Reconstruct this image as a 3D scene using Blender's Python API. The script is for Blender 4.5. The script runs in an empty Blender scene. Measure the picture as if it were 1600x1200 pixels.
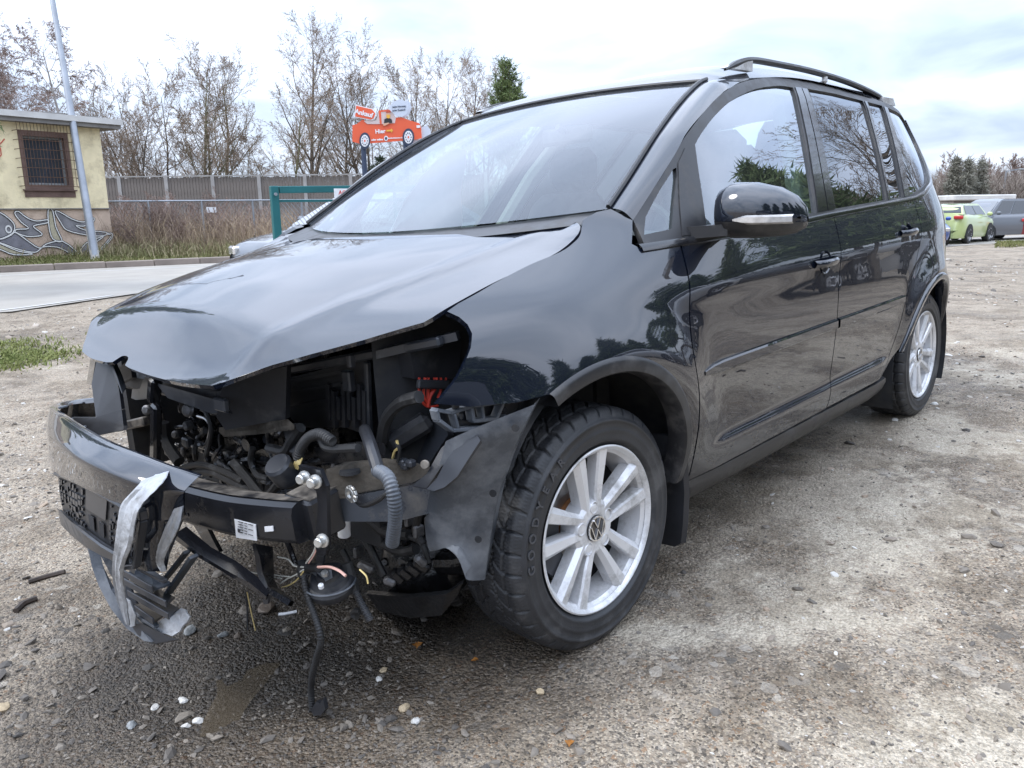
import bpy, bmesh, math, random
import numpy as np
from mathutils import Vector, Matrix
from mathutils.geometry import delaunay_2d_cdt

scene = bpy.context.scene
COL = scene.collection
R_ = math.radians
rng = np.random.default_rng(7)
random.seed(7)

# ------------------------------------------------------------------ camera
FOC = 1223.73                                   # focal length for a 1600 px wide picture
CAM_CAR = np.array([-1.46982847, -1.96729301, 1.0886195])      # seen from the car's own axes


def cam_axes(yaw, pitch, roll):
    cy, sy, cp, sp = math.cos(yaw), math.sin(yaw), math.cos(pitch), math.sin(pitch)
    f = np.array([cy * cp, sy * cp, -sp])
    r = np.array([sy, -cy, 0.0])
    u = np.cross(r, f)
    cr, sr = math.cos(roll), math.sin(roll)
    return np.array([cr * r + sr * u, -sr * r + cr * u, f])


AX_CAR = cam_axes(R_(43.43249743), R_(12.24517534), R_(-2.94074678))
AX_W = cam_axes(R_(43.43249743), R_(12.4), R_(-0.8))
T_CAR = AX_W.T @ AX_CAR                          # the car stands nose down in soft ground
CAM_W = T_CAR @ CAM_CAR

cam = bpy.data.cameras.new('camera')
cam.sensor_width = 36.0
cam.lens = FOC / 1600 * 36.0
cam.clip_start = 0.05
cam.clip_end = 2000
cam_ob = bpy.data.objects.new('camera', cam)
COL.objects.link(cam_ob)
m = Matrix([[AX_W[0][i], AX_W[1][i], -AX_W[2][i]] for i in range(3)]).to_4x4()
m.translation = Vector(CAM_W)
cam_ob.matrix_world = m
scene.camera = cam_ob

# ------------------------------------------------------------------ sky, sun, exposure
SUN_EL, SUN_AZ = R_(48), R_(150)                 # azimuth from +x towards +y
scene.view_settings.view_transform = 'Standard'
scene.view_settings.look = 'None'
scene.view_settings.gamma = 1.0
scene.view_settings.use_curve_mapping = False
scene.view_settings.exposure = 1.0

world = bpy.data.worlds.new('World')
scene.world = world
world.use_nodes = True
wt = world.node_tree
wt.nodes.clear()


def wn(t, **k):
    n = wt.nodes.new(t)
    for a, b in k.items():
        setattr(n, a, b)
    return n


out = wn('ShaderNodeOutputWorld')
bg = wn('ShaderNodeBackground')
bg.inputs['Strength'].default_value = 0.10
sky = wn('ShaderNodeTexSky', sky_type='NISHITA')
sky.sun_disc = False
sky.sun_elevation = SUN_EL
sky.sun_rotation = R_(90) - SUN_AZ
tc = wn('ShaderNodeTexCoord')
# clouds lie on a high flat sheet: divide the view direction by its height
sep = wn('ShaderNodeSeparateXYZ')
wt.links.new(tc.outputs['Generated'], sep.inputs[0])
zz = wn('ShaderNodeMath', operation='MAXIMUM')
wt.links.new(sep.outputs['Z'], zz.inputs[0])
zz.inputs[1].default_value = 0.0
za = wn('ShaderNodeMath', operation='ADD')
wt.links.new(zz.outputs[0], za.inputs[0])
za.inputs[1].default_value = 0.22
dv = wn('ShaderNodeVectorMath', operation='DIVIDE')
wt.links.new(tc.outputs['Generated'], dv.inputs[0])
cmb = wn('ShaderNodeCombineXYZ')
for i in range(3):
    wt.links.new(za.outputs[0], cmb.inputs[i])
wt.links.new(cmb.outputs[0], dv.inputs[1])
mp = wn('ShaderNodeMapping')
mp.inputs['Location'].default_value = (0.35, 1.15, 0)
mp.inputs['Scale'].default_value = (1, 1, 0.4)
wt.links.new(dv.outputs[0], mp.inputs[0])
ns = wn('ShaderNodeTexNoise')
ns.inputs['Scale'].default_value = 1.5
ns.inputs['Detail'].default_value = 6
ns.inputs['Roughness'].default_value = 0.5
ns.inputs['Distortion'].default_value = 0.6
wt.links.new(mp.outputs[0], ns.inputs['Vector'])
rp = wn('ShaderNodeValToRGB')
e = rp.color_ramp.elements
e[0].position = 0.30
e[0].color = (4.3, 5.2, 6.9, 1)
e[1].position = 0.62
e[1].color = (8.2, 9.1, 11.0, 1)
x_ = rp.color_ramp.elements.new(0.45)
x_.color = (6.0, 7.0, 8.8, 1)
wt.links.new(ns.outputs['Fac'], rp.inputs[0])
mx = wn('ShaderNodeMix', data_type='RGBA')
mx.inputs[0].default_value = 0.88                # nearly closed cloud cover
wt.links.new(sky.outputs[0], mx.inputs[6])
# an overcast sky is brighter overhead than at the horizon: (a + b sin h)
zb = wn('ShaderNodeMath', operation='MULTIPLY_ADD')
wt.links.new(zz.outputs[0], zb.inputs[0])
zb.inputs[1].default_value = 1.6
zb.inputs[2].default_value = 0.55
sc_ = wn('ShaderNodeVectorMath', operation='SCALE')
wt.links.new(rp.outputs[0], sc_.inputs[0])
wt.links.new(zb.outputs[0], sc_.inputs['Scale'])
wt.links.new(sc_.outputs[0], mx.inputs[7])
wt.links.new(mx.outputs[2], bg.inputs['Color'])
wt.links.new(bg.outputs[0], out.inputs[0])

sun = bpy.data.lights.new('sun', 'SUN')
sun.energy = 1.0
sun.angle = R_(22)
sun.color = (1.0, 0.96, 0.9)
sun_ob = bpy.data.objects.new('sun', sun)
COL.objects.link(sun_ob)
sd_ = Vector((math.cos(SUN_EL) * math.cos(SUN_AZ), math.cos(SUN_EL) * math.sin(SUN_AZ), math.sin(SUN_EL)))
sun_ob.rotation_euler = sd_.to_track_quat('Z', 'Y').to_euler()
sun_ob.location = sd_ * 50


# ------------------------------------------------------------------ points from picture rays
def _ray(u, v, ax):
    return ax.T @ np.array([(u - 800) / FOC, -(v - 600) / FOC, 1.0])


def PX(u, v, x):                                 # on the plane x = const of the car
    d = _ray(u, v, AX_CAR)
    return CAM_CAR + d * (x - CAM_CAR[0]) / d[0]


def PY(u, v, y):
    d = _ray(u, v, AX_CAR)
    return CAM_CAR + d * (y - CAM_CAR[1]) / d[1]


def PZ(u, v, z):
    d = _ray(u, v, AX_CAR)
    return CAM_CAR + d * (z - CAM_CAR[2]) / d[2]


def WD(u, v, t):                                 # world point at depth t
    return CAM_W + _ray(u, v, AX_W) * t


# ------------------------------------------------------------------ mesh helpers
def catmull(pts, n=6, closed=False):
    P = [np.array(p, float) for p in pts]
    out_ = []
    N = len(P)
    for i in range(N if closed else N - 1):
        p1, p2 = P[i], P[(i + 1) % N]
        p0 = P[i - 1] if (closed or i > 0) else 2 * p1 - p2
        p3 = P[(i + 2) % N] if (closed or i + 2 < N) else 2 * p2 - p1
        for k in range(n):
            t = k / n
            out_.append(0.5 * ((2 * p1) + (-p0 + p2) * t + (2 * p0 - 5 * p1 + 4 * p2 - p3) * t * t
                               + (-p0 + 3 * p1 - 3 * p2 + p3) * t ** 3))
    if not closed:
        out_.append(P[-1])
    return out_


def resample(pts, n):
    P = np.array(pts, float)
    s = np.concatenate([[0], np.cumsum(np.linalg.norm(np.diff(P, axis=0), axis=1))])
    t = np.linspace(0, s[-1], n)
    return np.stack([np.interp(t, s, P[:, k]) for k in range(P.shape[1])], 1)


class MB:
    def __init__(self):
        self.v, self.f = [], []

    def add(self, vs, fs):
        b = len(self.v)
        self.v += [tuple(map(float, q)) for q in vs]
        self.f += [tuple(b + i for i in q) for q in fs]
        return self

    def grid(self, P, cu=False, cv=False, flip=False):
        m_, n_ = len(P), len(P[0])
        vs = [q for row in P for q in row]
        fs = []
        for i in range(m_ if cu else m_ - 1):
            for j in range(n_ if cv else n_ - 1):
                a, b = i * n_ + j, i * n_ + (j + 1) % n_
                c, d = ((i + 1) % m_) * n_ + (j + 1) % n_, ((i + 1) % m_) * n_ + j
                fs.append((a, d, c, b) if flip else (a, b, c, d))
        return self.add(vs, fs)

    def box(self, c, s, rot=None, bev=0.0):
        """box of centre c, size s; bev chamfers all edges"""
        hx, hy, hz = s[0] / 2, s[1] / 2, s[2] / 2
        if bev <= 0:
            vs = [np.array((x * hx, y * hy, z * hz)) for x in (-1, 1) for y in (-1, 1) for z in (-1, 1)]
            fs = [(0, 1, 3, 2), (4, 6, 7, 5), (0, 4, 5, 1), (2, 3, 7, 6), (0, 2, 6, 4), (1, 5, 7, 3)]
        else:
            b = min(bev, hx * .9, hy * .9, hz * .9)
            vs, idx = [], {}
            for sx in (-1, 1):
                for sy in (-1, 1):
                    for sz in (-1, 1):
                        for ax in range(3):
                            q = [sx * (hx - b), sy * (hy - b), sz * (hz - b)]
                            q[ax] = (sx * hx, sy * hy, sz * hz)[ax]
                            idx[(sx, sy, sz, ax)] = len(vs)
                            vs.append(np.array(q))
            fs = []
            for ax in range(3):
                o1, o2 = (ax + 1) % 3, (ax + 2) % 3
                for s_ in (-1, 1):
                    q = []
                    for a, b_ in ((-1, -1), (1, -1), (1, 1), (-1, 1)):
                        k = [0, 0, 0]
                        k[ax], k[o1], k[o2] = s_, a, b_
                        q.append(idx[(*k, ax)])
                    fs.append(tuple(q if s_ > 0 else q[::-1]))
                for s1 in (-1, 1):
                    for s2 in (-1, 1):
                        k1, k2 = [0, 0, 0], [0, 0, 0]
                        k1[o1] = k2[o1] = s1
                        k1[o2] = k2[o2] = s2
                        k1[ax], k2[ax] = -1, 1
                        q = (idx[(*k1, o1)], idx[(*k2, o1)], idx[(*k2, o2)], idx[(*k1, o2)])
                        fs.append(q if s1 * s2 > 0 else q[::-1])
            for sx in (-1, 1):
                for sy in (-1, 1):
                    for sz in (-1, 1):
                        q = [idx[(sx, sy, sz, a)] for a in range(3)]
                        fs.append(tuple(q if sx * sy * sz > 0 else q[::-1]))
        if rot is not None:
            vs = [np.array(rot @ Vector(q)) for q in vs]
        return self.add([q + np.array(c, float) for q in vs], fs)

    def bar(self, a, b, w, h, up=(0, 0, 1), bev=0.0):
        a, b = np.array(a, float), np.array(b, float)
        d = b - a
        L = np.linalg.norm(d)
        x = d / L
        y = np.cross(np.array(up, float), x)
        if np.linalg.norm(y) < 1e-6:
            y = np.cross(np.array((1, 0, 0.01)), x)
        y /= np.linalg.norm(y)
        z = np.cross(x, y)
        rot = Matrix([[x[i], y[i], z[i]] for i in range(3)])
        return self.box((a + b) / 2, (L, w, h), rot, bev)

    def tube(self, pts, r, n=8, caps=True, closed=False):
        P = np.array(pts, float)
        N = len(P)
        rr = np.full(N, r) if np.isscalar(r) else np.array(r, float)
        T = np.gradient(P, axis=0)
        if closed:
            T = np.roll(P, -1, 0) - np.roll(P, 1, 0)
        T /= np.linalg.norm(T, axis=1)[:, None] + 1e-12
        ref = np.array((0, 0, 1.0)) if abs(T[0][2]) < .9 else np.array((1.0, 0, 0))
        nrm = np.cross(T[0], ref)
        nrm /= np.linalg.norm(nrm)
        rows = []
        for i in range(N):
            nrm = nrm - T[i] * (nrm @ T[i])
            nrm /= np.linalg.norm(nrm) + 1e-12
            bn = np.cross(T[i], nrm)
            rows.append([P[i] + rr[i] * (math.cos(2 * math.pi * k / n) * nrm + math.sin(2 * math.pi * k / n) * bn)
                         for k in range(n)])
        b = len(self.v)
        self.grid(rows, cu=closed, cv=True)
        if caps and not closed:
            self.f.append(tuple(b + k for k in range(n))[::-1])
            self.f.append(tuple(b + (N - 1) * n + k for k in range(n)))
        return self

    def lathe(self, prof, o, axis, n=24, closed=False):
        """prof: list of (radius, height along axis)"""
        a = np.array(axis, float)
        a /= np.linalg.norm(a)
        ref = np.array((0, 0, 1.0)) if abs(a[2]) < .9 else np.array((1.0, 0, 0))
        x = np.cross(ref, a)
        x /= np.linalg.norm(x)
        y = np.cross(a, x)
        o = np.array(o, float)
        rows = [[o + a * h + r * (math.cos(2 * math.pi * k / n) * x + math.sin(2 * math.pi * k / n) * y)
                 for k in range(n)] for r, h in prof]
        return self.grid(rows, cu=closed, cv=True)

    def disc(self, o, axis, r, h=0.01, n=16, bev=0.0):
        if bev:
            return self.lathe([(1e-4, -h / 2), (r - bev, -h / 2), (r, -h / 2 + bev), (r, h / 2 - bev), (r - bev, h / 2), (1e-4, h / 2)], o, axis, n)
        return self.lathe([(1e-4, -h / 2), (r, -h / 2), (r, h / 2), (1e-4, h / 2)], o, axis, n)

    def prism(self, poly, o, ex, ey, depth):
        """polygon in the plane (ex, ey) at o, thickness along ex x ey"""
        ex, ey, o = np.array(ex, float), np.array(ey, float), np.array(o, float)
        ez = np.cross(ex, ey)
        ez /= np.linalg.norm(ez)
        n = len(poly)
        a = [o + ex * p[0] + ey * p[1] + ez * depth / 2 for p in poly]
        b = [o + ex * p[0] + ey * p[1] - ez * depth / 2 for p in poly]
        return self.add(a + b, [tuple(range(n)), tuple(range(n, 2 * n))[::-1]]
                        + [(i, n + i, n + (i + 1) % n, (i + 1) % n) for i in range(n)])

    def plate(self, pts, nrm, th):
        """polygon of 3-D points given a thickness along nrm (downwards)"""
        P = [np.array(q, float) for q in pts]
        nv = np.array(nrm, float)
        nv /= np.linalg.norm(nv)
        n = len(P)
        return self.add(P + [q - nv * th for q in P], [tuple(range(n)), tuple(range(n, 2 * n))[::-1]]
                        + [(i, n + i, n + (i + 1) % n, (i + 1) % n) for i in range(n)])

    def xf(self, M):
        M = Matrix(M)
        self.v = [tuple(M @ Vector(q)) for q in self.v]
        return self

    def mesh(self, name, mat_, angle=35):
        me = bpy.data.meshes.new(name)
        me.from_pydata(self.v, [], self.f)
        if mat_ is not None:
            me.materials.append(mat_)
        me.polygons.foreach_set('use_smooth', [True] * len(me.polygons))
        me.update()
        if angle < 180:
            me.set_sharp_from_angle(angle=R_(angle))
        return me

    def build(self, name, mat_, parent=None, angle=35, fix=True):
        me = self.mesh(name, mat_, angle)
        if fix and len(me.polygons) < 20000:
            b = bmesh.new()
            b.from_mesh(me)
            bmesh.ops.recalc_face_normals(b, faces=b.faces)
            b.to_mesh(me)
            b.free()
            if angle < 180:
                me.set_sharp_from_angle(angle=R_(angle))
        return link(name, me, parent)


def link(name, data, parent=None):
    o = bpy.data.objects.new(name, data)
    COL.objects.link(o)
    if parent is not None:
        o.parent = parent
    return o


def tag(o, label=None, cat=None, group=None, kind=None):
    if label:
        o['label'] = label
    if cat:
        o['category'] = cat
    if group:
        o['group'] = group
    if kind:
        o['kind'] = kind
    return o


def empty(name, loc, label=None, cat=None, group=None, rz=0.0):
    o = bpy.data.objects.new(name, None)
    COL.objects.link(o)
    o.location = loc
    o.rotation_euler = (0, 0, rz)
    o.empty_display_size = .1
    return tag(o, label, cat, group)


def copy_tree(o, parent=None):
    c = o.copy()
    COL.objects.link(c)
    if parent is not None:
        c.parent = parent
    for ch in list(o.children):
        copy_tree(ch, c)
    return c


def fast_mesh(name, V, F, mat_, parent=None, smooth=True):
    """V (n,3) and F (m,k) arrays of equal-sized faces"""
    me = bpy.data.meshes.new(name)
    V = np.asarray(V, np.float32)
    F = np.asarray(F, np.int32)
    k = F.shape[1]
    me.vertices.add(len(V))
    me.vertices.foreach_set('co', V.ravel())
    me.loops.add(F.size)
    me.loops.foreach_set('vertex_index', F.ravel())
    me.polygons.add(len(F))
    me.polygons.foreach_set('loop_start', np.arange(0, F.size, k, dtype=np.int32))
    me.polygons.foreach_set('loop_total', np.full(len(F), k, np.int32))
    me.polygons.foreach_set('use_smooth', np.full(len(F), smooth))
    me.update(calc_edges=True)
    me.validate()
    if mat_ is not None:
        me.materials.append(mat_)
    return link(name, me, parent)


# ------------------------------------------------------------------ materials
def new_mat(name):
    m_ = bpy.data.materials.new(name)
    m_.use_nodes = True
    t = m_.node_tree
    return m_, t, t.nodes['Principled BSDF']


def pm(name, col, rough=0.5, metal=0.0, spec=0.5, coat=0.0, coat_r=0.03, var=0.0, scale=20.0, bump=0.0, bscale=200.0,
       dirt=None, dirt_amt=0.0, dirt_scale=6.0, rvar=0.0, ior=None, alpha=None, emit=None):
    """principled material with optional colour variation, fine relief and dust"""
    m_, t, p = new_mat(name)
    p.inputs['Base Color'].default_value = (*col, 1)
    p.inputs['Roughness'].default_value = rough
    p.inputs['Metallic'].default_value = metal
    p.inputs['Specular IOR Level'].default_value = spec
    p.inputs['Coat Weight'].default_value = coat
    p.inputs['Coat Roughness'].default_value = coat_r
    if ior:
        p.inputs['IOR'].default_value = ior
    if emit:
        p.inputs['Emission Color'].default_value = (*col, 1)
        p.inputs['Emission Strength'].default_value = emit
    L = t.links.new
    co = t.nodes.new('ShaderNodeTexCoord')
    src = None
    if var:
        n = t.nodes.new('ShaderNodeTexNoise')
        n.inputs['Scale'].default_value = scale
        n.inputs['Detail'].default_value = 5
        L(co.outputs['Object'], n.inputs['Vector'])
        r = t.nodes.new('ShaderNodeMapRange')
        r.inputs['From Min'].default_value = .3
        r.inputs['From Max'].default_value = .7
        r.inputs['To Min'].default_value = 1 - var
        r.inputs['To Max'].default_value = 1 + var
        L(n.outputs['Fac'], r.inputs['Value'])
        mu = t.nodes.new('ShaderNodeVectorMath')
        mu.operation = 'SCALE'
        mu.inputs[0].default_value = col
        L(r.outputs[0], mu.inputs['Scale'])
        src = mu.outputs[0]
        L(src, p.inputs['Base Color'])
        if rvar:
            r2 = t.nodes.new('ShaderNodeMapRange')
            r2.inputs['From Min'].default_value = .3
            r2.inputs['From Max'].default_value = .7
            r2.inputs['To Min'].default_value = max(0, rough - rvar)
            r2.inputs['To Max'].default_value = rough + rvar
            L(n.outputs['Fac'], r2.inputs['Value'])
            L(r2.outputs[0], p.inputs['Roughness'])
    if dirt is not None:
        n = t.nodes.new('ShaderNodeTexNoise')
        n.inputs['Scale'].default_value = dirt_scale
        n.inputs['Detail'].default_value = 8
        n.inputs['Roughness'].default_value = .7
        L(co.outputs['Object'], n.inputs['Vector'])
        r = t.nodes.new('ShaderNodeMapRange')
        r.inputs['From Min'].default_value = .62 - .35 * dirt_amt
        r.inputs['From Max'].default_value = .80 - .2 * dirt_amt
        r.inputs['To Max'].default_value = .9
        L(n.outputs['Fac'], r.inputs['Value'])
        mx_ = t.nodes.new('ShaderNodeMix')
        mx_.data_type = 'RGBA'
        L(r.outputs[0], mx_.inputs[0])
        if src is None:
            mx_.inputs[6].default_value = (*col, 1)
        else:
            L(src, mx_.inputs[6])
        mx_.inputs[7].default_value = (*dirt, 1)
        L(mx_.outputs[2], p.inputs['Base Color'])
        rr = t.nodes.new('ShaderNodeMapRange')
        rr.inputs['To Min'].default_value = rough
        rr.inputs['To Max'].default_value = .85
        L(r.outputs[0], rr.inputs['Value'])
        L(rr.outputs[0], p.inputs['Roughness'])
        if coat:
            cw = t.nodes.new('ShaderNodeMapRange')
            cw.inputs['To Min'].default_value = coat
            cw.inputs['To Max'].default_value = 0
            L(r.outputs[0], cw.inputs['Value'])
            L(cw.outputs[0], p.inputs['Coat Weight'])
    if bump:
        n = t.nodes.new('ShaderNodeTexNoise')
        n.inputs['Scale'].default_value = bscale
        n.inputs['Detail'].default_value = 4
        L(co.outputs['Object'], n.inputs['Vector'])
        b = t.nodes.new('ShaderNodeBump')
        b.inputs['Strength'].default_value = bump
        b.inputs['Distance'].default_value = .01
        L(n.outputs['Fac'], b.inputs['Height'])
        L(b.outputs[0], p.inputs['Normal'])
    return m_


def glass_mat(name, tint, refl=1.0, film=0.0, film_col=(.6, .62, .65), ior=1.52, gain=1.6):
    """thin sheet: mirror by Fresnel over a tinted clear pane, with a thin dust film that also stands in for sky sheen"""
    m_, t, p = new_mat(name)
    t.nodes.remove(p)
    o = t.nodes['Material Output']
    L = t.links.new
    tr = t.nodes.new('ShaderNodeBsdfTransparent')
    tr.inputs[0].default_value = (*tint, 1)
    gl = t.nodes.new('ShaderNodeBsdfGlossy')
    gl.inputs['Roughness'].default_value = 0.0
    gl.inputs['Color'].default_value = (refl, refl * 1.04, refl * 1.10, 1)
    fr = t.nodes.new('ShaderNodeFresnel')
    fr.inputs['IOR'].default_value = ior
    ge = t.nodes.new('ShaderNodeNewGeometry')
    io = t.nodes.new('ShaderNodeMapRange')       # same reflection from both faces of a thin pane
    io.inputs['To Min'].default_value = ior
    io.inputs['To Max'].default_value = 1 / ior
    L(ge.outputs['Backfacing'], io.inputs['Value'])
    L(io.outputs[0], fr.inputs['IOR'])
    mxs = t.nodes.new('ShaderNodeMixShader')
    a = t.nodes.new('ShaderNodeMath')
    a.operation = 'MULTIPLY_ADD'
    a.inputs[1].default_value = gain
    a.inputs[2].default_value = 0.01
    a.use_clamp = True
    L(fr.outputs[0], a.inputs[0])
    L(a.outputs[0], mxs.inputs[0])
    L(tr.outputs[0], mxs.inputs[1])
    L(gl.outputs[0], mxs.inputs[2])
    last = mxs
    if film:
        df = t.nodes.new('ShaderNodeBsdfDiffuse')
        df.inputs[0].default_value = (*film_col, 1)  # dust film, with some sky brightness put into its colour
        co = t.nodes.new('ShaderNodeTexCoord')
        n = t.nodes.new('ShaderNodeTexNoise')
        n.inputs['Scale'].default_value = 2.2
        n.inputs['Detail'].default_value = 5
        L(co.outputs['Object'], n.inputs['Vector'])
        r = t.nodes.new('ShaderNodeMapRange')
        r.inputs['From Min'].default_value = .3
        r.inputs['From Max'].default_value = .75
        r.inputs['To Min'].default_value = film * .6
        r.inputs['To Max'].default_value = film * 1.3
        L(n.outputs['Fac'], r.inputs['Value'])
        m2 = t.nodes.new('ShaderNodeMixShader')
        L(r.outputs[0], m2.inputs[0])
        L(mxs.outputs[0], m2.inputs[1])
        L(df.outputs[0], m2.inputs[2])
        last = m2
    L(last.outputs[0], o.inputs[0])
    return m_
# ================================================================== THE WRECKED MINIVAN
# ---- car materials
def paint_mat():
    m_, t, p = new_mat('black_paint')
    L = t.links.new
    p.inputs['Roughness'].default_value = .4
    p.inputs['Specular IOR Level'].default_value = .12
    p.inputs['Coat Weight'].default_value = 1
    p.inputs['Coat Roughness'].default_value = .012
    p.inputs['Coat IOR'].default_value = 1.85
    p.inputs['IOR'].default_value = 1.5
    co = t.nodes.new('ShaderNodeTexCoord')
    n = t.nodes.new('ShaderNodeTexNoise')
    n.inputs['Scale'].default_value = 5
    n.inputs['Detail'].default_value = 8
    n.inputs['Roughness'].default_value = .65
    mp_ = t.nodes.new('ShaderNodeMapping')
    mp_.inputs['Scale'].default_value = (1, 1, 2.2)
    L(co.outputs['Object'], mp_.inputs[0])
    L(mp_.outputs[0], n.inputs['Vector'])
    s = t.nodes.new('ShaderNodeSeparateXYZ')
    L(co.outputs['Object'], s.inputs[0])
    hz = t.nodes.new('ShaderNodeMapRange')       # road spray sticks low on the doors
    hz.inputs['From Min'].default_value = .30
    hz.inputs['From Max'].default_value = .78
    hz.inputs['To Min'].default_value = .30
    hz.inputs['To Max'].default_value = -.22
    L(s.outputs['Z'], hz.inputs['Value'])
    a = t.nodes.new('ShaderNodeMath')
    a.operation = 'ADD'
    L(n.outputs['Fac'], a.inputs[0])
    L(hz.outputs[0], a.inputs[1])
    r = t.nodes.new('ShaderNodeMapRange')
    r.inputs['From Min'].default_value = .50
    r.inputs['From Max'].default_value = 1.0
    r.inputs['To Max'].default_value = .32
    L(a.outputs[0], r.inputs['Value'])
    mxx = t.nodes.new('ShaderNodeMix')
    mxx.data_type = 'RGBA'
    mxx.inputs[6].default_value = (.0030, .0055, .0130, 1)
    mxx.inputs[7].default_value = (.052, .056, .066, 1)
    L(r.outputs[0], mxx.inputs[0])
    L(mxx.outputs[2], p.inputs['Base Color'])
    cw = t.nodes.new('ShaderNodeMapRange')
    cw.inputs['To Min'].default_value = 1
    cw.inputs['To Max'].default_value = .25
    L(r.outputs[0], cw.inputs['Value'])
    L(cw.outputs[0], p.inputs['Coat Weight'])
    n2 = t.nodes.new('ShaderNodeTexNoise')       # orange peel
    n2.inputs['Scale'].default_value = 7
    n2.inputs['Detail'].default_value = 2
    L(co.outputs['Object'], n2.inputs['Vector'])
    b = t.nodes.new('ShaderNodeBump')
    b.inputs['Strength'].default_value = .05
    b.inputs['Distance'].default_value = .01
    L(n2.outputs['Fac'], b.inputs['Height'])
    L(b.outputs[0], p.inputs['Coat Normal'])
    return m_


M = {}
M['paint'] = paint_mat()
M['trim'] = pm('black_trim', (.018, .018, .02), .38, spec=.5, dirt=(.10, .095, .09), dirt_amt=.35, dirt_scale=9)
M['trim_gloss'] = pm('gloss_trim', (.012, .012, .014), .14, coat=.6)
M['plastic'] = pm('grey_black_plastic', (.022, .023, .027), .40, var=.3, scale=14, dirt=(.11, .105, .10), dirt_amt=.22, dirt_scale=5, bump=.08, bscale=500)
M['plastic_clean'] = pm('smooth_dark_plastic', (.034, .037, .044), .30, var=.15, scale=8, dirt=(.12, .12, .12), dirt_amt=.2)
M['liner'] = pm('grey_liner_plastic', (.066, .076, .092), .36, var=.3, scale=7, dirt=(.20, .21, .225), dirt_amt=.5, dirt_scale=7, bump=.1, bscale=120)
M['darkmetal'] = pm('dark_steel', (.018, .019, .023), .24, metal=.2, var=.3, scale=12, dirt=(.16, .14, .115), dirt_amt=.25, dirt_scale=5)
M['dusty'] = pm('dusty_steel', (.024, .024, .027), .3, var=.3, scale=9, dirt=(.30, .265, .22), dirt_amt=.62, dirt_scale=13)
M['soil'] = pm('muddy_ledge', (.115, .098, .078), .85, var=.35, scale=16, dirt=(.04, .036, .03), dirt_amt=.6, dirt_scale=10, bump=.3, bscale=90)
M['steel'] = pm('bright_steel', (.55, .55, .56), .3, metal=1.0, var=.15, scale=30)
M['zinc'] = pm('zinc_bolt', (.62, .62, .60), .35, metal=.8, var=.15, scale=40)
M['engine'] = pm('oily_black_engine', (.013, .013, .015), .2, var=.4, scale=20, dirt=(.13, .12, .11), dirt_amt=.28, dirt_scale=18, bump=.25, bscale=60)
M['oily'] = pm('oily_gearbox', (.012, .012, .013), .16, var=.4, scale=20, bump=.3, bscale=50)
M['engine2'] = pm('cast_alloy', (.30, .30, .31), .4, metal=.8, var=.3, scale=25, dirt=(.03, .03, .03), dirt_amt=.8, dirt_scale=12, bump=.25, bscale=90)
M['rubber'] = pm('black_rubber', (.017, .017, .018), .55, var=.2, scale=30, dirt=(.10, .10, .10), dirt_amt=.2, dirt_scale=15)
M['tyre'] = pm('tyre_rubber', (.026, .027, .030), .5, var=.25, scale=16, dirt=(.12, .115, .11), dirt_amt=.32, dirt_scale=6, bump=.12, bscale=350)
M['tyre_text'] = pm('tyre_letter', (.060, .061, .066), .5)
M['alloy'] = pm('silver_alloy', (.74, .74, .75), .33, metal=.35, coat=.3, coat_r=.1, var=.07, scale=9, dirt=(.20, .185, .16), dirt_amt=.42, dirt_scale=9)
M['rotor'] = pm('brake_rotor', (.42, .40, .38), .35, metal=.9, var=.15, scale=40)
M['rust'] = pm('rusty_hub', (.30, .13, .05), .8, var=.4, scale=40)
M['caliper'] = pm('brake_caliper', (.05, .05, .055), .6, var=.4, scale=20)
M['well'] = pm('wheel_well', (.020, .021, .024), .85, var=.4, scale=9, dirt=(.05, .046, .04), dirt_amt=.4)
M['tape'] = pm('silver_duct_tape', (.46, .48, .51), .36, metal=.25, var=.15, scale=22, dirt=(.24, .24, .24), dirt_amt=.4, dirt_scale=20, bump=.35, bscale=60)
M['label'] = pm('white_label', (.75, .76, .78), .5, var=.05, scale=20)
M['ink'] = pm('label_ink', (.05, .05, .06), .6)
M['red_wire'] = pm('red_wire', (.42, .035, .02), .4)
M['yellow_wire'] = pm('yellow_wire', (.55, .43, .18), .45)
M['white_wire'] = pm('pale_wire', (.55, .54, .48), .45)
M['pink_wire'] = pm('pink_wire', (.60, .36, .30), .45)
M['lens'] = pm('clear_lens', (.62, .60, .58), .12, metal=.3, coat=1, var=.2, scale=60)
M['chrome'] = pm('chrome', (.75, .75, .76), .10, metal=1)
M['ws'] = glass_mat('windscreen_glass', (.72, .78, .77), refl=.70, film=.045, film_col=(.70, .74, .80))
M['glass'] = glass_mat('side_glass', (.50, .64, .58), refl=.95, film=.02, gain=2.6)
M['glass_dark'] = glass_mat('privacy_glass', (.07, .08, .08), refl=.95, film=.012, gain=1.5)
M['cab'] = pm('grey_cabin', (.10, .10, .105), .8, var=.2, scale=6)
M['cab_light'] = pm('pale_headliner', (.42, .42, .40), .9)
M['seat'] = pm('seat_cloth', (.05, .05, .055), .9, var=.3, scale=30)
M['window_sheet'] = pm('bright_window_sheet', (.72, .74, .72), .9, var=.1, scale=8)

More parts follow.
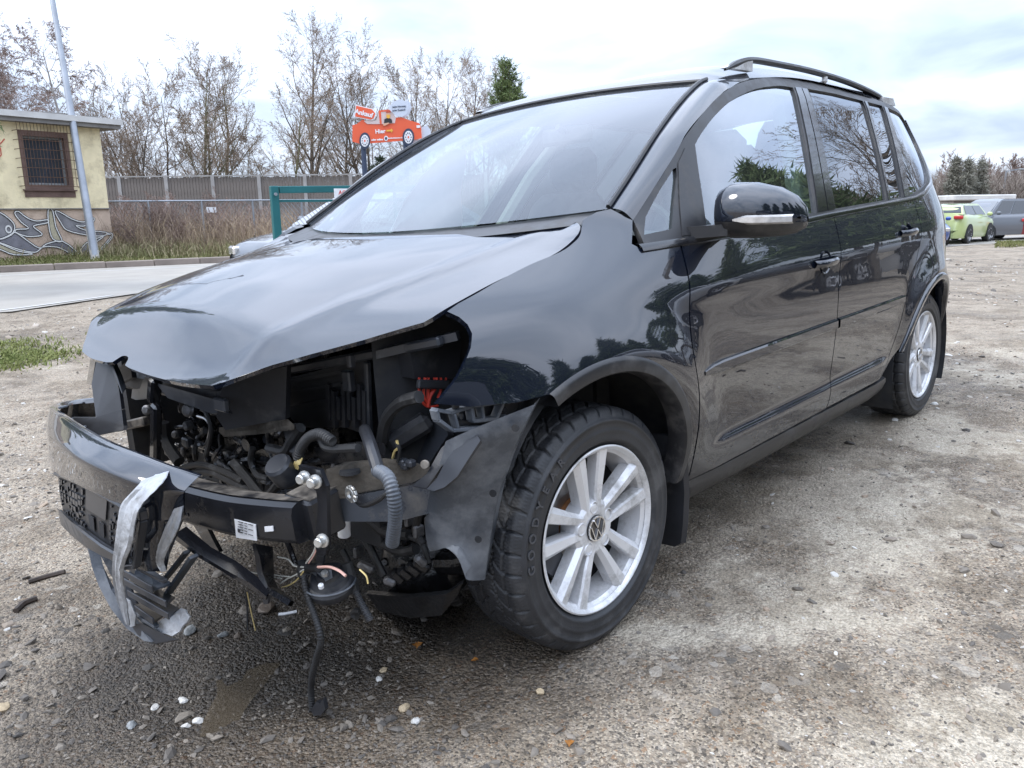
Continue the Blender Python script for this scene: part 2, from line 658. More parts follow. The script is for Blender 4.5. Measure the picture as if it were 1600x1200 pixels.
# ---- half width of the body side as a smooth surface y = H(x, z)
ZS = np.array([.15, .25, .32, .42, .55, .65, .75, .83, .90, .96, 1.02, 1.08, 1.2, 1.32, 1.44, 1.52, 1.60])
XS = np.array([-.9, -.6, -.4, -.2, .0, .2, .4, .8, 1.4, 2.0, 2.4, 2.8, 3.15, 3.38, 3.55])
MID = np.array([.78, .825, .855, .872, .884, .890, .891, .889, .884, .874, .856, .832, .780, .725, .665, .615, .52])
RW = np.array([
    [.60, .62, .62, .62, .62, .62, .62, .60, .56, .48, .38, .30, .2, .15, .1, .1, .1],
    [.76, .77, .78, .78, .78, .775, .765, .735, .68, .60, .50, .42, .3, .25, .2, .2, .2],
    [.80, .82, .83, .84, .84, .835, .825, .80, .745, .67, .58, .50, .4, .35, .3, .3, .3],
    [.81, .83, .85, .865, .872, .872, .865, .845, .80, .73, .65, .58, .5, .45, .4, .4, .4],
    [.80, .83, .86, .875, .886, .888, .884, .868, .835, .78, .71, .64, .57, .52, .48, .45, .42],
    [.79, .83, .858, .875, .886, .890, .889, .880, .860, .825, .775, .72, .66, .60, .56, .52, .48],
    [.78, .825, .855, .872, .884, .890, .891, .888, .878, .858, .830, .795, .735, .68, .63, .58, .52],
    MID, MID, MID, MID - .004, MID - .020, MID - .10, MID - .19, MID - .33])


def spline_basis(xs):
    n = len(xs)
    h = np.diff(xs)
    A = np.eye(n)
    B = np.zeros((n, n))
    for i in range(1, n - 1):
        A[i, i - 1], A[i, i], A[i, i + 1] = h[i - 1], 2 * (h[i - 1] + h[i]), h[i]
        B[i, i - 1], B[i, i], B[i, i + 1] = 6 / h[i - 1], -6 / h[i - 1] - 6 / h[i], 6 / h[i]
    return np.linalg.solve(A, B)                 # second derivatives from values


_SX, _SZ = spline_basis(XS), spline_basis(ZS)


def weights(xs, S, x):
    x = np.clip(np.atleast_1d(np.asarray(x, float)), xs[0], xs[-1])
    i = np.clip(np.searchsorted(xs, x) - 1, 0, len(xs) - 2)
    h = xs[i + 1] - xs[i]
    a, b = (xs[i + 1] - x) / h, (x - xs[i]) / h
    W = np.zeros((len(x), len(xs)))
    r = np.arange(len(x))
    W[r, i] += a
    W[r, i + 1] += b
    W += ((a ** 3 - a) * h * h / 6)[:, None] * S[i] + ((b ** 3 - b) * h * h / 6)[:, None] * S[i + 1]
    return W


def sstep(a, b, x):
    t = np.clip((x - a) / (b - a), 0, 1)
    return t * t * (3 - 2 * t)


def H(x, z):
    x, z = np.atleast_1d(np.asarray(x, float)), np.atleast_1d(np.asarray(z, float))
    h = np.sum((weights(XS, _SX, x) @ RW) * weights(ZS, _SZ, z), 1)
    # swollen wings over both wheels
    for cx, cz, amp in ((.02, .31, .030), (2.62, .28, .024)):
        r = np.hypot(x - cx, z - cz)
        h = h + amp * np.exp(-((r - .43) / .095) ** 2) * sstep(.25, .5, z)
    # step along the foot of the doors
    h = h + .011 * sstep(.425, .395, z) * sstep(.42, .6, x) * sstep(2.12, 1.95, x)
    # soft shoulder crease
    h = h + .006 * np.exp(-((z - (.865 + .02 * x)) / .05) ** 2) * sstep(.0, .5, x) * sstep(3.0, 2.6, x)
    return h


def side(off=0.0, s=-1):
    def fn(Q):
        return np.stack([Q[:, 0], s * (H(Q[:, 0], Q[:, 1]) + off), Q[:, 1]], 1)
    return fn


def inside(Q, poly):
    P = np.asarray(poly)
    x, y = Q[:, 0], Q[:, 1]
    r = np.zeros(len(Q), bool)
    j = len(P) - 1
    for i in range(len(P)):
        c = ((P[i, 1] > y) != (P[j, 1] > y)) & (x < (P[j, 0] - P[i, 0]) * (y - P[i, 1]) / (P[j, 1] - P[i, 1] + 1e-15) + P[i, 0])
        r ^= c
        j = i
    return r


def densify(poly, step):
    out_ = []
    n = len(poly)
    for i in range(n):
        a, b = np.array(poly[i], float), np.array(poly[(i + 1) % n], float)
        k = max(1, int(math.ceil(np.linalg.norm(b - a) / step)))
        for j in range(k):
            out_.append(a + (b - a) * j / k)
    # drop near-duplicates
    res = [out_[0]]
    for q in out_[1:]:
        if np.linalg.norm(q - res[-1]) > step * .15:
            res.append(q)
    if np.linalg.norm(res[0] - res[-1]) < step * .15:
        res.pop()
    return np.array(res)


def panel(name, outline, fn, mat_, parent=None, holes=(), step=.03, flange=.014, out_dir=(0, -1, 0), double=False):
    """a sheet-metal or glass panel: the outline (in two surface parameters) filled on the smooth surface fn,
    with its edges turned inwards"""
    loops = [densify(outline, step)] + [densify(h_, step) for h_ in holes]
    allb = np.concatenate(loops)
    lo, hi = allb.min(0), allb.max(0)
    gx, gy = np.arange(lo[0], hi[0], step), np.arange(lo[1], hi[1], step)
    G = np.stack(np.meshgrid(gx, gy, indexing='ij'), -1).reshape(-1, 2)
    ok = inside(G, loops[0])
    for l_ in loops[1:]:
        ok &= ~inside(G, l_)
    G = G[ok]
    if len(G):
        d = np.min(np.linalg.norm(G[:, None] - allb[None], axis=2), 1)
        G = G[d > step * .45]
    V2 = np.concatenate([allb, G])
    edges, b = [], 0
    for l_ in loops:
        edges += [(b + i, b + (i + 1) % len(l_)) for i in range(len(l_))]
        b += len(l_)
    vs, es, fs, ov, oe, of = delaunay_2d_cdt([Vector(q) for q in V2], edges, [], 0, 1e-6)
    V2 = np.array([tuple(q) for q in vs])
    F = np.array([f for f in fs if len(f) == 3])
    c = V2[F].mean(1)
    ok = inside(c, loops[0])
    for l_ in loops[1:]:
        ok &= ~inside(c, l_)
    F = F[ok]
    P = fn(V2)
    e = 2e-3
    N = np.cross(fn(V2 + [e, 0]) - fn(V2 - [e, 0]), fn(V2 + [0, e]) - fn(V2 - [0, e]))
    N /= np.linalg.norm(N, axis=1)[:, None] + 1e-15
    if (N @ np.array(out_dir, float)).sum() < 0:
        N = -N
    # face winding to agree with the normals
    fn_ = np.cross(P[F[:, 1]] - P[F[:, 0]], P[F[:, 2]] - P[F[:, 0]])
    flip = np.sum(fn_ * N[F[:, 0]], 1) < 0
    F[flip] = F[flip][:, ::-1]
    # boundary edges of what is left
    cnt = {}
    for t in F:
        for k in range(3):
            a, b2 = int(t[k]), int(t[(k + 1) % 3])
            cnt[(a, b2)] = 1
    bnd = [(a, b2) for (a, b2) in cnt if (b2, a) not in cnt]
    verts = [tuple(q) for q in P]
    norms = [tuple(q) for q in N]
    faces = [tuple(int(i) for i in t) for t in F]
    if flange:
        for a, b2 in bnd:
            e1 = P[b2] - P[a]
            nn = np.cross(e1, (N[a] + N[b2]) / 2)
            nn /= np.linalg.norm(nn) + 1e-12
            i0 = len(verts)
            for q, nv in ((P[a], N[a]), (P[b2], N[b2])):
                verts += [tuple(q), tuple(q - nv * flange)]
                norms += [tuple(nn)] * 2
            faces.append((i0, i0 + 1, i0 + 3, i0 + 2))
    me = bpy.data.meshes.new(name)
    me.from_pydata(verts, [], faces)
    me.materials.append(mat_)
    me.polygons.foreach_set('use_smooth', [True] * len(me.polygons))
    me.update()
    me.normals_split_custom_set_from_vertices(norms)
    return link(name, me, parent)


# ---- car root
car = empty('wrecked_minivan', (0, 0, 0), 'black minivan with its front torn off and silver tape across the broken bumper', 'car')
TM = Matrix([list(r) for r in T_CAR]).to_4x4()
car.matrix_world = TM

BELT = [(.13, .982), (.241, .987), (.422, .994), (1.064, 1.010), (1.411, 1.028), (2.397, 1.066), (2.60, 1.088), (2.70, 1.11)]


def belt(x):
    return np.interp(x, [b[0] for b in BELT], [b[1] for b in BELT])


G1 = [(.400, .9935), (.372, .839), (.370, .683), (.383, .537), (.404, .35), (.408, .318)]
G2 = [(1.432, 1.0292), (1.424, .917), (1.412, .742), (1.410, .653), (1.407, .534), (1.405, .407), (1.407, .318)]
G3 = [(2.388, 1.0655), (2.394, .975), (2.374, .889), (2.303, .775), (2.205, .66), (2.145, .545), (2.085, .44), (2.02, .35), (1.99, .318)]
g1, g2, g3 = catmull(G1, 4), catmull(G2, 4), catmull(G3, 4)
sh = lambda P, dx, dz=0: [np.array(p) + (dx, dz) for p in P]


def belt_pts(x0, x1, n=14, dz=0.0):
    return [np.array((x, belt(x) + dz)) for x in np.linspace(x0, x1, n)]


ARCH_F = [(.362, .34), (.365, .472), (.325, .562), (.249, .646), (.166, .706), (.058, .746), (-.001, .754), (-.101, .746), (-.159, .729), (-.219, .704)]
ARCH_R = [(2.10, .318), (2.155, .36), (2.205, .46), (2.27, .56), (2.37, .645), (2.49, .70), (2.63, .715), (2.77, .69), (2.90, .62), (2.99, .52), (3.03, .42), (3.04, .33)]


def smooth_arch(A, c, n):
    P_ = np.array(A) - c
    a, r = np.arctan2(P_[:, 1], P_[:, 0]), np.hypot(P_[:, 0], P_[:, 1])
    a = np.where(a < -1.6, a + 2 * np.pi, a)
    k = np.polyfit(a, r, 3)
    aa = np.linspace(a[0], a[-1], n)
    rr = np.polyval(k, aa)
    return [np.array((c[0] + q * math.cos(t), c[1] + q * math.sin(t))) for t, q in zip(aa, rr)]


arch_f, arch_r = smooth_arch(ARCH_F, (.03, .31), 40), smooth_arch(ARCH_R, (2.6, .30), 44)

for s in (-1, 1):
    od = (0, s, 0)
    fn = side(0, s)
    # front wing
    wing_out = ([np.array(q) for q in [(-.47, .726), (-.415, .77), (-.367, .824), (-.351, .85), (-.350, .868), (-.358, .884), (-.375, .897), (-.34, .909), (-.28, .925)]]
                + [np.array(q) for q in catmull([(-.226, .94), (-.1, .970), (.014, .993), (.075, 1.013), (.108, 1.029), (.138, 1.053)], 4)]
                + [np.array(q) for q in [(.150, 1.064), (.20, 1.082), (.243, 1.088), (.283, 1.056), (.262, 1.03), (.232, .998), (.250, .985)]]
                + belt_pts(.27, .395, 4, -.002) + sh(g1, -.003) + [np.array((.365, .316))] + arch_f
                + [np.array((-.30, .700)), np.array((-.40, .708))])
    w = panel('front_wing', wing_out, fn, M['paint'], car, step=.024, out_dir=od)
    # front door, rear door
    fd = sh(g1, .003) + [np.array(q) for q in [(.42, .316), (1.40, .316)]] + sh(g2, -.003)[::-1] + belt_pts(1.42, .41, 16, -.002)
    door_f = panel('front_door', fd, fn, M['paint'], car, step=.03, out_dir=od)
    rd = sh(g2, .003) + sh(g3, -.003)[::-1] + belt_pts(2.375, 1.44, 14, -.002)
    door_r = panel('rear_door', rd, fn, M['paint'], car, step=.03, out_dir=od)
    # rear quarter: from the door gap round the lamp corner, over the rear arch
    qp = (sh(g3, .003)[:-3] + arch_r[4:] + [np.array(q) for q in [(3.10, .28), (3.50, .30), (3.52, .60), (3.52, .90), (3.50, 1.12), (3.42, 1.32), (3.30, 1.50), (3.22, 1.54), (2.96, 1.505)]]
          + [np.array(q) for q in catmull([(3.02, 1.465), (3.052, 1.40), (3.035, 1.31), (2.985, 1.21), (2.89, 1.15), (2.79, 1.122), (2.70, 1.108), (2.60, 1.086), (2.40, 1.064)], 4)])
    panel('rear_quarter_panel', qp, fn, M['paint'], car, step=.03, out_dir=od)
    # wheel arch lips
    for nm, ac, cz, ins, dz in (('front_arch_lip', arch_f, (.03, .31), .036, .0), ('rear_arch_lip', arch_r[3:], (2.61, .28), .030, .0)):
        A = np.array(ac)
        d = np.array(cz) - A
        d /= np.linalg.norm(d, axis=1)[:, None]
        rows = []
        for k, (ri, off) in enumerate(((0, 0), (.004, .007), (.012, .010), (ins, .008), (ins + .004, .002), (ins + .004, -.05))):
            B = A + d * ri
            rows.append(np.stack([B[:, 0], s * (H(A[:, 0], A[:, 1]) + off), B[:, 1]], 1))
        MB().grid(rows).build(nm, M['paint'] if nm[0] == 'r' else M['trim'], car, angle=50)
    # sill
    xs = np.linspace(.38, 2.10, 24)
    rows = []
    for z, off in ((.318, -.012), (.312, .004), (.296, .006), (.262, -.008), (.235, -.03), (.215, -.10), (.22, -.25)):
        rows.append([(x, s * (float(H(x, .30)[0]) + off), z - .006 * (x - .38)) for x in xs])
    MB().grid(rows).build('sill', M['trim'], car)
    # door mouldings
    for par, x0, x1 in ((door_f, .435, 1.402), (door_r, 1.422, 2.165)):
        xs = np.linspace(x0, x1, 18)
        rows = []
        for dz, off in ((.0, -.002), (.001, .006), (-.005, .009), (-.028, .009), (-.033, .006), (-.036, -.002)):
            rw = []
            for i, x in enumerate(xs):
                q = 1.0 if x0 > 1 or i > 1 else (.35, .8)[i]
                z = .648 + .010 * (x - .4) / 1.7 + dz * q - (1 - q) * .018
                rw.append((x, s * (float(H(x, .64)[0]) + off * q), z))
            rows.append(rw)
        mb = MB().grid(rows)
        mb.build('side_moulding', M['paint'], par, angle=25)
    # belt strip
    xs = np.linspace(.248, 2.395, 40)
    bx = [(x, belt(x)) for x in xs] + [tuple(q) for q in catmull([(2.42, 1.067), (2.60, 1.088), (2.70, 1.109), (2.79, 1.124), (2.89, 1.152), (2.985, 1.212), (3.035, 1.312), (3.05, 1.40), (3.03, 1.455)], 4)]
    B = np.array(bx)
    rows = []
    T = np.gradient(B, axis=0)
    T /= np.linalg.norm(T, axis=1)[:, None]
    Nn = np.stack([-T[:, 1], T[:, 0]], 1)
    for w_, off in ((-.010, -.002), (-.009, .006), (.0, .009), (.009, .006), (.010, -.004)):
        Q = B + Nn * w_
        rows.append(np.stack([Q[:, 0], s * (H(Q[:, 0], Q[:, 1]) + off), Q[:, 1]], 1))
    MB().grid(rows).build('belt_strip', M['trim_gloss'], car)

    # ---- glasshouse: dark surround with real openings, panes set 6 mm in
    roofside = [(.285, 1.056), (.408, 1.144), (.547, 1.240), (.630, 1.292), (.774, 1.362), (.957, 1.434), (1.152, 1.488), (1.458, 1.533), (1.777, 1.552), (2.191, 1.545), (2.63, 1.519), (2.952, 1.495)]
    top = [np.array(q) for q in catmull(roofside, 4)]
    bot = belt_pts(2.40, .27, 24, .006)
    surround = top + [np.array(q) for q in catmull([(3.015, 1.46), (3.045, 1.40), (3.03, 1.313), (2.98, 1.215), (2.885, 1.156), (2.785, 1.128), (2.70, 1.114), (2.60, 1.092)], 4)] + bot
    wq = [(.288, 1.018), (.392, 1.028), (.500, 1.165), (.515, 1.192), (.50, 1.188), (.42, 1.135), (.327, 1.062)]
    wf = [(.535, 1.026), (1.288, 1.040), (1.36, 1.155), (1.428, 1.271), (1.51, 1.40), (1.574, 1.503)] + [tuple(q) for q in catmull([(1.50, 1.502), (1.428, 1.497), (1.226, 1.469), (1.012, 1.417), (.829, 1.352), (.70, 1.292), (.644, 1.258)], 3)] + [(.585, 1.13)]
    wr = [(1.470, 1.048), (2.048, 1.068), (2.195, 1.29), (2.318, 1.503), (2.0, 1.512), (1.722, 1.510), (1.59, 1.27)]
    wr2 = [(2.096, 1.070), (2.275, 1.076), (2.42, 1.28), (2.558, 1.496), (2.376, 1.502), (2.24, 1.29)]
    wc = [(2.382, 1.082), (2.56, 1.104)] + [tuple(q) for q in catmull([(2.733, 1.137), (2.837, 1.186), (2.925, 1.26), (2.975, 1.34), (2.985, 1.405), (2.965, 1.45), (2.91, 1.472)], 3)] + [(2.63, 1.490), (2.52, 1.30)]
    frame = panel('window_frame', surround, side(.001, s), M['trim'], car, holes=[wq, wf, wr, wr2, wc], step=.03, flange=.018, out_dir=od)

    def pane(nm, poly, par, mat_, g=.008):
        P = np.array(poly)
        c = P.mean(0)
        Q = P + (P - c) / np.linalg.norm(P - c, axis=1)[:, None] * g
        return panel(nm, Q, side(-.008, s), mat_, par, step=.04, flange=0, out_dir=od)
    pane('quarter_window', wq, car, M['glass'], .004)
    pane('door_window', wf, door_f, M['glass'])
    pane('door_window', wr, door_r, M['glass_dark'])
    pane('door_quarter_window', wr2, door_r, M['glass_dark'])
    pane('rear_side_window', wc, car, M['glass_dark'])
    # B and C pillar covers and rubber guides, a hair proud of the frame
    for poly in ([(1.592, 1.506), (1.650, 1.508), (1.385, 1.044), (1.302, 1.041)], [(1.658, 1.508), (1.704, 1.508), (1.458, 1.047), (1.393, 1.044)]):
        panel('pillar_cover', poly, side(.005, s), M['trim_gloss'], car, step=.05, flange=.006, out_dir=od)
    for poly in ([(2.335, 1.503), (2.362, 1.502), (2.082, 1.069), (2.060, 1.068)], [(2.572, 1.494), (2.616, 1.490), (2.37, 1.080), (2.288, 1.076)]):
        panel('window_divider', poly, side(.005, s), M['trim_gloss'], car, step=.05, flange=.006, out_dir=od)
    panel('mirror_base_bar', [(.415, 1.008), (.512, 1.012), (.57, 1.13), (.634, 1.258), (.585, 1.248), (.528, 1.205), (.46, 1.09)], side(.004, s), M['trim'], car, step=.04, flange=.006, out_dir=od)

    # ---- front pillar between windscreen and door frame
    wse = np.array(catmull([(.262, s * .712, 1.090), (.395, s * .690, 1.174), (.584, s * .655, 1.293), (.783, s * .615, 1.399), (.987, s * .575, 1.482), (1.10, s * .580, 1.500)], 6))
    ape = np.array(catmull([(.285, s * .773, 1.056), (.408, s * .764, 1.144), (.547, s * .748, 1.240), (.628, s * .731, 1.294), (.775, s * .704, 1.362), (.957, s * .667, 1.434), (1.02, s * .658, 1.455), (1.16, s * .628, 1.474)], 5))
    wse, ape = resample(wse, 26), resample(ape, 26)
    rows = []
    for k in np.linspace(0, 1, 9):
        q = wse * (1 - k) + ape * k
        b = math.sin(math.pi * k) * .016
        rows.append(q + np.array((-.55, s * .6, .6)) * b)
    rows.insert(0, rows[0] + np.array((.02, -s * .004, -.02)))
    rows.append(rows[-1] + np.array((.004, -s * .012, -.004)))
    MB().grid(rows).build('front_pillar', M['paint'], car, angle=60)
    # dark gasket along the windscreen
    MB().tube(wse[:24] + np.array((-.004, s * .002, .004)), .007, 6).build('windscreen_gasket', M['trim'], car)

    # ---- roof rail
    rail = np.array(catmull([(1.10, s * .60, 1.528), (1.20, s * .592, 1.560), (1.31, s * .59, 1.581), (1.5, s * .588, 1.588), (1.86, s * .586, 1.592), (2.25, s * .586, 1.581), (2.62, s * .58, 1.555), (2.80, s * .572, 1.528)], 6))
    mb = MB()
    w_ = .013
    rows = []
    for i, q in enumerate(rail):
        e = min(1, .35 + 6 * i / len(rail), .35 + 6 * (len(rail) - 1 - i) / len(rail))
        rows.append([q + np.array((0, w_ * e * cx,   .0095 * e * cz)) for cx, cz in ((-.8, -1), (.8, -1), (1, 0), (.6, 1), (-.6, 1), (-1, 0))])
    mb.grid(rows, cv=True)
    rl = mb.build('roof_rail', M['trim'], car)
    for x0, x1, zt in ((1.10, 1.30, 1.580), (2.66, 2.84, 1.552)):
        f_ = x1 < 2
        mb = MB().prism([(x0, 1.535 if f_ else 1.515), (x1, 1.540 if f_ else 1.515), (x1 - (.0 if f_ else .04), zt if f_ else 1.548), (x0 + (.14 if f_ else .0), zt - .006), (x0 + (.05 if f_ else 0), zt - .030)], (0, s * .590, 0), (1, 0, 0), (0, 0, 1), .024)
        mb.build('rail_foot', M['alloy'], rl, angle=20)
    MB().box((1.98, s * .588, 1.572), (.03, .018, .03), bev=.006).build('rail_support', M['alloy'], rl)

# ---- windscreen
base = lambda y: np.array((.272 - .235 * (1 - (abs(y) / .71) ** 2.2), y, 1.089 - .035 * (1 - (abs(y) / .71) ** 2)))
topc = lambda y: np.array((.987 - .02 * (1 - (abs(y) / .575) ** 2), y, 1.482 + .022 * (1 - (abs(y) / .575) ** 2)))
rows = []
for t in np.linspace(0, 1, 25):
    yw = .71 * (1 - t) + .575 * t
    rw = []
    for k in np.linspace(-1, 1, 41):
        q = base(.71 * k) * (1 - t) + topc(.575 * k) * t
        q[1] = yw * k
        b = math.sin(math.pi * t) * .018
        rw.append(q + np.array((-.5, 0, .86)) * b)
    rows.append(rw)
MB().grid(rows, flip=True).build('windscreen', M['ws'], car, angle=180, fix=False)
# black printed band and cowl tray under the glass
mb = MB()
mb.grid([[base(.70 * k) + np.array((d, 0, dz)) for k in np.linspace(-1, 1, 31)] for d, dz in ((-.10, -.035), (-.02, -.012), (.01, -.004), (.035, -.012))])
mb.build('cowl_tray', M['trim'], car)
# ---- roof
ae = catmull([(1.00, .662, 1.447), (1.152, .64, 1.490), (1.458, .604, 1.534), (1.777, .596, 1.553), (2.191, .60, 1.546), (2.63, .606, 1.520), (2.96, .573, 1.505), (3.22, .46, 1.54)], 6)
cx_ = catmull([(.972, 0, 1.505), (1.10, 0, 1.556), (1.40, 0, 1.607), (1.777, 0, 1.630), (2.191, 0, 1.634), (2.63, 0, 1.620), (3.0, 0, 1.595), (3.30, 0, 1.565)], 6)
rows = []
for e_, c_ in zip(ae, cx_):
    rw = []
    for k in np.linspace(-1, 1, 41):
        a = abs(k)
        w5 = a ** 6
        xx = c_[0] + (e_[0] - c_[0]) * a ** 3
        rw.append((xx, e_[1] * k, c_[2] + (e_[2] - c_[2]) * w5))
    rows.append(rw)
MB().grid(rows, flip=True).build('roof', M['paint'], car, angle=180, fix=False)
MB().tube([topc(.575 * k) + np.array((-.003, 0, .004)) for k in np.linspace(-1, 1, 31)], .007, 6).build('windscreen_top_gasket', M['trim'], car)
# ---- tail: closes the body behind
mb = MB()
rows = []
for z, x in ((.30, 3.42), (.45, 3.50), (.62, 3.52), (.85, 3.52), (1.08, 3.49), (1.30, 3.42), (1.50, 3.31), (1.56, 3.27)):
    yw = float(H(3.50, z)[0])
    rows.append([(x + .02 * (1 - abs(k) ** 2), yw * k, z) for k in np.linspace(-1, 1, 15)])
mb.grid(rows)
mb.build('tailgate', M['paint'], car)

# ---- bonnet: heights over a table of (x, y)
def bonnet_z(Q):
    x, y = Q[:, 0], np.abs(Q[:, 1])
    xs_ = [-.80, -.74, -.70, -.64, -.46, -.15, .0, .10, .20, .30]
    zcr = np.interp(x, xs_, [.755, .779, .799, .857, .912, .981, 1.012, 1.035, 1.055, 1.06])     # crease
    ycr = np.interp(x, [-.74, -.46, -.15, .2], [.455, .515, .575, .62])
    zc = zcr + np.interp(x, [-.80, -.74, -.70, -.62, -.3, 0, .2], [-.020, -.012, .002, .030, .052, .034, .012])     # crown
    ze = np.interp(x, [-.74, -.64, -.53, -.432, -.373, -.226, .014, .108, .145, .2], [.776, .823, .853, .881, .901, .940, .993, 1.029, 1.058, 1.08])
    ye = np.interp(x, [-.74, -.64, -.53, -.432, -.226, .108, .145], [.470, .572, .67, .752, .750, .737, .716])
    t = np.clip(y / ycr, 0, 1)
    inner = zc + (zcr - zc) * t ** 2.4
    u = np.clip((y - ycr) / np.maximum(ye - ycr, .012), 0, 1.3)
    outer = zcr + (ze - zcr) * (u * .75 + .25 * u * u)
    k = sstep(-.02, .02, y - ycr)
    return inner * (1 - k) + outer * k + .006 * np.exp(-((y - ycr) / .03) ** 2) * sstep(-.74, -.66, x)


def bonnet(Q):
    # smooth the table by averaging neighbours
    acc = 0
    wsum = 0
    for dx in (-.05, -.025, 0, .025, .05):
        for dy in (-.016, 0, .016):
            w_ = math.exp(-(dx / .04) ** 2 - (dy / .014) ** 2)
            acc = acc + w_ * bonnet_z(Q + np.array([dx, dy]))
            wsum += w_
    return np.stack([Q[:, 0], Q[:, 1], acc / wsum], 1)


edge_l = catmull([(.138, -.712), (.105, -.731), (.014, -.742), (-.10, -.745), (-.226, -.745), (-.33, -.747), (-.41, -.748)], 3) + [np.array(q) for q in [(-.432, -.745), (-.53, -.667), (-.64, -.57), (-.735, -.468)]]
front = [np.array(q) for q in catmull([(-.748, -.44), (-.752, -.3), (-.748, -.12), (-.742, 0.0)], 3)] + [np.array(q) for q in catmull([(-.738, .035), (-.720, .055), (-.720, .095), (-.738, .115)], 3)] + [np.array(q) for q in catmull([(-.742, .15), (-.742, .25), (-.732, .34)], 3)]
edge_r = [np.array((x, -y)) for x, y in edge_l[::-1]]
edge_r[0] = np.array((-.715, .375))
edge_r[1] = np.array((-.62, .52))
rear = [np.array((base(y)[0] - .055, y)) for y in np.linspace(.66, -.66, 25)]
panel('bonnet', edge_l + front + edge_r + rear, bonnet, M['paint'], car, step=.022, flange=.010, out_dir=(0, 0, 1))
# ------------------------------------------------------------------ wheels
def text_geo(s, size=1.0, extrude=0.0, align='CENTER', bold=0.0):
    """vertices and faces of lettering in its own x-y plane"""
    cu = bpy.data.curves.new('lettering', 'FONT')
    cu.body = s
    cu.size = size
    cu.extrude = extrude
    cu.offset = bold
    cu.align_x = align
    cu.resolution_u = 3
    ob = bpy.data.objects.new('lettering', cu)
    COL.objects.link(ob)
    bpy.context.view_layer.update()
    dg = bpy.context.evaluated_depsgraph_get()
    me = bpy.data.meshes.new_from_object(ob.evaluated_get(dg))
    V = [tuple(v.co) for v in me.vertices]
    F = [tuple(p.vertices) for p in me.polygons]
    w = max((v[0] for v in V), default=0) - min((v[0] for v in V), default=0)
    bpy.data.objects.remove(ob)
    bpy.data.meshes.remove(me)
    bpy.data.curves.remove(cu)
    return V, F, w


def text_on(mb, s, o, ex, ey, size, extrude=.0008, bold=0.0):
    V, F, w = text_geo(s, size, extrude, bold=bold)
    ex, ey, o = np.array(ex, float), np.array(ey, float), np.array(o, float)
    ex /= np.linalg.norm(ex)
    ey /= np.linalg.norm(ey)
    ez = np.cross(ex, ey)
    return mb.add([o + ex * v[0] + ey * v[1] + ez * v[2] for v in V], F)


RT, RR, TW = .311, .2142, .205


def tyre_geo(nth=912, nw=64, plain=False):
    # tread: heights over angle and width, with curved side grooves, two long grooves and fine sipes
    th = np.linspace(0, 2 * np.pi, nth, endpoint=False)
    w = np.linspace(-1, 1, nw)
    TH, W = np.meshgrid(th, w, indexing='ij')
    NB = 38
    aw = np.abs(W)
    ph = TH * NB / (2 * np.pi) + np.where(W > 0, .5, 0)
    sweep = 1.05 * (1 - aw) ** 1.5 + .12 * np.sin(aw * 9)
    f = (ph + sweep) % 1.0
    d1 = np.minimum(f, 1 - f)
    groove = np.exp(-(d1 / .06) ** 4) * (aw > .06)
    zig = .045 * (np.abs((ph % 1) - .5) * 4 - 1)
    groove = np.maximum(groove, np.exp(-((aw - .60 - zig * .3) / .022) ** 4) * .9)
    groove = np.maximum(groove, np.exp(-((aw - .26 - zig) / .022) ** 4) * .85)
    s = (ph * 6 + sweep * 6 + .3 * np.sin(aw * 40)) % 1.0
    sip = np.exp(-(np.minimum(s, 1 - s) / .16) ** 2) * .22 * (1 - groove)
    dep = .0105 * groove + .0085 * sip
    crown = RT - .004 * W ** 2 - .020 * np.clip((aw - .78) / .22, 0, 1) ** 2.2
    r = crown - dep * np.clip((1.02 - aw) / .1, 0, 1)
    yy = W * (TW / 2 - .004)
    V = np.stack([r * np.cos(TH), yy, r * np.sin(TH)], -1).reshape(-1, 3)
    idx = np.arange(nth * nw).reshape(nth, nw)
    nx = np.roll(idx, -1, 0)
    F = np.stack([idx[:, :-1], nx[:, :-1], nx[:, 1:], idx[:, 1:]], -1).reshape(-1, 4)
    # side walls
    prof = [(RT - .024, TW / 2 - .004), (RT - .030, TW / 2 + .000), (RT - .031, TW / 2 + .0025), (RT - .037, TW / 2 + .003), (RT - .038, TW / 2 + .0015), (RT - .055, TW / 2 + .003), (RT - .058, TW / 2 + .0045), (RT - .062, TW / 2 + .003), (RT - .078, TW / 2 + .001), (RT - .081, TW / 2 + .002), (RT - .084, TW / 2 - .0005), (RR + .008, TW / 2 - .006), (RR + .002, TW / 2 - .012), (RR - .012, TW / 2 - .016)]
    n2 = 144
    t2 = np.linspace(0, 2 * np.pi, n2, endpoint=False)
    for sgn in (-1, 1):
        b = len(V)
        P = np.array(prof)
        rr_ = P[:, 0][None, :].repeat(n2, 0)
        ys_ = sgn * P[:, 1][None, :].repeat(n2, 0)
        V2 = np.stack([rr_ * np.cos(t2)[:, None], ys_, rr_ * np.sin(t2)[:, None]], -1).reshape(-1, 3)
        i2 = np.arange(n2 * len(P)).reshape(n2, len(P)) + b
        n_ = np.roll(i2, -1, 0)
        f2 = np.stack([i2[:, :-1], n_[:, :-1], n_[:, 1:], i2[:, 1:]], -1).reshape(-1, 4)
        if sgn < 0:
            f2 = f2[:, ::-1]
        V = np.concatenate([V, V2])
        F = np.concatenate([F, f2])
    # shoulder flutes
    return V, F


TYRE_V, TYRE_F = tyre_geo()


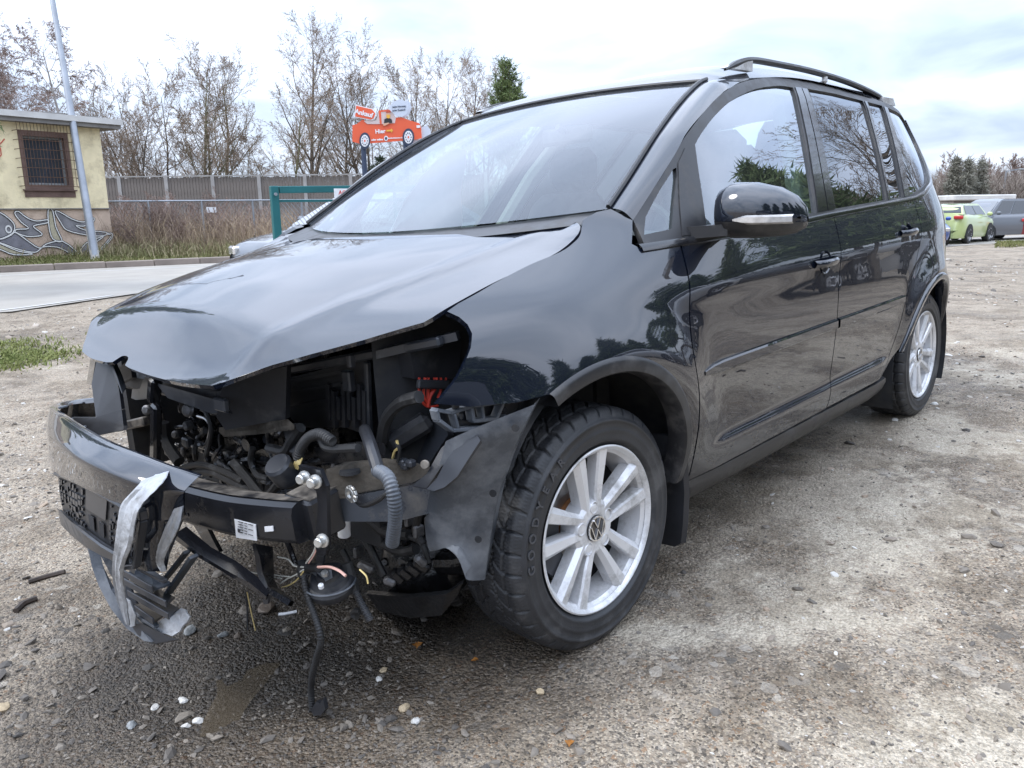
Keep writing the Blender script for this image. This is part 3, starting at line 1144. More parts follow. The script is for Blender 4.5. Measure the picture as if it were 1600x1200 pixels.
def make_wheel():
    """hub centre at the origin, outside face towards -y"""
    root = empty('wheel', (0, 0, 0))
    ty = fast_mesh('tyre', TYRE_V, TYRE_F, M['tyre'], root)
    mb = MB()
    word = 'GOODYEAR'
    for i, ch in enumerate(word):
        a = R_(178 - i * 8.2)
        rad = RT - .049
        o = np.array((math.cos(a) * rad, -(TW / 2 + .0045), math.sin(a) * rad))
        er = np.array((math.cos(a), 0, math.sin(a)))
        et = np.array((math.sin(a), 0, -math.cos(a)))
        text_on(mb, ch, o - er * .009, et, er, .030, .0012, bold=.0006)
    for i, ch in enumerate('205/55 R16'):
        a = R_(-30 - i * 4.0)
        rad = RT - .072
        er = np.array((math.cos(a), 0, math.sin(a)))
        et = np.array((math.sin(a), 0, -math.cos(a)))
        o = er * rad + np.array((0, -(TW / 2 + .001), 0))
        text_on(mb, ch, o, et, er, .013, .001)
    tag(mb.build('sidewall_lettering', M['tyre_text'], ty, fix=False), kind='stuff')
    yo = -.0955                                   # rim edge plane
    mb = MB()
    A = (0, -1, 0)
    # barrel and lip
    mb.lathe([(RR - .040, -.06), (RR - .030, .030), (RR - .022, .060), (RR - .021, .078), (RR - .010, .088), (RR - .002, .093), (RR + .001, .0975), (RR - .003, .0995), (RR - .009, .096), (RR - .013, .088)], (0, 0, 0), A, 96)
    rim = mb.build('rim', M['alloy'], root, angle=40)
    mb = MB()
    mb.lathe([(RR - .042, -.07), (RR - .045, .028)], (0, 0, 0), A, 64)
    mb.build('inner_barrel', M['well'], rim)
    # hub face
    mb = MB()
    mb.lathe([(.030, .05), (.034, .0795), (.046, .0815), (.062, .080), (.073, .072), (.076, .05), (.076, .03)], (0, 0, 0), A, 60)
    mb.build('hub_face', M['alloy'], rim, angle=30)

    def spoke(sgn, pa):
        rows = []
        for r, off, w, yt in ((.050, .0215, .025, .0795), (.075, .0240, .027, .0805), (.11, .0295, .031, .083), (.15, .0370, .036, .0865), (.182, .0430, .040, .0890), (RR - .006, .0480, .044, .0905)):
            cx = sgn * off
            hw = w / 2
            # six corners: raised flat with one broad chamfer away from the pair's slot
            sec = [(cx - sgn * hw, yt - .036), (cx - sgn * hw, yt - .007), (cx - sgn * (hw - .003), yt - .001), (cx + sgn * (hw * .30), yt + .0015), (cx + sgn * hw, yt - .010), (cx + sgn * hw, yt - .040)]
            row = []
            for t_, h_ in sec:
                er = np.array((math.cos(pa), 0, math.sin(pa)))
                et = np.array((-math.sin(pa), 0, math.cos(pa)))
                row.append(er * math.sqrt(max(r * r - t_ * t_, 1e-6)) + et * t_ + np.array((0, -h_, 0)))
            rows.append(row)
        return rows
    for k in range(5):
        pa = R_(90 + 72 * k)
        for sgn in (-1, 1):
            MB().grid(spoke(sgn, pa), cv=True).build('spoke', M['alloy'], rim, angle=18)
        er = np.array((math.cos(pa), 0, math.sin(pa)))
        o = er * .056
        MB().lathe([(.0125, .060), (.0128, .0815), (.0150, .0825), (.0165, .0805), (.0175, .07)], o, A, 18).build('bolt_seat', M['alloy'], rim, angle=40)
        MB().lathe([(.0120, .0672), (1e-4, .0672)], o, A, 14).build('bolt_recess', M['well'], rim)
        MB().lathe([(.0085, .066), (.0085, .074), (.0065, .0765), (.004, .0765), (.004, .071), (1e-4, .071)], o, A, 6).build('wheel_bolt', M['darkmetal'], rim, angle=20)
    # cap with its emblem
    MB().lathe([(.0330, .072), (.0330, .0830), (.0310, .0845), (1e-4, .0852)], (0, 0, 0), A, 40).build('hub_cap', M['trim_gloss'], rim)
    mb = MB()
    mb.lathe([(.0285, .0845), (.0290, .0868), (.0320, .0868), (.0328, .0845)], (0, 0, 0), A, 40)
    yq = -.0862
    # letters as strokes: x to the viewer's right is +x
    strokes = [((-.0118, .0262), (0, .0030)), ((.0118, .0262), (0, .0030)),
               ((-.0245, .0130), (-.0115, -.0255)), ((-.0115, -.0255), (0, -.0010)), ((.0, -.0010), (.0115, -.0255)), ((.0115, -.0255), (.0245, .0130))]
    for (x0, z0), (x1, z1) in strokes:
        mb.bar((x0, yq, z0), (x1, yq, z1), .0026, .0052, up=(0, 1, 0))
    em = mb.build('hub_emblem', M['chrome'], rim)
    tag(em, kind='stuff')
    # brake
    MB().lathe([(.070, .010), (.140, .010), (.140, -.012), (.070, -.012), (.070, .010)], (0, 0, 0), A, 48).build('brake_disc', M['rotor'], root)
    MB().lathe([(1e-4, .045), (.060, .045), (.0695, .038), (.0695, -.01)], (0, 0, 0), A, 40).build('disc_hat', M['rust'], root)
    mb = MB()
    P = [(math.cos(R_(a)) * r, math.sin(R_(a)) * r) for a, r in [(140, .10), (155, .098), (180, .096), (205, .098), (220, .10), (220, .155), (200, .165), (180, .168), (160, .165), (140, .155)]]
    mb.prism(P, (0, -.005, 0), (1, 0, 0), (0, 0, 1), .07)
    mb.build('brake_caliper', M['caliper'], root)
    MB().lathe([(.165, -.03), (.04, -.035)], (0, 0, 0), A, 40).build('splash_shield', M['well'], root)
    return root


wheel0 = make_wheel()
wheel0.parent = car
WZ = RT - .002
wheel0.location = (0, -.7605, WZ)
wheel0.rotation_euler = (0, R_(-4), R_(-1.8))
tag(wheel0, 'front wheel with five double spokes')
for loc, rot in (((2.678, -.742, WZ), (0, R_(38), 0)), ((0, .7605, WZ), (0, 0, math.pi)), ((2.678, .742, WZ), (0, 0, math.pi))):
    w2 = copy_tree(wheel0)
    if 'label' in w2:
        del w2['label']
    w2.parent = car
    w2.location = loc
    w2.rotation_euler = rot

# wheel housings: dark half drums
for s in (-1, 1):
    for cx, cz, r0 in ((.03, .33, .405), (2.60, .31, .42)):
        mb = MB()
        rows = []
        for yy_ in (.885, .80, .70, .60, .56):
            rows.append([(cx + r0 * math.cos(a), s * (yy_ - .03), max(.10, cz + r0 * math.sin(a))) for a in np.linspace(R_(-25), R_(205 if cx > 1 else 150), 26)])
        rows.append([(cx + .02 * math.cos(a), s * .53, cz + .02 * math.sin(a)) for a in np.linspace(R_(-25), R_(205 if cx > 1 else 150), 26)])
        mb.grid(rows).build('wheel_housing', M['well'], car)
    # mud flap behind the front wheel
    mb = MB()
    rows = []
    for z, x, y0, y1 in ((.47, .335, .80, .884), (.40, .350, .74, .888), (.30, .368, .66, .884), (.20, .380, .63, .872), (.135, .384, .63, .862), (.118, .386, .66, .84)):
        rows.append([(x - .012, s * (y0), z), (x - .010, s * (y0 * .4 + y1 * .6), z), (x - .004, s * (y1 - .008), z), (x + .012, s * y1, z), (x + .018, s * (y1 - .004), z), (x + .006, s * (y0 + .02), z)])
    mb.grid(rows, cv=True)
    fl = mb.build('mud_flap', M['plastic'], car, angle=40)
    for z in (.36, .20):
        MB().disc((.342 + (.36 - z) * .12, s * .80, z), (-1, 0, 0), .011, .008, 10).build('screw', M['plastic_clean'], fl)

# floor pan and dark inner body so that nothing shines through
MB().box((1.55, 0, .28), (2.3, 1.40, .10), bev=.03).build('floor_pan', M['well'], car)
MB().box((3.05, 0, .36), (.5, 1.2, .22), bev=.05).build('rear_underbody', M['well'], car)
MB().box((.30, 0, .62), (.06, 1.30, .72)).build('bulkhead', M['well'], car)
# ------------------------------------------------------------------ cabin
mb = MB()
rows = []
for x, z in ((.10, .98), (.28, 1.035), (.55, 1.03), (.68, .985), (.72, .90), (.70, .70), (.66, .45)):
    rows.append([(x + .05 * abs(k) ** 2, k * .74, z - .02 * abs(k) ** 3) for k in np.linspace(-1, 1, 13)])
mb.grid(rows).build('dashboard', M['cab'], car)
mb = MB()
ang = np.linspace(0, 2 * math.pi, 32, endpoint=False)
mb.tube([np.array((.86, -.36, .93)) + .185 * (math.cos(a) * np.array((0, 1, 0)) + math.sin(a) * np.array((.42, 0, .9))) for a in ang], .016, 8, closed=True)
sw = mb.build('steering_wheel', M['trim'], car)
MB().lathe([(1e-4, -.03), (.07, -.02), (.085, .01), (.06, .03), (1e-4, .035)], (.87, -.36, .93), (.9, 0, -.42), 20).build('steering_boss', M['cab'], sw)


def seat(x, y, w=.50):
    mb = MB()
    rows = []
    for z, d, ww, th_ in ((.50, 0, .9, .16), (.60, .02, 1, .17), (.80, .09, 1.0, .15), (1.0, .16, .95, .13), (1.12, .20, .82, .11), (1.17, .215, .6, .07)):
        rows.append([(x + d + th_ * .5 * math.sin(a), y + w * ww * .5 * math.copysign(abs(math.cos(a)) ** .5, math.cos(a)), z) for a in np.linspace(0, 2 * math.pi, 20, endpoint=False)])
    mb.grid(rows, cv=True)
    mb.add(rows[-1], [tuple(range(20))])
    st = mb.build('seat_back', M['seat'], car)
    MB().box((x - .22, y, .50), (.52, w, .16), bev=.05).build('seat_cushion', M['seat'], st)
    MB().box((x + .25, y, 1.27), (.10, .27, .19), bev=.045).build('head_restraint', M['seat'], st)


for x, y, w in ((1.22, -.36, .5), (1.22, .36, .5), (2.08, -.44, .42), (2.08, 0, .42), (2.08, .44, .42)):
    seat(x, y, w)
# headliner and pillars inside
mb = MB()
rows = []
for x, z in ((1.06, 1.475), (1.4, 1.53), (1.8, 1.56), (2.3, 1.565), (2.9, 1.53)):
    rows.append([(x, k * .56, z - .05 * abs(k) ** 3) for k in np.linspace(-1, 1, 9)])
mb.grid(rows).build('headliner', M['cab_light'], car)
for s in (-1, 1):
    MB().tube([(1.38, s * .76, 1.0), (1.52, s * .66, 1.25), (1.66, s * .54, 1.46)], .04, 8).build('pillar_lining', M['cab_light'], car)
    MB().grid([[(x, s * .80, z) for x in np.linspace(.45, 2.85, 5)] for z in (.33, .6, .96)]).build('door_lining', M['cab'], car)
MB().tube([(.93, 0, 1.40), (.97, 0, 1.385)], .012, 6).build('mirror_stalk', M['trim'], car)
MB().box((.985, 0, 1.37), (.03, .24, .065), bev=.012).build('inside_mirror', M['trim'], car)
# pale sheet standing in for the bright view through the far door window
mb = MB()
rows = []
for k in np.linspace(0, 1, 9):
    x = .62 + .75 * k
    zt = 1.02 + .36 * min(1, k * 2.2) ** .7
    rows.append([(x, .74 - .07 * t + .012 * math.sin(t * 9 + k * 5), 1.0 + (zt - 1.0) * t) for t in np.linspace(0, 1, 7)])
# (kept low: only its lower corner shows above the dashboard)
mb.grid(rows[:6]).build('far_window_sheet', M['window_sheet'], car)

# ------------------------------------------------------------------ outside mirrors, handles
for s in (-1, 1):
    par = car
    mb = MB()
    # housing: sections along y, each an egg in (x, z)
    secs = []
    for t, sx, sz, dx, dz in ((0, .62, .62, .02, -.004), (.08, .86, .86, .01, 0), (.25, 1.0, 1.0, 0, .002), (.5, .98, .98, .012, .0), (.75, .86, .86, .035, -.006), (.9, .64, .66, .06, -.014), (.98, .34, .38, .08, -.022), (1.0, .08, .1, .088, -.026)):
        y = .868 + .215 * t
        row = []
        for a in np.linspace(0, 2 * math.pi, 28, endpoint=False):
            cx_0, cz_0 = math.cos(a), math.sin(a)
            xx = (-.085 if cx_0 < 0 else .06) * abs(cx_0) ** .85
            z2 = (.080 if cz_0 > 0 else .068) * math.copysign(abs(cz_0) ** .8, cz_0)
            row.append((.572 + dx + xx * sx, s * y, 1.060 + dz + z2 * sz))
        secs.append(row)
    mb.grid(secs, cv=True)
    mb.add(secs[0], [tuple(range(28))])
    hz_ = mb.build('wing_mirror', M['paint'], car, angle=50)
    # lower dark half shell and arm
    mb = MB()
    sec2 = []
    for row in secs:
        q = np.array(row)
        c = q.mean(0)
        low = [c + (p - c) * 1.02 + np.array((0, 0, -.0015)) for p in q if p[2] <= 1.052]
        sec2.append(resample(sorted(low, key=lambda p: p[0]), 14))
    mb.grid(sec2)
    mb.build('mirror_lower_shell', M['trim'], hz_)
    mb = MB()
    mb.grid([[(.55 + a_, s * .825, 1.002 + h0), (.69 + a_ * .2, s * .825, 1.006 + h0), (.68, s * .90, 1.012 + h1), (.58, s * .90, 1.012 + h1)] for a_, h0, h1 in ((0, 0, .010), (0, .030, .045))])
    mb.v, mb.f = [], []
    for (x0, x1, y, z0, z1), (x2, x3, y2, z2, z3) in (((.44, .63, .825, .996, 1.030), (.50, .63, .93, 1.002, 1.032)),):
        P = [(x0, s * y, z0), (x1, s * y, z0), (x1, s * y, z1), (x0, s * y, z1), (x2, s * y2, z2), (x3, s * y2, z2), (x3, s * y2, z3), (x2, s * y2, z3)]
        mb.add(P, [(0, 1, 2, 3), (4, 7, 6, 5), (0, 4, 5, 1), (1, 5, 6, 2), (2, 6, 7, 3), (3, 7, 4, 0)])
    mb.build('mirror_arm', M['trim'], hz_, angle=25)
    # turn signal strip along the front of the shell
    mb = MB()
    rows = []
    for k in np.linspace(0, 1, 12):
        y = .955 + .125 * k
        x = np.interp(y, [.868, .94, 1.0, 1.04, 1.07, 1.088], [.486, .479, .493, .515, .550, .587])
        h_ = .012 * min(1, .3 + 3 * k)
        zc_ = 1.043 - .004 * k
        rows.append([(x + .004, s * (y), zc_ - h_), (x - .010, s * (y + .003), zc_ - h_ * .6), (x - .011, s * (y + .003), zc_ + h_ * .6), (x + .004, s * y, zc_ + h_)])
    mb.grid(rows).build('turn_signal', M['lens'], hz_)
    MB().grid([[(.635 + .012 * ty, s * (.90 + .13 * tx), 1.015 + .10 * ty) for tx in (0, 1)] for ty in (0, 1)]).build('mirror_glass', M['chrome'], hz_)

for x, z in ((1.27, .868), (2.175, .925)):
    for s in (-1, 1):
        ys = float(H(x, z)[0])
        mb = MB()
        rows = []
        for k in np.linspace(0, 1, 9):
            xx = x - .085 + .17 * k
            o_ = .030 * math.sin(math.pi * k) ** .4 + .003
            zc_ = z + .006 * k
            rows.append([(xx, s * (ys + o_ - .010), zc_ - .012), (xx, s * (ys + o_), zc_ - .012), (xx, s * (ys + o_ + .006), zc_ - .004), (xx, s * (ys + o_ + .006), zc_ + .006), (xx, s * (ys + o_), zc_ + .013), (xx, s * (ys + o_ - .010), zc_ + .013)])
        mb.grid(rows, cv=True)
        hd = mb.build('door_handle', M['paint'], car, angle=40)
        # dished cup behind the handle
        mb = MB()
        rws = []
        for rr_, dd in ((1.0, .0015), (.8, -.004), (.4, -.012), (.02, -.015)):
            rws.append([(x + .01 + .044 * rr_ * math.cos(a), s * (ys + dd + .001), z + .002 + .040 * rr_ * math.sin(a)) for a in np.linspace(0, 2 * math.pi, 24, endpoint=False)])
        mb.grid(rws, cv=True).build('handle_cup', M['paint'], hd, angle=180)
# ------------------------------------------------------------------ torn-open front
def ribbon(L, R, th=.004, nrm=None):
    """thin sheet between two edge curves, given a thickness"""
    L, R = np.array(L, float), np.array(R, float)
    mb = MB()
    d = np.cross(R - L, np.gradient(L, axis=0))
    d /= np.linalg.norm(d, axis=1)[:, None] + 1e-12
    d *= th / 2
    mb.grid([[L[i] + d[i], R[i] + d[i], R[i] - d[i], L[i] - d[i]] for i in range(len(L))], cv=True)
    return mb


def corr(pts, r, pitch=.008, n=10, depth=.16):
    """corrugated hose along a curve"""
    P = np.array(catmull(pts, 10), float)
    L = np.linalg.norm(np.diff(P, axis=0), axis=1).sum()
    k = int(L / pitch) * 4
    P = resample(P, max(8, k))
    rr = [r * (1, 1, 1 - depth, 1 - depth)[i % 4] for i in range(len(P))]
    return MB().tube(P, rr, n)


def hose(pts, r, n=8, sub=6):
    return MB().tube(catmull(pts, sub), r, n)


# ---- far and near inner wings, engine bay shell
bay = MB()
bay.box((-.10, .60, .60), (.90, .05, .50))
bay.build('inner_wing', M['well'], car)
mb = MB()
mb.grid([[(-.46, -.60, z) for z in (.50, .62, .88)], [(-.30, -.64, z) for z in (.50, .64, .93)], [(.0, -.66, z) for z in (.48, .66, .97)], [(.24, -.66, z) for z in (.48, .66, .97)]])
mb.build('inner_wing', M['well'], car)
MB().box((.02, 0, .36), (.86, 1.0, .10)).build('undershield', M['well'], car)

# ---- engine: block, cover, ribs, pulleys, pipes
eng = empty('engine', (0, 0, 0))
eng.parent = car
MB().box((-.16, .05, .62), (.46, .62, .40), bev=.05).build('engine_block', M['engine'], eng)
MB().box((-.18, .10, .80), (.40, .50, .10), bev=.03).build('engine_cover', M['plastic'], eng)
for i in range(9):
    MB().bar((-.40, -.20 + i * .06, .50), (-.40, -.17 + i * .06, .72), .012, .025).build('block_rib', M['engine'], eng)
r_ = random.Random(5)
clut = MB()
for i in range(44):
    y = r_.uniform(-.34, .36)
    z = r_.uniform(.40, .72)
    x = -.46 + r_.uniform(-.05, .09)
    k = r_.random()
    if k < .35:
        clut.box((x, y, z), (r_.uniform(.03, .07), r_.uniform(.03, .09), r_.uniform(.02, .07)), Matrix.Rotation(r_.uniform(-.6, .6), 3, 'X'), .006)
    elif k < .7:
        clut.lathe([(1e-4, 0), (.02, 0), (.026, .01), (.026, .03), (.018, .034), (.018, .05), (1e-4, .05)], (x, y, z), (-1, r_.uniform(-.8, .8), r_.uniform(-.5, .8)), 12)
    else:
        p0 = np.array((x, y, z))
        clut.tube(catmull([p0, p0 + (-.03, r_.uniform(-.1, .1), r_.uniform(-.08, .08)), p0 + (.0, r_.uniform(-.2, .2), r_.uniform(-.15, .15))], 5), r_.uniform(.006, .014), 7)
tag(clut.build('engine_fittings', M['engine'], eng), kind='stuff')
# small bright things among the engine parts
x0 = -.52
for (u, v), r, h_ in (((280, 678), .012, .02), ((357, 712), .014, .02), ((433, 742), .013, .02), ((300, 640), .02, .02), ((235, 640), .016, .02)):
    MB().lathe([(1e-4, 0), (r, 0), (r, h_), (r * .6, h_ + .006), (1e-4, h_ + .006)], PX(u, v, x0), (-1, -.6, .2), 12).build('engine_cap', M['engine2'], eng, angle=30)
hose([PX(u, v, x0 - .02) for u, v in [(309, 650), (322, 655), (328, 668), (324, 690), (318, 698)]], .0045).build('silver_pipe', M['steel'], eng)
hose([PX(u, v, x0 - .02) for u, v in [(300, 697), (318, 700), (340, 712), (352, 722)]], .004).build('silver_pipe', M['steel'], eng)
hose([PX(u, v, x0 - .01) for u, v in [(345, 720), (362, 742), (380, 764), (398, 776)]], .014).build('alloy_pipe', M['engine2'], eng)
for pts, r in ((([(255, 660), (258, 685), (268, 705), (280, 722)]), .017), (([(365, 722), (385, 745), (405, 770), (415, 778)]), .012),
               (([(415, 780), (430, 762), (442, 745), (450, 728)]), .011), (([(275, 735), (310, 726), (345, 735), (380, 752)]), .009),
               (([(290, 742), (330, 738), (375, 760), (415, 776)]), .010), (([(395, 700), (392, 720), (402, 742), (420, 748)]), .008),
               (([(420, 700), (445, 705), (455, 690), (470, 668)]), .012), (([(300, 610), (320, 640), (330, 672), (322, 712)]), .007)):
    hose([PX(u, v, -.575) for u, v in pts], r).build('engine_hose', M['rubber'], eng)
r3 = random.Random(12)
for i in range(34):
    u0, v0 = r3.uniform(262, 455), r3.uniform(648, 775)
    pts = [(u0, v0)]
    du, dv = r3.uniform(-1, 1), r3.uniform(-1, 1)
    for _ in range(4):
        du, dv = du + r3.uniform(-.6, .6), dv + r3.uniform(-.6, .6)
        pts.append((pts[-1][0] + 12 * du, min(785, pts[-1][1] + 12 * dv)))
    mt = r3.choice(('rubber', 'rubber', 'plastic_clean', 'plastic', 'liner', 'engine2'))
    hose([PX(u, v, -.545 + r3.uniform(-.03, .05)) for u, v in pts], r3.choice((.003, .004, .005, .0075)), 6, 4).build('loom', M[mt], eng)
for i in range(26):
    u0, v0 = r3.uniform(265, 460), r3.uniform(655, 775)
    MB().box(PX(u0, v0, -.53 + r3.uniform(-.02, .05)), (r3.uniform(.012, .03), r3.uniform(.012, .04), r3.uniform(.010, .03)), Matrix.Rotation(r3.uniform(-.8, .8), 3, 'X'), .004).build('connector', M[r3.choice(('plastic_clean', 'plastic', 'engine', 'liner', 'engine2'))], eng)
# sensor with a yellow-wired connector
MB().lathe([(1e-4, 0), (.028, 0), (.031, .006), (.031, .05), (.026, .056), (1e-4, .056)], PX(452, 748, -.62), (-.55, -.15, .8), 16).build('sensor', M['plastic_clean'], eng, angle=30)
for k in range(4):
    hose([PX(458 + k * 2.4, 730 + k, -.62), PX(461 + k * 2.4, 722 + k, -.62), PX(466 + k * 2, 716, -.61)], .0022, 5).build('sensor_wire', M['yellow_wire'], eng)
corr([PX(u, v, -.61) for u, v in [(466, 716), (470, 700), (482, 684), (500, 678), (520, 690)]], .012, .007).build('loom', M['rubber'], eng)
hose([PX(u, v, -.60) for u, v in [(462, 712), (478, 690), (498, 682), (512, 700), (560, 700)]], .009).build('loom', M['rubber'], eng)

# ---- lock carrier: upper front cross member, broken plates and the tall air duct on the far side
lc = empty('lock_carrier', (0, 0, 0))
lc.parent = car
MB().bar(PX(200, 590, -.60), PX(360, 618, -.60), .06, .05, bev=.01).build('cross_member', M['plastic'], lc)
mb = MB()
mb.plate([PX(u, v, -.66) for u, v in [(243, 598), (350, 628), (357, 645), (330, 646), (262, 622)]], (-1, -.2, .5), .012)
mb.build('slanted_plate', M['plastic_clean'], lc)
mb = MB()
mb.plate([PX(u, v, x) for u, v, x in [(348, 596, -.68), (448, 572, -.60), (446, 655, -.58), (395, 664, -.62), (352, 672, -.66), (338, 652, -.67)]], (-1, -.6, .1), .02)
mb.build('air_guide', M['plastic'], lc)
MB().plate([PX(u, v, -.60) for u, v in [(342, 668), (450, 655), (460, 664), (400, 672), (350, 676)]], (0, -.3, 1), .012).build('air_guide_ledge', M['soil'], lc)
MB().plate([PX(u, v, x) for u, v, x in [(440, 664, -.56), (462, 662, -.56), (472, 712, -.58), (452, 706, -.58)]], (-1, -.5, 0), .006).build('air_guide_flap', M['plastic'], lc)
MB().box(PX(346, 632, -.69), (.016, .05, .03), bev=.004).build('clip', M['plastic_clean'], lc)
MB().bar(PX(243, 590, -.66), PX(240, 628, -.66), .03, .03, bev=.006).bar(PX(244, 632, -.67), PX(243, 722, -.67), .022, .032, bev=.006).build('support_strut', M['trim_gloss'], lc)
MB().plate([PX(u, v, x) for u, v, x in [(205, 622, -.62), (208, 595, -.62), (222, 588, -.62), (240, 592, -.64), (234, 622, -.64), (212, 625, -.63)]], (-1, -.3, .2), .02).build('mounting_tab', M['plastic_clean'], lc)
MB().box(PX(215, 640, -.50), (.06, .10, .05), bev=.01).build('coolant_tank', M['cab_light'], lc)
MB().bar(PX(196, 665, -.52), PX(240, 655, -.52), .07, .03, bev=.005).build('frame_horn', M['dusty'], lc)
# far-side air duct (broken, standing upright)
mb = MB()
A_ = [PX(u, v, x) for u, v, x in [(152, 558, -.70), (143, 600, -.73), (147, 628, -.75), (150, 652, -.77), (110, 652, -.80), (108, 672, -.80), (130, 685, -.80), (193, 672, -.74)]]
B_ = [PX(u, v, x) for u, v, x in [(172, 566, -.70), (181, 585, -.70), (186, 610, -.71), (190, 640, -.72), (193, 665, -.73)]]
mb.plate([A_[0], B_[0], B_[1], B_[2], B_[3], A_[3], A_[2], A_[1]], (-1, -.5, 0), .012)
mb.plate([A_[3], B_[3], B_[4], A_[7], A_[6], A_[5], A_[4]], (-1, -.4, .2), .012)
mb.build('air_duct', M['plastic'], lc)
MB().plate([PX(u, v, x) for u, v, x in [(142, 556, -.66), (150, 560, -.68), (143, 602, -.70), (135, 600, -.68)]], (-1, -.3, 0), .012).build('duct_edge', M['trim_gloss'], lc)
ribbon([PX(u, v, x) for u, v, x in [(172, 566, -.705), (182, 590, -.71), (191, 615, -.715)]], [PX(u, v, x) for u, v, x in [(180, 566, -.68), (190, 588, -.69), (197, 606, -.70)]], .006).build('duct_lip', M['plastic_clean'], lc)
MB().plate([PX(u, v, -.66) for u, v in [(182, 578), (196, 566), (204, 572), (206, 590), (186, 600)]], (-1, -.2, .2), .015).build('latch_bracket', M['plastic'], lc)

# ---- headlamp opening: battery case, fuse box with red cables, dark crossbars
bat = empty('battery', (0, 0, 0))
bat.parent = car
mb = MB()
c0 = [PX(u, v, x) for u, v, x in [(452, 590, -.42), (575, 560, -.42), (655, 545, -.24), (655, 668, -.24), (578, 682, -.42), (540, 668, -.42), (452, 668, -.42)]]
mb.plate([c0[0], c0[1], c0[4], c0[5], c0[6]], (-1, -.1, 0), .02)
mb.plate([c0[1], c0[2], c0[3], c0[4]], (-.4, -1, 0), .02)
mb.build('battery_case', M['plastic'], bat)
for k in range(8):
    u = 515 + k * 8
    MB().bar(PX(u, 600 + (k % 3) * 10, -.435), PX(u + 1, 655 + (k % 2) * 12, -.435), .012, .012).build('case_rib', M['plastic'], bat)
for v in (588, 606, 628):
    MB().bar(PX(455, v + 8, -.432), PX(535, v - 6, -.432), .008, .008).build('case_rib', M['plastic'], bat)
MB().bar(PX(574, 565, -.43), PX(578, 690, -.43), .014, .014, bev=.003).build('case_edge', M['plastic_clean'], bat)
MB().box(PX(545, 595, -.45), (.02, .03, .05), bev=.004).build('case_clip', M['plastic_clean'], bat)
MB().bar(PX(452, 578, -.50), PX(690, 533, -.38), .025, .022, bev=.005).bar(PX(590, 553, -.44), PX(716, 524, -.34), .03, .018).build('upper_rail', M['plastic_clean'], car)
MB().box(PX(548, 564, -.50), (.016, .016, .03), bev=.003).build('rail_clip', M['plastic'], car)
fb = MB()
fb.plate([PY(u, v, -.66) for u, v in [(640, 545), (722, 528), (716, 592), (648, 592)]], (0, -1, 0), .05)
fuse = fb.build('fuse_box', M['plastic'], car)
for k in range(9):
    u = 650 + k * 7.2
    MB().bar(PY(u, 548 - k * 1.3, -.655), PY(u + 1, 588, -.655), .006, .010).build('fuse_box_rib', M['plastic_clean'], fuse)
for i, pts in enumerate(([(655, 590), (655, 612)], [(664, 590), (662, 618), (668, 630)], [(681, 590), (680, 604), (671, 620), (668, 636)], [(669, 590), (669, 610), (668, 634)], [(689, 590), (689, 608), (684, 622)], [(697, 590), (696, 604)], [(655, 612), (660, 628), (670, 636), (684, 634)])):
    hose([PY(u, v, -.675) for u, v in pts], (.003, .0035, .0055, .004, .003, .0022, .003)[i], 6).build('red_cable', M['red_wire'], fuse)
MB().bar(PY(652, 600, -.682), PY(700, 601, -.682), .012, .02, bev=.003).build('cable_holder', M['plastic'], fuse)
hose([PX(u, v, -.46) for u, v in [(655, 620), (625, 630), (604, 655), (597, 690)]], .014).build('coolant_hose', M['rubber'], car)
mb = MB()
mb.lathe([(1e-4, 0), (.028, 0), (.036, .012), (.036, .02), (.028, .024), (.03, .04), (.018, .052), (1e-4, .052)], PX(616, 682, -.40), (0, -.3, 1), 18)
mb.build('pump', M['engine'], car, angle=30)
MB().bar(PX(605, 695, -.44), PX(672, 655, -.36), .05, .045, bev=.012).build('inlet_pipe', M['plastic'], car)
MB().plate([PX(u, v, x) for u, v, x in [(635, 690, -.34), (690, 640, -.34), (700, 680, -.36), (660, 740, -.40)]], (-1, -.4, .3), .03).build('duct_cover', M['plastic_clean'], car)

# ---- bumper beam and the rail behind it
bm = empty('bumper_beam', (0, 0, 0))
bm.parent = car
ct = catmull([(-.775, -.05, .512), (-.765, -.22, .514), (-.745, -.40, .520), (-.715, -.52, .526), (-.690, -.595, .530)], 6)
rows = []
for q in ct:
    rows.append([q + np.array(d) for d in ((.085, .0, -.012), (.05, 0, .004), (.012, 0, .004), (.0, 0, -.004), (-.004, 0, -.02), (.0, 0, -.075), (.008, 0, -.085), (.03, 0, -.085), (.085, 0, -.08))])
MB().grid(rows, cv=True).add(rows[-1], [tuple(range(9))]).build('beam', M['darkmetal'], bm, angle=30)
rows = [[q + np.array((.078, 0, -.004)), q + np.array((.045, 0, .0062)), q + np.array((.016, 0, .0062))] for q in ct[3:]]
MB().grid(rows).build('dusty_beam_top', M['dusty'], bm)


def nb(u, v, off=.006):                           # on the front face of the beam
    x = -.74
    for _ in range(12):
        q = PX(u, v, x)
        x = float(np.interp(-q[1], [.05, .22, .40, .52, .595], [-.775, -.765, -.745, -.715, -.69])) - off
    return PX(u, v, x)


lab = MB().plate([nb(366, 811), nb(399, 820), nb(401, 845), nb(369, 840)], (-1, -.25, 0), .002).build('sticker', M['label'], bm)
ink = MB()
for i, v in enumerate((815, 819, 823, 827, 831)):
    for a, b in ((372, 380), (382, 386), (388, 395))[:3 if i % 2 == 0 else 2]:
        ink.bar(nb(a, v + (a - 372) * .25, .0085), nb(b, v + (b - 372) * .25, .0085), .0012, .0012)
ink.box(nb(373, 829, .0085), (.001, .008, .008))
tag(ink.build('sticker_print', M['ink'], lab), kind='stuff')
MB().plate([nb(u, v) for u, v in [(413, 823), (426, 822), (427, 830), (414, 831)]], (-1, -.3, 0), .002).build('sticker', M['label'], bm)
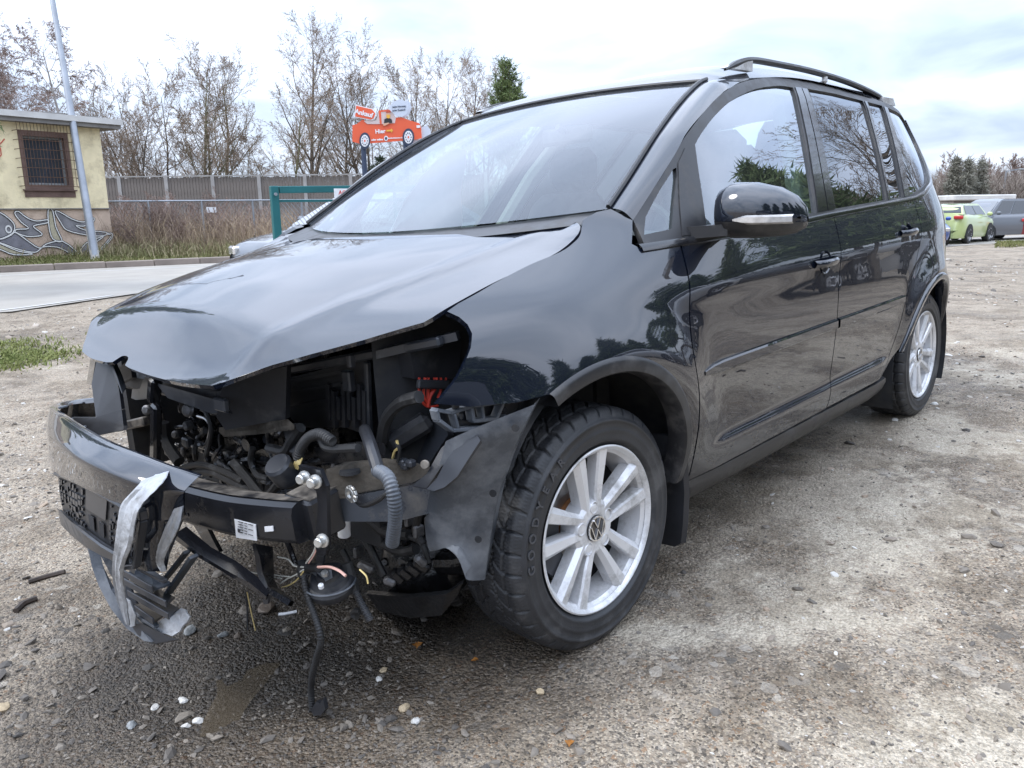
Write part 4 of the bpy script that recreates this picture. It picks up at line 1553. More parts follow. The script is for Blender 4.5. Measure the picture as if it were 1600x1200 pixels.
# end box of the beam, flange and bolts
MB().bar((-.665, -.575, .487), (-.585, -.57, .497), .095, .095, bev=.006).build('beam_end', M['darkmetal'], bm)
MB().bar((-.662, -.575, .536), (-.588, -.57, .546), .080, .004).build('dusty_end_top', M['dusty'], bm)
fl = MB()
fl.plate([PX(u, v, -.662) for u, v in [(466, 727), (500, 735), (510, 760), (512, 850), (508, 868), (496, 868), (492, 852), (497, 790), (494, 768), (470, 740)]], (-1, -.2, 0), .010)
flange_ = fl.build('rail_flange', M['darkmetal'], bm)
for u, v, x in ((477, 746, -.674), (494, 752, -.674), (505, 844, -.674)):
    MB().lathe([(1e-4, 0), (.0145, 0), (.0145, .004), (.0100, .005), (.0100, .018), (.008, .020), (1e-4, .020)], PX(u, v, x), (-1, -.35, .05), 6 + 6).build('flange_bolt', M['zinc'], flange_, angle=25)
MB().lathe([(1e-4, 0), (.006, 0), (.006, .02), (.003, .028), (1e-4, .028)], PX(522, 744, -.57), (0, 0, 1), 8).build('threaded_stud', M['darkmetal'], flange_)
# side rail with a dusty top plate
mb = MB()
top_ = [PX(497, 752, -.60), PX(510, 733, -.60), PX(540, 722, -.55), PX(600, 716, -.50), PX(640, 720, -.46), PX(690, 735, -.40), PX(672, 757, -.42), PX(640, 758, -.46), PX(560, 772, -.55), PX(520, 774, -.60)]
hole = []
mb.plate(top_, (0, 0, 1), .008)
rail_ = mb.build('side_rail', M['soil'], car)
MB().lathe([(1e-4, .001), (.021, .001), (.023, -.006)], PX(547, 742, -.565) + np.array((0, 0, .0105)), (0, 0, 1), 20).build('rail_hole', M['well'], rail_)
mb = MB()
mb.plate([PX(515, 776, -.60), PX(565, 772, -.55), PX(650, 757, -.46), PX(690, 740, -.42), PX(680, 800, -.44), PX(620, 815, -.52), PX(520, 815, -.60)], (-.4, -1, 0), .02)
mb.build('rail_side', M['darkmetal'], rail_)
MB().plate([PX(u, v, -.50) for u, v in [(490, 700), (560, 690), (600, 692), (598, 708), (545, 716), (500, 714)]], (-.2, 0, 1), .014).build('slam_plate', M['darkmetal'], car)
mb = MB()
for k in range(9):
    a = k * 2 * math.pi / 9
    mb.box(PX(549, 772, -.592) + np.array((0, math.cos(a) * .014, math.sin(a) * .014)), (.006, .009, .009), Matrix.Rotation(a, 3, 'X'), .001)
mb.lathe([(.008, .0), (.008, .006), (.014, .006), (.016, 0)], PX(549, 772, -.590), (-1, 0, 0), 18)
tag(mb.build('star_nut', M['zinc'], rail_), kind='stuff')
hose([PX(u, v, -.58) for u, v in [(552, 778), (568, 790), (590, 782), (606, 770)]], .005).build('thin_cable', M['rubber'], rail_)
for k, (u, v) in enumerate([(634, 728), (642, 724), (630, 722)]):
    MB().box(PX(u, v, -.47), (.02, .02, .016), bev=.004).build('connector', M['plastic_clean'], rail_)
hose([PX(u, v, -.48) for u, v in [(612, 722), (616, 706), (622, 700), (620, 688)]], .003, 5).build('thin_wire', M['yellow_wire'], rail_)
hose([PX(u, v, -.48) for u, v in [(622, 722), (624, 702), (618, 690)]], .004, 5).build('thin_wire', M['rubber'], rail_)

# ---- big corrugated hose hanging in front of the rail
corr([PX(u, v, x) for u, v, x in [(590, 735, -.600), (605, 745, -.61), (613, 765, -.615), (617, 790, -.615), (617, 815, -.61), (614, 838, -.605), (613, 850, -.60)]], .0140, .0066, 14, .16).build('corrugated_hose', M['liner'], car, angle=60)
hose([PX(u, v, x) for u, v, x in [(570, 672, -.52), (577, 690, -.57), (584, 712, -.59), (592, 738, -.602)]], .0132, 10).build('hose_sleeve', M['plastic'], car)

# ---- wing-side parts: bumper bracket, wheel arch liner, bent channel
br = empty('bumper_bracket', (0, 0, 0))
br.parent = car
PYb = lambda u, v: PY(u, v, -.800)


def strut(pts, w, nm='bracket_web', d=.022):
    mb = MB()
    q = [PYb(u, v) for u, v in pts]
    for a, b in zip(q[:-1], q[1:]):
        mb.bar(a, b, d, w, up=(0, 1, 0), bev=.0015) if False else mb.bar(a, b, w, d, up=(0, 1, 0), bev=.0015)
    return mb.build(nm, M['liner'], br, angle=25)


strut([(678, 640), (700, 644), (735, 634), (775, 628), (830, 620)], .008)
strut([(678, 640), (682, 656), (704, 672), (738, 669), (786, 664)], .008)
strut([(733, 633), (736, 657), (772, 653), (782, 630)], .009)
strut([(749, 632), (752, 655)], .007)
strut([(706, 646), (712, 668)], .006)
strut([(786, 664), (778, 656), (786, 648)], .006)
MB().plate([PY(u, v, -.785) for u, v in [(684, 644), (735, 636), (785, 630), (840, 622), (815, 645), (785, 660), (705, 670), (686, 658)]], (0, -1, 0), .004).build('bracket_plate', M['plastic'], br)
for u, v in ((718, 650), (787, 640)):
    MB().disc(PY(u, v, -.79), (0, -1, 0), .008, .012, 12, .002).build('bracket_boss', M['plastic_clean'], br)
mb = MB()
for a, b in (((736, 668), (738, 700)), ((760, 664), (752, 700)), ((738, 700), (752, 700)), ((738, 672), (754, 696)), ((758, 668), (739, 696))):
    mb.bar(PY(*a, -.79), PY(*b, -.79), .005, .012, up=(0, 1, 0))
mb.build('bracket_foot', M['liner'], br)
MB().disc(PY(745, 690, -.80), (0, -1, 0), .007, .01, 12, .002).build('screw', M['zinc'], br)
for k in range(7):
    u = 712 + k * 17
    MB().box(PY(u, 634 - k * 1.6, -.806), (.018, .008, .012), bev=.002).build('clip_tooth', M['liner'] if k % 2 else M['plastic'], br)

lin = MB()
Lp = [(696, 690, -.475), (690, 715, -.47), (676, 752, -.465), (668, 790, -.455), (664, 826, -.445), (672, 862, -.43), (690, 850, -.425), (716, 856, -.42), (735, 885, -.40)]
Rp = [(836, 632, -.345), (822, 660, -.36), (806, 694, -.365), (790, 735, -.365), (778, 775, -.362), (770, 815, -.356), (764, 850, -.35), (760, 880, -.345), (757, 906, -.34)]
rows = []
for (a, b, x), (c, d, x2) in zip(Lp, Rp):
    p0, p1 = PX(a, b, x), PX(c, d, x2)
    rows.append([p0 * (1 - t) + p1 * t + np.array((-.035 * math.sin(math.pi * t), 0, 0)) for t in np.linspace(0, 1, 9)])
rows2 = []
for i in range(len(rows[0])):
    rows2.append(catmull([r[i] for r in rows], 3))
R3 = [[rows2[i][j] for i in range(len(rows2))] for j in range(len(rows2[0]))]
lin.grid(R3)
lin.grid([[q + np.array((.005, .002, 0)) for q in r] for r in R3])
lin.grid([[r[-1], r[-1] + np.array((.012, .010, 0)), r[-1] + np.array((.05, .03, 0))] for r in R3])
liner = lin.build('wheel_arch_liner', M['liner'], car)
for u, v in ((771, 770), (806, 668), (748, 842)):
    MB().lathe([(1e-4, 0), (.006, 0), (.008, .002), (.008, .004), (1e-4, .004)], PX(u, v, -.388), (-1, -.4, 0), 12).build('liner_clip', M['well'], liner)
ch = ribbon([PX(u, v, x) for u, v, x in [(742, 672, -.43), (720, 690, -.455), (700, 718, -.475), (684, 748, -.49), (668, 765, -.50)]], [PX(u, v, x) for u, v, x in [(752, 690, -.455), (735, 715, -.47), (716, 745, -.485), (696, 762, -.50), (680, 768, -.505)]], .006)
ch.build('liner_channel', M['plastic_clean'], liner)
ribbon([PX(u, v, x) for u, v, x in [(704, 690, -.44), (690, 700, -.46), (668, 740, -.48), (645, 760, -.49)]], [PX(u, v, x) for u, v, x in [(722, 690, -.43), (708, 710, -.45), (690, 730, -.47), (668, 764, -.50)]], .006).build('bent_bracket', M['plastic'], liner)
MB().disc(PX(664, 726, -.485), (-1, -.6, .2), .010, .006, 12, .002).build('bracket_screw', M['dusty'], liner)

# ---- gearbox, sump and what hangs below
low = empty('gearbox', (0, 0, 0))
low.parent = car
mb = MB()
P = PX(650, 915, -.30)
mb.lathe([(1e-4, -.16), (.09, -.16), (.12, -.12), (.125, 0), (.11, .03), (.085, .05), (.05, .06), (1e-4, .06)], P + np.array((0.06, .02, .05)), (-.7, -.5, .25), 20)
mb.build('gearbox_housing', M['oily'], low, angle=40)
for k in range(7):
    a = k * .9
    MB().lathe([(1e-4, 0), (.012, 0), (.012, .012), (.008, .02), (1e-4, .02)], P + np.array((-.02 + .02 * math.sin(a * 3), math.cos(a) * .09, .05 + math.sin(a) * .09)), (-.7, -.5, .25), 10).build('housing_bolt', M['oily'], low, angle=30)
for k in range(4):
    MB().bar(PX(612 + k * 12, 892 - k * 6, -.42), PX(630 + k * 14, 908 - k * 6, -.40), .03, .024, bev=.006).build('housing_web', M['oily'], low)
for a, b in (((600, 905), (618, 912)), ((560, 880), (585, 892)), ((650, 870), (664, 882))):
    MB().bar(PX(*a, -.44), PX(*b, -.42), .022, .018, bev=.005).build('housing_lug', M['engine2'], low)
mb = MB()
sp = [(575, 922), (640, 928), (700, 922), (725, 905)]
sb = [(592, 955), (640, 966), (690, 962), (715, 930)]
rows = []
for (a, b), (c, d) in zip(sp, sb):
    rows.append([PX(a, b, -.38), PX(a, b, -.40) + np.array((-.005, 0, -.008)), PX(c, d, -.38), PX(c, d, -.10)])
mb.grid(rows)
mb.build('sump', M['oily'], low)
MB().tube([PX(u, v, -.30) for u, v in [(690, 880), (720, 880), (760, 870)]], .028, 10).build('drive_shaft', M['oily'], low)
for pts, r in (([(560, 830), (575, 850), (590, 880), (600, 900)], .010), ([(600, 850), (625, 862), (650, 858)], .012), ([(535, 860), (545, 880), (560, 930)], .008),
               ([(640, 838), (660, 850), (670, 880)], .007), ([(570, 800), (600, 830), (640, 836)], .014), ([(655, 800), (650, 830), (662, 850)], .010)):
    hose([PX(u, v, -.40) for u, v in pts], r).build('underbody_hose', M['rubber'], low)
MB().lathe([(.013, 0), (.015, .002), (.015, .06), (.011, .062)], PX(538, 838, -.50), (0, -.1, 1), 14).build('white_clamp', M['label'], low)
MB().disc(PX(484, 832, -.56), (-1, -.3, 0), .014, .02, 12, .003).build('copper_plug', M['rust'], low)
for u, v in ((640, 812), (654, 830), (560, 862), (672, 815)):
    MB().box(PX(u, v, -.40), (.03, .012, .03), bev=.004).build('clip', M['engine2'], low)
# dark core behind it all (subframe and radiator remains)
MB().box((-.20, -.05, .40), (.34, .96, .20), bev=.03).build('subframe', M['oily'], low)
MB().box((-.05, .30, .24), (.30, .50, .14), bev=.04).build('subframe_end', M['oily'], low)
# ---- horn on its bracket, loom and loose wires
hn = empty('horn', (0, 0, 0))
hn.parent = car
hc = PX(515, 908, -.60)
HA = np.array((-.25, -.25, .95))
MB().lathe([(1e-4, -.026), (.041, -.026), (.052, -.019), (.0555, -.010), (.0555, .000), (.050, .007), (.045, .009), (.039, .018), (.027, .020), (.024, .030), (1e-4, .030)], hc, HA, 28).build('horn_body', M['plastic'], hn, angle=30)
MB().tube([hc + np.array((  .0562 * math.cos(a), .0562 * math.sin(a), -.002 + .012 * (math.cos(a) * .27 + math.sin(a) * .27))) for a in np.linspace(0, 2 * math.pi, 30, endpoint=False)], .0022, 6, closed=True).build('horn_ring', M['liner'], hn)
MB().lathe([(1e-4, 0), (.006, 0), (.006, .008), (1e-4, .010)], PX(502, 918, -.645), HA, 10).build('horn_plug', M['label'], hn)
MB().plate([PX(u, v, -.625) for u, v in [(474, 893), (500, 895), (508, 890), (518, 890), (519, 900), (506, 907), (478, 910)]], (-.2, -.2, 1), .005).build('horn_bracket', M['liner'], hn)
MB().lathe([(1e-4, 0), (.008, 0), (.008, .008), (1e-4, .009)], PX(508, 898, -.632), HA, 8).build('horn_bolt', M['zinc'], hn)
MB().plate([PX(u, v, -.60) for u, v in [(497, 855), (508, 862), (502, 892), (490, 892)]], (-1, -.2, 0), .005).build('horn_hanger', M['plastic_clean'], hn)
lm = corr([PX(u, v, x) for u, v, x in [(474, 890, -.645), (475, 905, -.65), (480, 930, -.655), (490, 958, -.66), (499, 985, -.665), (501, 1005, -.665), (494, 1030, -.66), (488, 1055, -.655), (486, 1080, -.645), (488, 1110, -.645)]], .0078, .0062, 10, .18)
lm.build('hanging_loom', M['rubber'], car, angle=60)
MB().plate([PX(u, v, -.650) for u, v in [(494, 1096), (500, 1100), (504, 1092), (508, 1108), (502, 1117), (490, 1119), (486, 1110)]], (-1, -.5, .3), .016).build('loom_connector', M['plastic'], car)
MB().tube([PX(u, v, -.645) for u, v in [(474, 880), (473, 892), (476, 900)]], .013, 10).build('loom_tape', M['rubber'], car)
hose([PX(u, v, -.64) for u, v in [(478, 888), (485, 886), (498, 887)]], .010).build('loom_branch', M['rubber'], car)
wires = (([(497, 886), (515, 886), (530, 892), (540, 900)], .0032, 'pink_wire'),
         ([(474, 886), (460, 884), (450, 874), (434, 870)], .0018, 'white_wire'), ([(474, 890), (462, 898), (448, 905), (438, 912)], .0018, 'white_wire'),
         ([(474, 893), (464, 906), (452, 914), (440, 918)], .0018, 'yellow_wire'), ([(478, 880), (488, 866), (494, 852)], .0018, 'white_wire'),
         ([(482, 880), (490, 868), (496, 854)], .0018, 'pink_wire'), ([(384, 925), (386, 950), (387, 985)], .0022, 'plastic_clean'),
         ([(386, 925), (392, 955), (399, 985)], .0016, 'yellow_wire'), ([(388, 893), (410, 898), (440, 904)], .0016, 'white_wire'), ([(426, 898), (440, 900), (452, 901)], .0016, 'white_wire'),
         ([(562, 890), (572, 900), (575, 912)], .0018, 'yellow_wire'))
for pts, r, mt in wires:
    hose([PX(u, v, -.655) for u, v in pts], r, 5).build('loose_wire', M[mt], car)
hose([PX(u, v, -.56) for u, v in [(541, 880), (548, 905), (553, 925)]], .014, 10).build('cable_boot', M['rubber'], car)
corr([PX(u, v, -.56) for u, v in [(556, 925), (566, 945), (574, 960), (579, 970)]], .009, .007).build('cable_tail', M['plastic'], car)
hose([PX(u, v, -.56) for u, v in [(564, 955), (556, 955), (552, 960), (558, 964)]], .008).build('cable_clip', M['rubber'], car)
hose([PX(u, v, -.55) for u, v in [(445, 838), (455, 862), (462, 880), (476, 892)]], .007).build('cable_stay', M['trim_gloss'], car)

# ---- lower cross strut and the curved leg
ribbon([PX(u, v, x) for u, v, x in [(272, 838, -.80), (310, 868, -.79), (350, 892, -.78), (390, 915, -.765), (416, 935, -.755)]], [PX(u, v, x) for u, v, x in [(290, 826, -.76), (330, 858, -.76), (370, 880, -.75), (402, 905, -.74), (420, 928, -.745)]], .012).build('lower_strut', M['trim_gloss'], car)
MB().plate([PX(u, v, x) for u, v, x in [(410, 936, -.75), (420, 930, -.75), (418, 944, -.75), (412, 944, -.75)]], (-1, -.3, 0), .008).build('strut_tip', M['plastic'], car)
ribbon([PX(u, v, -.70) for u, v in [(396, 850), (402, 870), (406, 895), (416, 920), (452, 942)]], [PX(u, v, -.66) for u, v in [(424, 855), (424, 880), (424, 905), (432, 922), (458, 944)]], .012).build('curved_leg', M['darkmetal'], car)
ribbon([PX(u, v, -.66) for u, v in [(300, 812), (318, 840), (328, 858)]], [PX(u, v, -.66) for u, v in [(322, 815), (334, 840), (346, 862)]], .01).build('broken_stay', M['trim_gloss'], car)

# ---- torn bumper cover, held on with tape
bump = empty('front_bumper_cover', (0, 0, 0), 'broken front bumper skin')
del bump['label']
bump.parent = car
tag(bump, 'glossy black bumper skin torn off at its right end')
# columns from the torn right end round to the far corner: top lip, face foot (sight points at a depth of their own)
BC = [((310, 745), (288, 806), -.850, -.875), ((280, 736), (262, 812), -.872, -.898), ((250, 727), (235, 812), -.892, -.915), ((203, 709), (190, 794), -.912, -.936), ((157, 690), (150, 772), -.918, -.944),
      ((118, 668), (113, 753), -.905, -.935), ((92, 650), (88, 742), -.875, -.905), ((79, 641), (79, 733), -.835, -.862), ((80, 634), (80, 724), -.775, -.80), ((96, 628), (98, 716), -.70, -.72), ((122, 624), (124, 706), -.63, -.64), ((150, 621), (150, 696), -.58, -.58)]
TOPc = np.array(catmull([PX(*c[0], c[2]) for c in BC], 4))
FOOT = np.array(catmull([PX(*c[1], c[3]) for c in BC], 4))
TN = np.gradient(TOPc, axis=0)
ON = np.stack([-TN[:, 1], TN[:, 0], 0 * TN[:, 0]], 1)
ON /= np.linalg.norm(ON, axis=1)[:, None]
if ON[20][0] > 0:
    ON = -ON
rows = []
for i_, (q, f_, o_) in enumerate(zip(TOPc, FOOT, ON)):
    far_ = 1 - .75 * min(1, max(0, (i_ / (len(TOPc) - 1) - .38) / .25))
    row = [q - o_ * .020 + (0, 0, -.012), q - o_ * .012 + (0, 0, -.001), q]
    for t_, b_ in ((.08, .010), (.20, .025), (.29, .033), (.34, .0345), (.40, .033), (.55, .025), (.78, .012), (.93, .003), (1.0, .0)):
        row.append(q * (1 - t_) + f_ * t_ + o_ * b_ * far_ + (0, 0, .010 * math.sin(math.pi * t_)))
    row += [f_ - o_ * .012, f_ - o_ * .015 + (0, 0, -.012)]
    rows.append(row)
ROWS_B = rows
mb = MB().grid(rows)
mb.grid([[p - o_ * .005 for p in r] for r, o_ in zip(rows, ON)])
mb.build('bumper_skin', M['paint'], bump, angle=50)
# skin below the top, right of the plate
mb = MB()
LW = [[(218, 806), (208, 848), (205, 885)], [(238, 806), (230, 850), (228, 893)], [(255, 806), (250, 850), (246, 893)], [(272, 804), (264, 845), (257, 893)], [(289, 800), (279, 825), (262, 868)]]
rows = []
for k, c in enumerate(LW):
    xk = -.926 + .0125 * k
    rows.append([PX(c[0][0], c[0][1], xk), PX(c[1][0], c[1][1], xk + .012), PX(c[2][0], c[2][1], xk + .03)])
mb.grid(rows)
mb.grid([[p + np.array((.006, .003, 0)) for p in r] for r in rows])
mb.build('lower_skin', M['paint'], bump, angle=60)
MB().lathe([(1e-4, 0), (.008, 0), (.010, .003)], PX(231, 827, -.905), (-1, -.3, 0), 12).build('tow_hole', M['well'], bump)
# top lip clips
for u, v in ((98, 636), (112, 655), (128, 668), (150, 684)):
    q = PX(u, v, -.80)
    MB().box(q, (.022, .008, .006), bev=.0015).build('lip_clip', M['liner'], bump)
# number plate carrier
pl = empty('plate_carrier', (0, 0, 0))
pl.parent = bump
xs_p = [(84, 742, 92, 800), (112, 752, 118, 822), (150, 772, 152, 848), (190, 795, 184, 868), (222, 812, 212, 886)]
rows = []
XP = (-.903, -.934, -.944, -.939, -.924)
for (a, b, c, d), x in zip(xs_p, XP):
    p0, p1 = PX(a, b, x), PX(c, d, x + .018)
    p1[2] = min(p1[2], p0[2] - .02)
    p0, p1 = p0 + (.010, 0, 0), p1 + (.010, 0, 0)
    rows.append([p0, p0 * .5 + p1 * .5 + np.array((-.003, 0, 0)), p1])
R0 = rows
MB().grid(rows).build('carrier_plate', M['plastic'], bump, angle=30)


def onplate(a, b, off=-.004):                     # a along, b down the carrier
    a4 = a * (len(R0) - 1)
    i = min(int(a4), len(R0) - 2)
    f = a4 - i
    top_ = R0[i][0] * (1 - f) + R0[i + 1][0] * f
    bot_ = R0[i][2] * (1 - f) + R0[i + 1][2] * f
    return top_ * (1 - b) + bot_ * b + np.array((off - .003 * math.sin(math.pi * b), 0, 0))


pr = random.Random(3)
mb = MB()
for c0_, c1_ in ((.03, .12), (.15, .34), (.62, .78), (.82, .97)):
    a = c0_
    while a < c1_:
        b = .10
        while b < .92:
            h_ = pr.choice((.06, .10, .16))
            w_ = pr.choice((.010, .018, .028))
            if pr.random() < .72:
                P4 = [onplate(a, b), onplate(min(a + w_, c1_), b), onplate(min(a + w_, c1_), min(b + h_ * .7, .94)), onplate(a, min(b + h_ * .7, .94))]
                mb.plate(P4, (-1, -.2, 0), .006)
            b += h_
        a += .034
tag(mb.build('carrier_ribs', M['plastic_clean'], bump, angle=30), kind='stuff')
for a0, a1, b0, b1 in ((.395, .45, .55, .85), (.505, .56, .55, .85)):
    MB().plate([onplate(a0, b0), onplate(a1, b0), onplate(a1, b1), onplate(a0, b1)], (-1, -.2, 0), .002).build('carrier_window', M['well'], bump)
MB().plate([onplate(.37, .05), onplate(.58, .05), onplate(.58, .45), onplate(.37, .45)], (-1, -.2, 0), .003).build('carrier_field', M['plastic_clean'], bump)
for b in (-.02, 1.0):
    MB().tube([onplate(a, b, -.006) for a in np.linspace(0, 1, 12)], .0055, 6).build('carrier_rim', M['plastic_clean'], bump)
bpy.data.objects.remove(pl)
# carrier end frame right of the tape
mb = MB()
q = [PX(u, v, -.935) for u, v in [(209, 800), (222, 797), (224, 812), (213, 884), (196, 886), (194, 876)]]
for a, b in zip(q, q[1:] + q[:1]):
    mb.bar(a, b, .010, .016, up=(1, 0, 0), bev=.002)
mb.build('carrier_end_frame', M['plastic_clean'], bump)
# band under the carrier, then the lip sagging to the ground
mb = MB()
mb.grid([[PX(u, v, x) for u, v, x in r] for r in ([(88, 792, -.892), (92, 800, -.897), (95, 820, -.888)], [(110, 814, -.914), (112, 820, -.918), (113, 838, -.905)], [(132, 830, -.926), (133, 836, -.930), (134, 855, -.915)],
                                                   [(158, 850, -.930), (158, 855, -.934), (160, 869, -.918)], [(182, 864, -.926), (182, 869, -.930), (186, 881, -.915)], [(212, 884, -.914), (212, 888, -.917), (210, 897, -.905)])])
mb.build('lower_band', M['plastic_clean'], bump, angle=30)
ribbon([PX(u, v, x) for u, v, x in [(137, 856, -.90), (144, 885, -.905), (157, 915, -.90), (176, 950, -.895), (200, 980, -.885), (228, 1000, -.875)]], [PX(u, v, x) for u, v, x in [(156, 866, -.88), (163, 890, -.885), (176, 920, -.885), (196, 950, -.88), (214, 972, -.875), (240, 1002, -.87)]], .010).build('spoiler_lip', M['liner'], bump, angle=14)
ribbon([PX(u, v, x) for u, v, x in [(156, 866, -.86), (175, 900, -.865), (200, 940, -.86), (214, 960, -.86)]], [PX(u, v, x) for u, v, x in [(180, 876, -.84), (200, 905, -.845), (212, 935, -.85), (222, 960, -.855)]], .006).build('spoiler_inner', M['plastic_clean'], bump, angle=14)
# grille slats: thin blades, front edge towards us, back edge deeper
for i, (pts, xs4) in enumerate((([(193, 895), (239, 921), (269, 911), (232, 886)], (-.895, -.885, -.815, -.835)), ([(193, 908), (260, 944), (272, 932), (218, 904)], (-.89, -.875, -.81, -.83)),
                                ([(200, 926), (264, 963), (279, 950), (234, 926)], (-.89, -.875, -.81, -.83)), ([(203, 944), (240, 971), (255, 961), (219, 942)], (-.89, -.88, -.82, -.835)))):
    P4 = [PX(u, v, x) for (u, v), x in zip(pts, xs4)]
    MB().plate(P4, (-.5, -.2, .85), .006).build('grille_slat', M['plastic_clean' if i % 2 else 'liner'], bump, angle=10)
    MB().bar(P4[0], P4[1], .004, .016, bev=.001).build('slat_edge', M['plastic_clean'], bump, angle=10)
for (a, b), w_, mt in ((((303, 869), (262, 928)), .022, 'liner'), (((292, 862), (250, 915)), .016, 'plastic_clean'), (((209, 957), (245, 979)), .012, 'liner'), (((215, 886), (258, 908)), .012, 'plastic_clean')):
    MB().bar(PX(*a, -.80 if a[0] > 280 else -.875), PX(*b, -.815 if a[0] > 280 else -.87), w_, .008, bev=.001).build('grille_post', M[mt], bump, angle=10)
MB().plate([PX(u, v, x) for u, v, x in [(241, 979, -.862), (252, 968, -.855), (268, 962, -.848), (283, 950, -.84), (289, 952, -.838), (292, 959, -.838), (297, 963, -.838), (292, 972, -.842), (286, 977, -.846), (281, 986, -.85), (269, 994, -.858), (258, 990, -.86), (247, 992, -.864)]], (-.75, -.3, .58), .005).build('broken_piece', M['tape'], bump, angle=10)
MB().plate([PX(u, v, x) for u, v, x in [(205, 976, -.885), (222, 974, -.875), (246, 986, -.868), (262, 994, -.862), (279, 999, -.856), (258, 1003, -.862), (239, 1006, -.87), (226, 1002, -.878), (214, 991, -.884)]], (-.7, -.3, .6), .008).build('broken_piece', M['plastic_clean'], bump, angle=10)
MB().plate([PX(u, v, x) for u, v, x in [(205, 950, -.875), (216, 946, -.868), (232, 962, -.862), (245, 972, -.858), (236, 984, -.866), (220, 972, -.872)]], (-.7, -.3, .6), .005).build('broken_piece', M['liner'], bump, angle=10)
MB().plate([PX(u, v, x) for u, v, x in [(196, 935, -.90), (203, 940, -.895), (212, 962, -.89), (210, 978, -.888), (203, 980, -.89), (198, 958, -.898)]], (-.9, -.3, .2), .004).build('broken_piece', M['tape'], bump, angle=10)



# tape: two crumpled strips
def tape(Lp, Rp, xs_):
    L = np.array(catmull([PX(u, v, x) for (u, v), x in zip(Lp, xs_)], 7))
    R = np.array(catmull([PX(u, v, x) for (u, v), x in zip(Rp, xs_)], 7))
    rr = np.random.default_rng(len(Lp))
    n = 9
    rows = []
    for i in range(len(L)):
        rows.append([L[i] * (1 - t) + R[i] * t + np.array((-1, -.3, .2)) * (.0016 * math.sin(t * 15 + i * .06) + .0012 * math.sin(t * 27 - i * .11) + .0005 * rr.standard_normal()) for t in np.linspace(0, 1, n)])
    mb = MB().grid(rows)
    mb.grid([[p + np.array((.002, 0, 0)) for p in r] for r in rows])
    mb.build('tape_strip', M['tape'], bump, angle=28)


tape([(240, 724), (218, 755), (190, 787), (184, 815), (180, 850), (176, 890), (182, 930), (196, 975)],
     [(268, 728), (254, 755), (222, 788), (210, 815), (204, 850), (190, 890), (194, 930), (202, 978)], (-.86, -.935, -.957, -.965, -.965, -.955, -.93, -.91))
tape([(272, 795), (256, 828), (246, 858), (244, 878), (252, 893)], [(287, 790), (281, 820), (266, 850), (254, 876), (257, 893)], (-.905, -.905, -.895, -.885, -.88))
# ================================================================== GROUND
NCAR = T_CAR[:, 2]
LOT_DIR = np.array((math.cos(R_(13)), math.sin(R_(13))))


def ground_h(x, y):
    x, y = np.asarray(x, float), np.asarray(y, float)
    zp = -(NCAR[0] * x + NCAR[1] * y) / NCAR[2]
    r = np.hypot(x - .9, y + .3)
    k = 1 - sstep(3.6, 10, r)
    dx, dy = x - CAM_W[0], y - CAM_W[1]
    q = dx * LOT_DIR[0] + dy * LOT_DIR[1]
    lat = np.abs(-dx * LOT_DIR[1] + dy * LOT_DIR[0])
    fall = -.42 * sstep(7, 32, q) * (1 - sstep(.30, .75, lat / np.maximum(q, .5)))
    d_road = (y - (17.9 - .234 * x)) / 1.027       # beyond the kerb the verge rises a little
    rise = .16 * sstep(0, 5, d_road)
    return zp * k + fall + rise


def vnoise(x, y, seed=0):
    """smooth value noise"""
    xi, yi = np.floor(x).astype(int), np.floor(y).astype(int)
    fx, fy = x - xi, y - yi
    fx, fy = fx * fx * (3 - 2 * fx), fy * fy * (3 - 2 * fy)

    def hsh(a, b):
        n_ = (a * 374761393 + b * 668265263 + seed * 974711) & 0xffffffff
        n_ = ((n_ ^ (n_ >> 13)) * 1274126177) & 0xffffffff
        return ((n_ ^ (n_ >> 16)) & 0xffff) / 65535.0
    return ((hsh(xi, yi) * (1 - fx) + hsh(xi + 1, yi) * fx) * (1 - fy)
            + (hsh(xi, yi + 1) * (1 - fx) + hsh(xi + 1, yi + 1) * fx) * fy)


def road_mask(x, y):
    """1 on the made road and its verge, 0 on the yard"""
    return sstep(-.3, .5, y - np.interp(x, [-60, 1.1, 2.8, 4.5, 8, 60], [23.2, 8.9, 9.6, 10.9, 12.1, 0.0]))


def relief(x, y):
    r = np.hypot(x - CAM_W[0], y - CAM_W[1])
    h = .05 * (vnoise(x * .45, y * .45, 1) - .5) + .035 * (vnoise(x * 1.3, y * 1.3, 2) - .5) * sstep(1, 6, r)
    h = h * (1 - .85 * (1 - sstep(2.2, 5, np.hypot(x - 1.2, y + .2))))
    h += .012 * (vnoise(x * 6, y * 6, 3) - .5) + .008 * (vnoise(x * 13, y * 13, 6) - .5) + .006 * (vnoise(x * 22, y * 22, 4) - .5)
    # the wet hollow in front of the car
    h -= .022 * np.exp(-((x + .75) / .55) ** 2 - ((y + .35) / .35) ** 2)
    return h * (1 - .9 * road_mask(x, y))


def gz(x, y):
    return ground_h(x, y) + relief(x, y)


NG = 430
ks = np.linspace(-5.0, 5.0, NG)
ax_ = 1.35 * np.sinh(ks)
GX, GY = np.meshgrid(ax_ - .5, ax_ - .8, indexing='ij')
GXr = GX
V = np.stack([GXr, GY, gz(GXr, GY)], -1).reshape(-1, 3)
idx = np.arange(NG * NG).reshape(NG, NG)
F = np.stack([idx[:-1, :-1], idx[1:, :-1], idx[1:, 1:], idx[:-1, 1:]], -1).reshape(-1, 4)


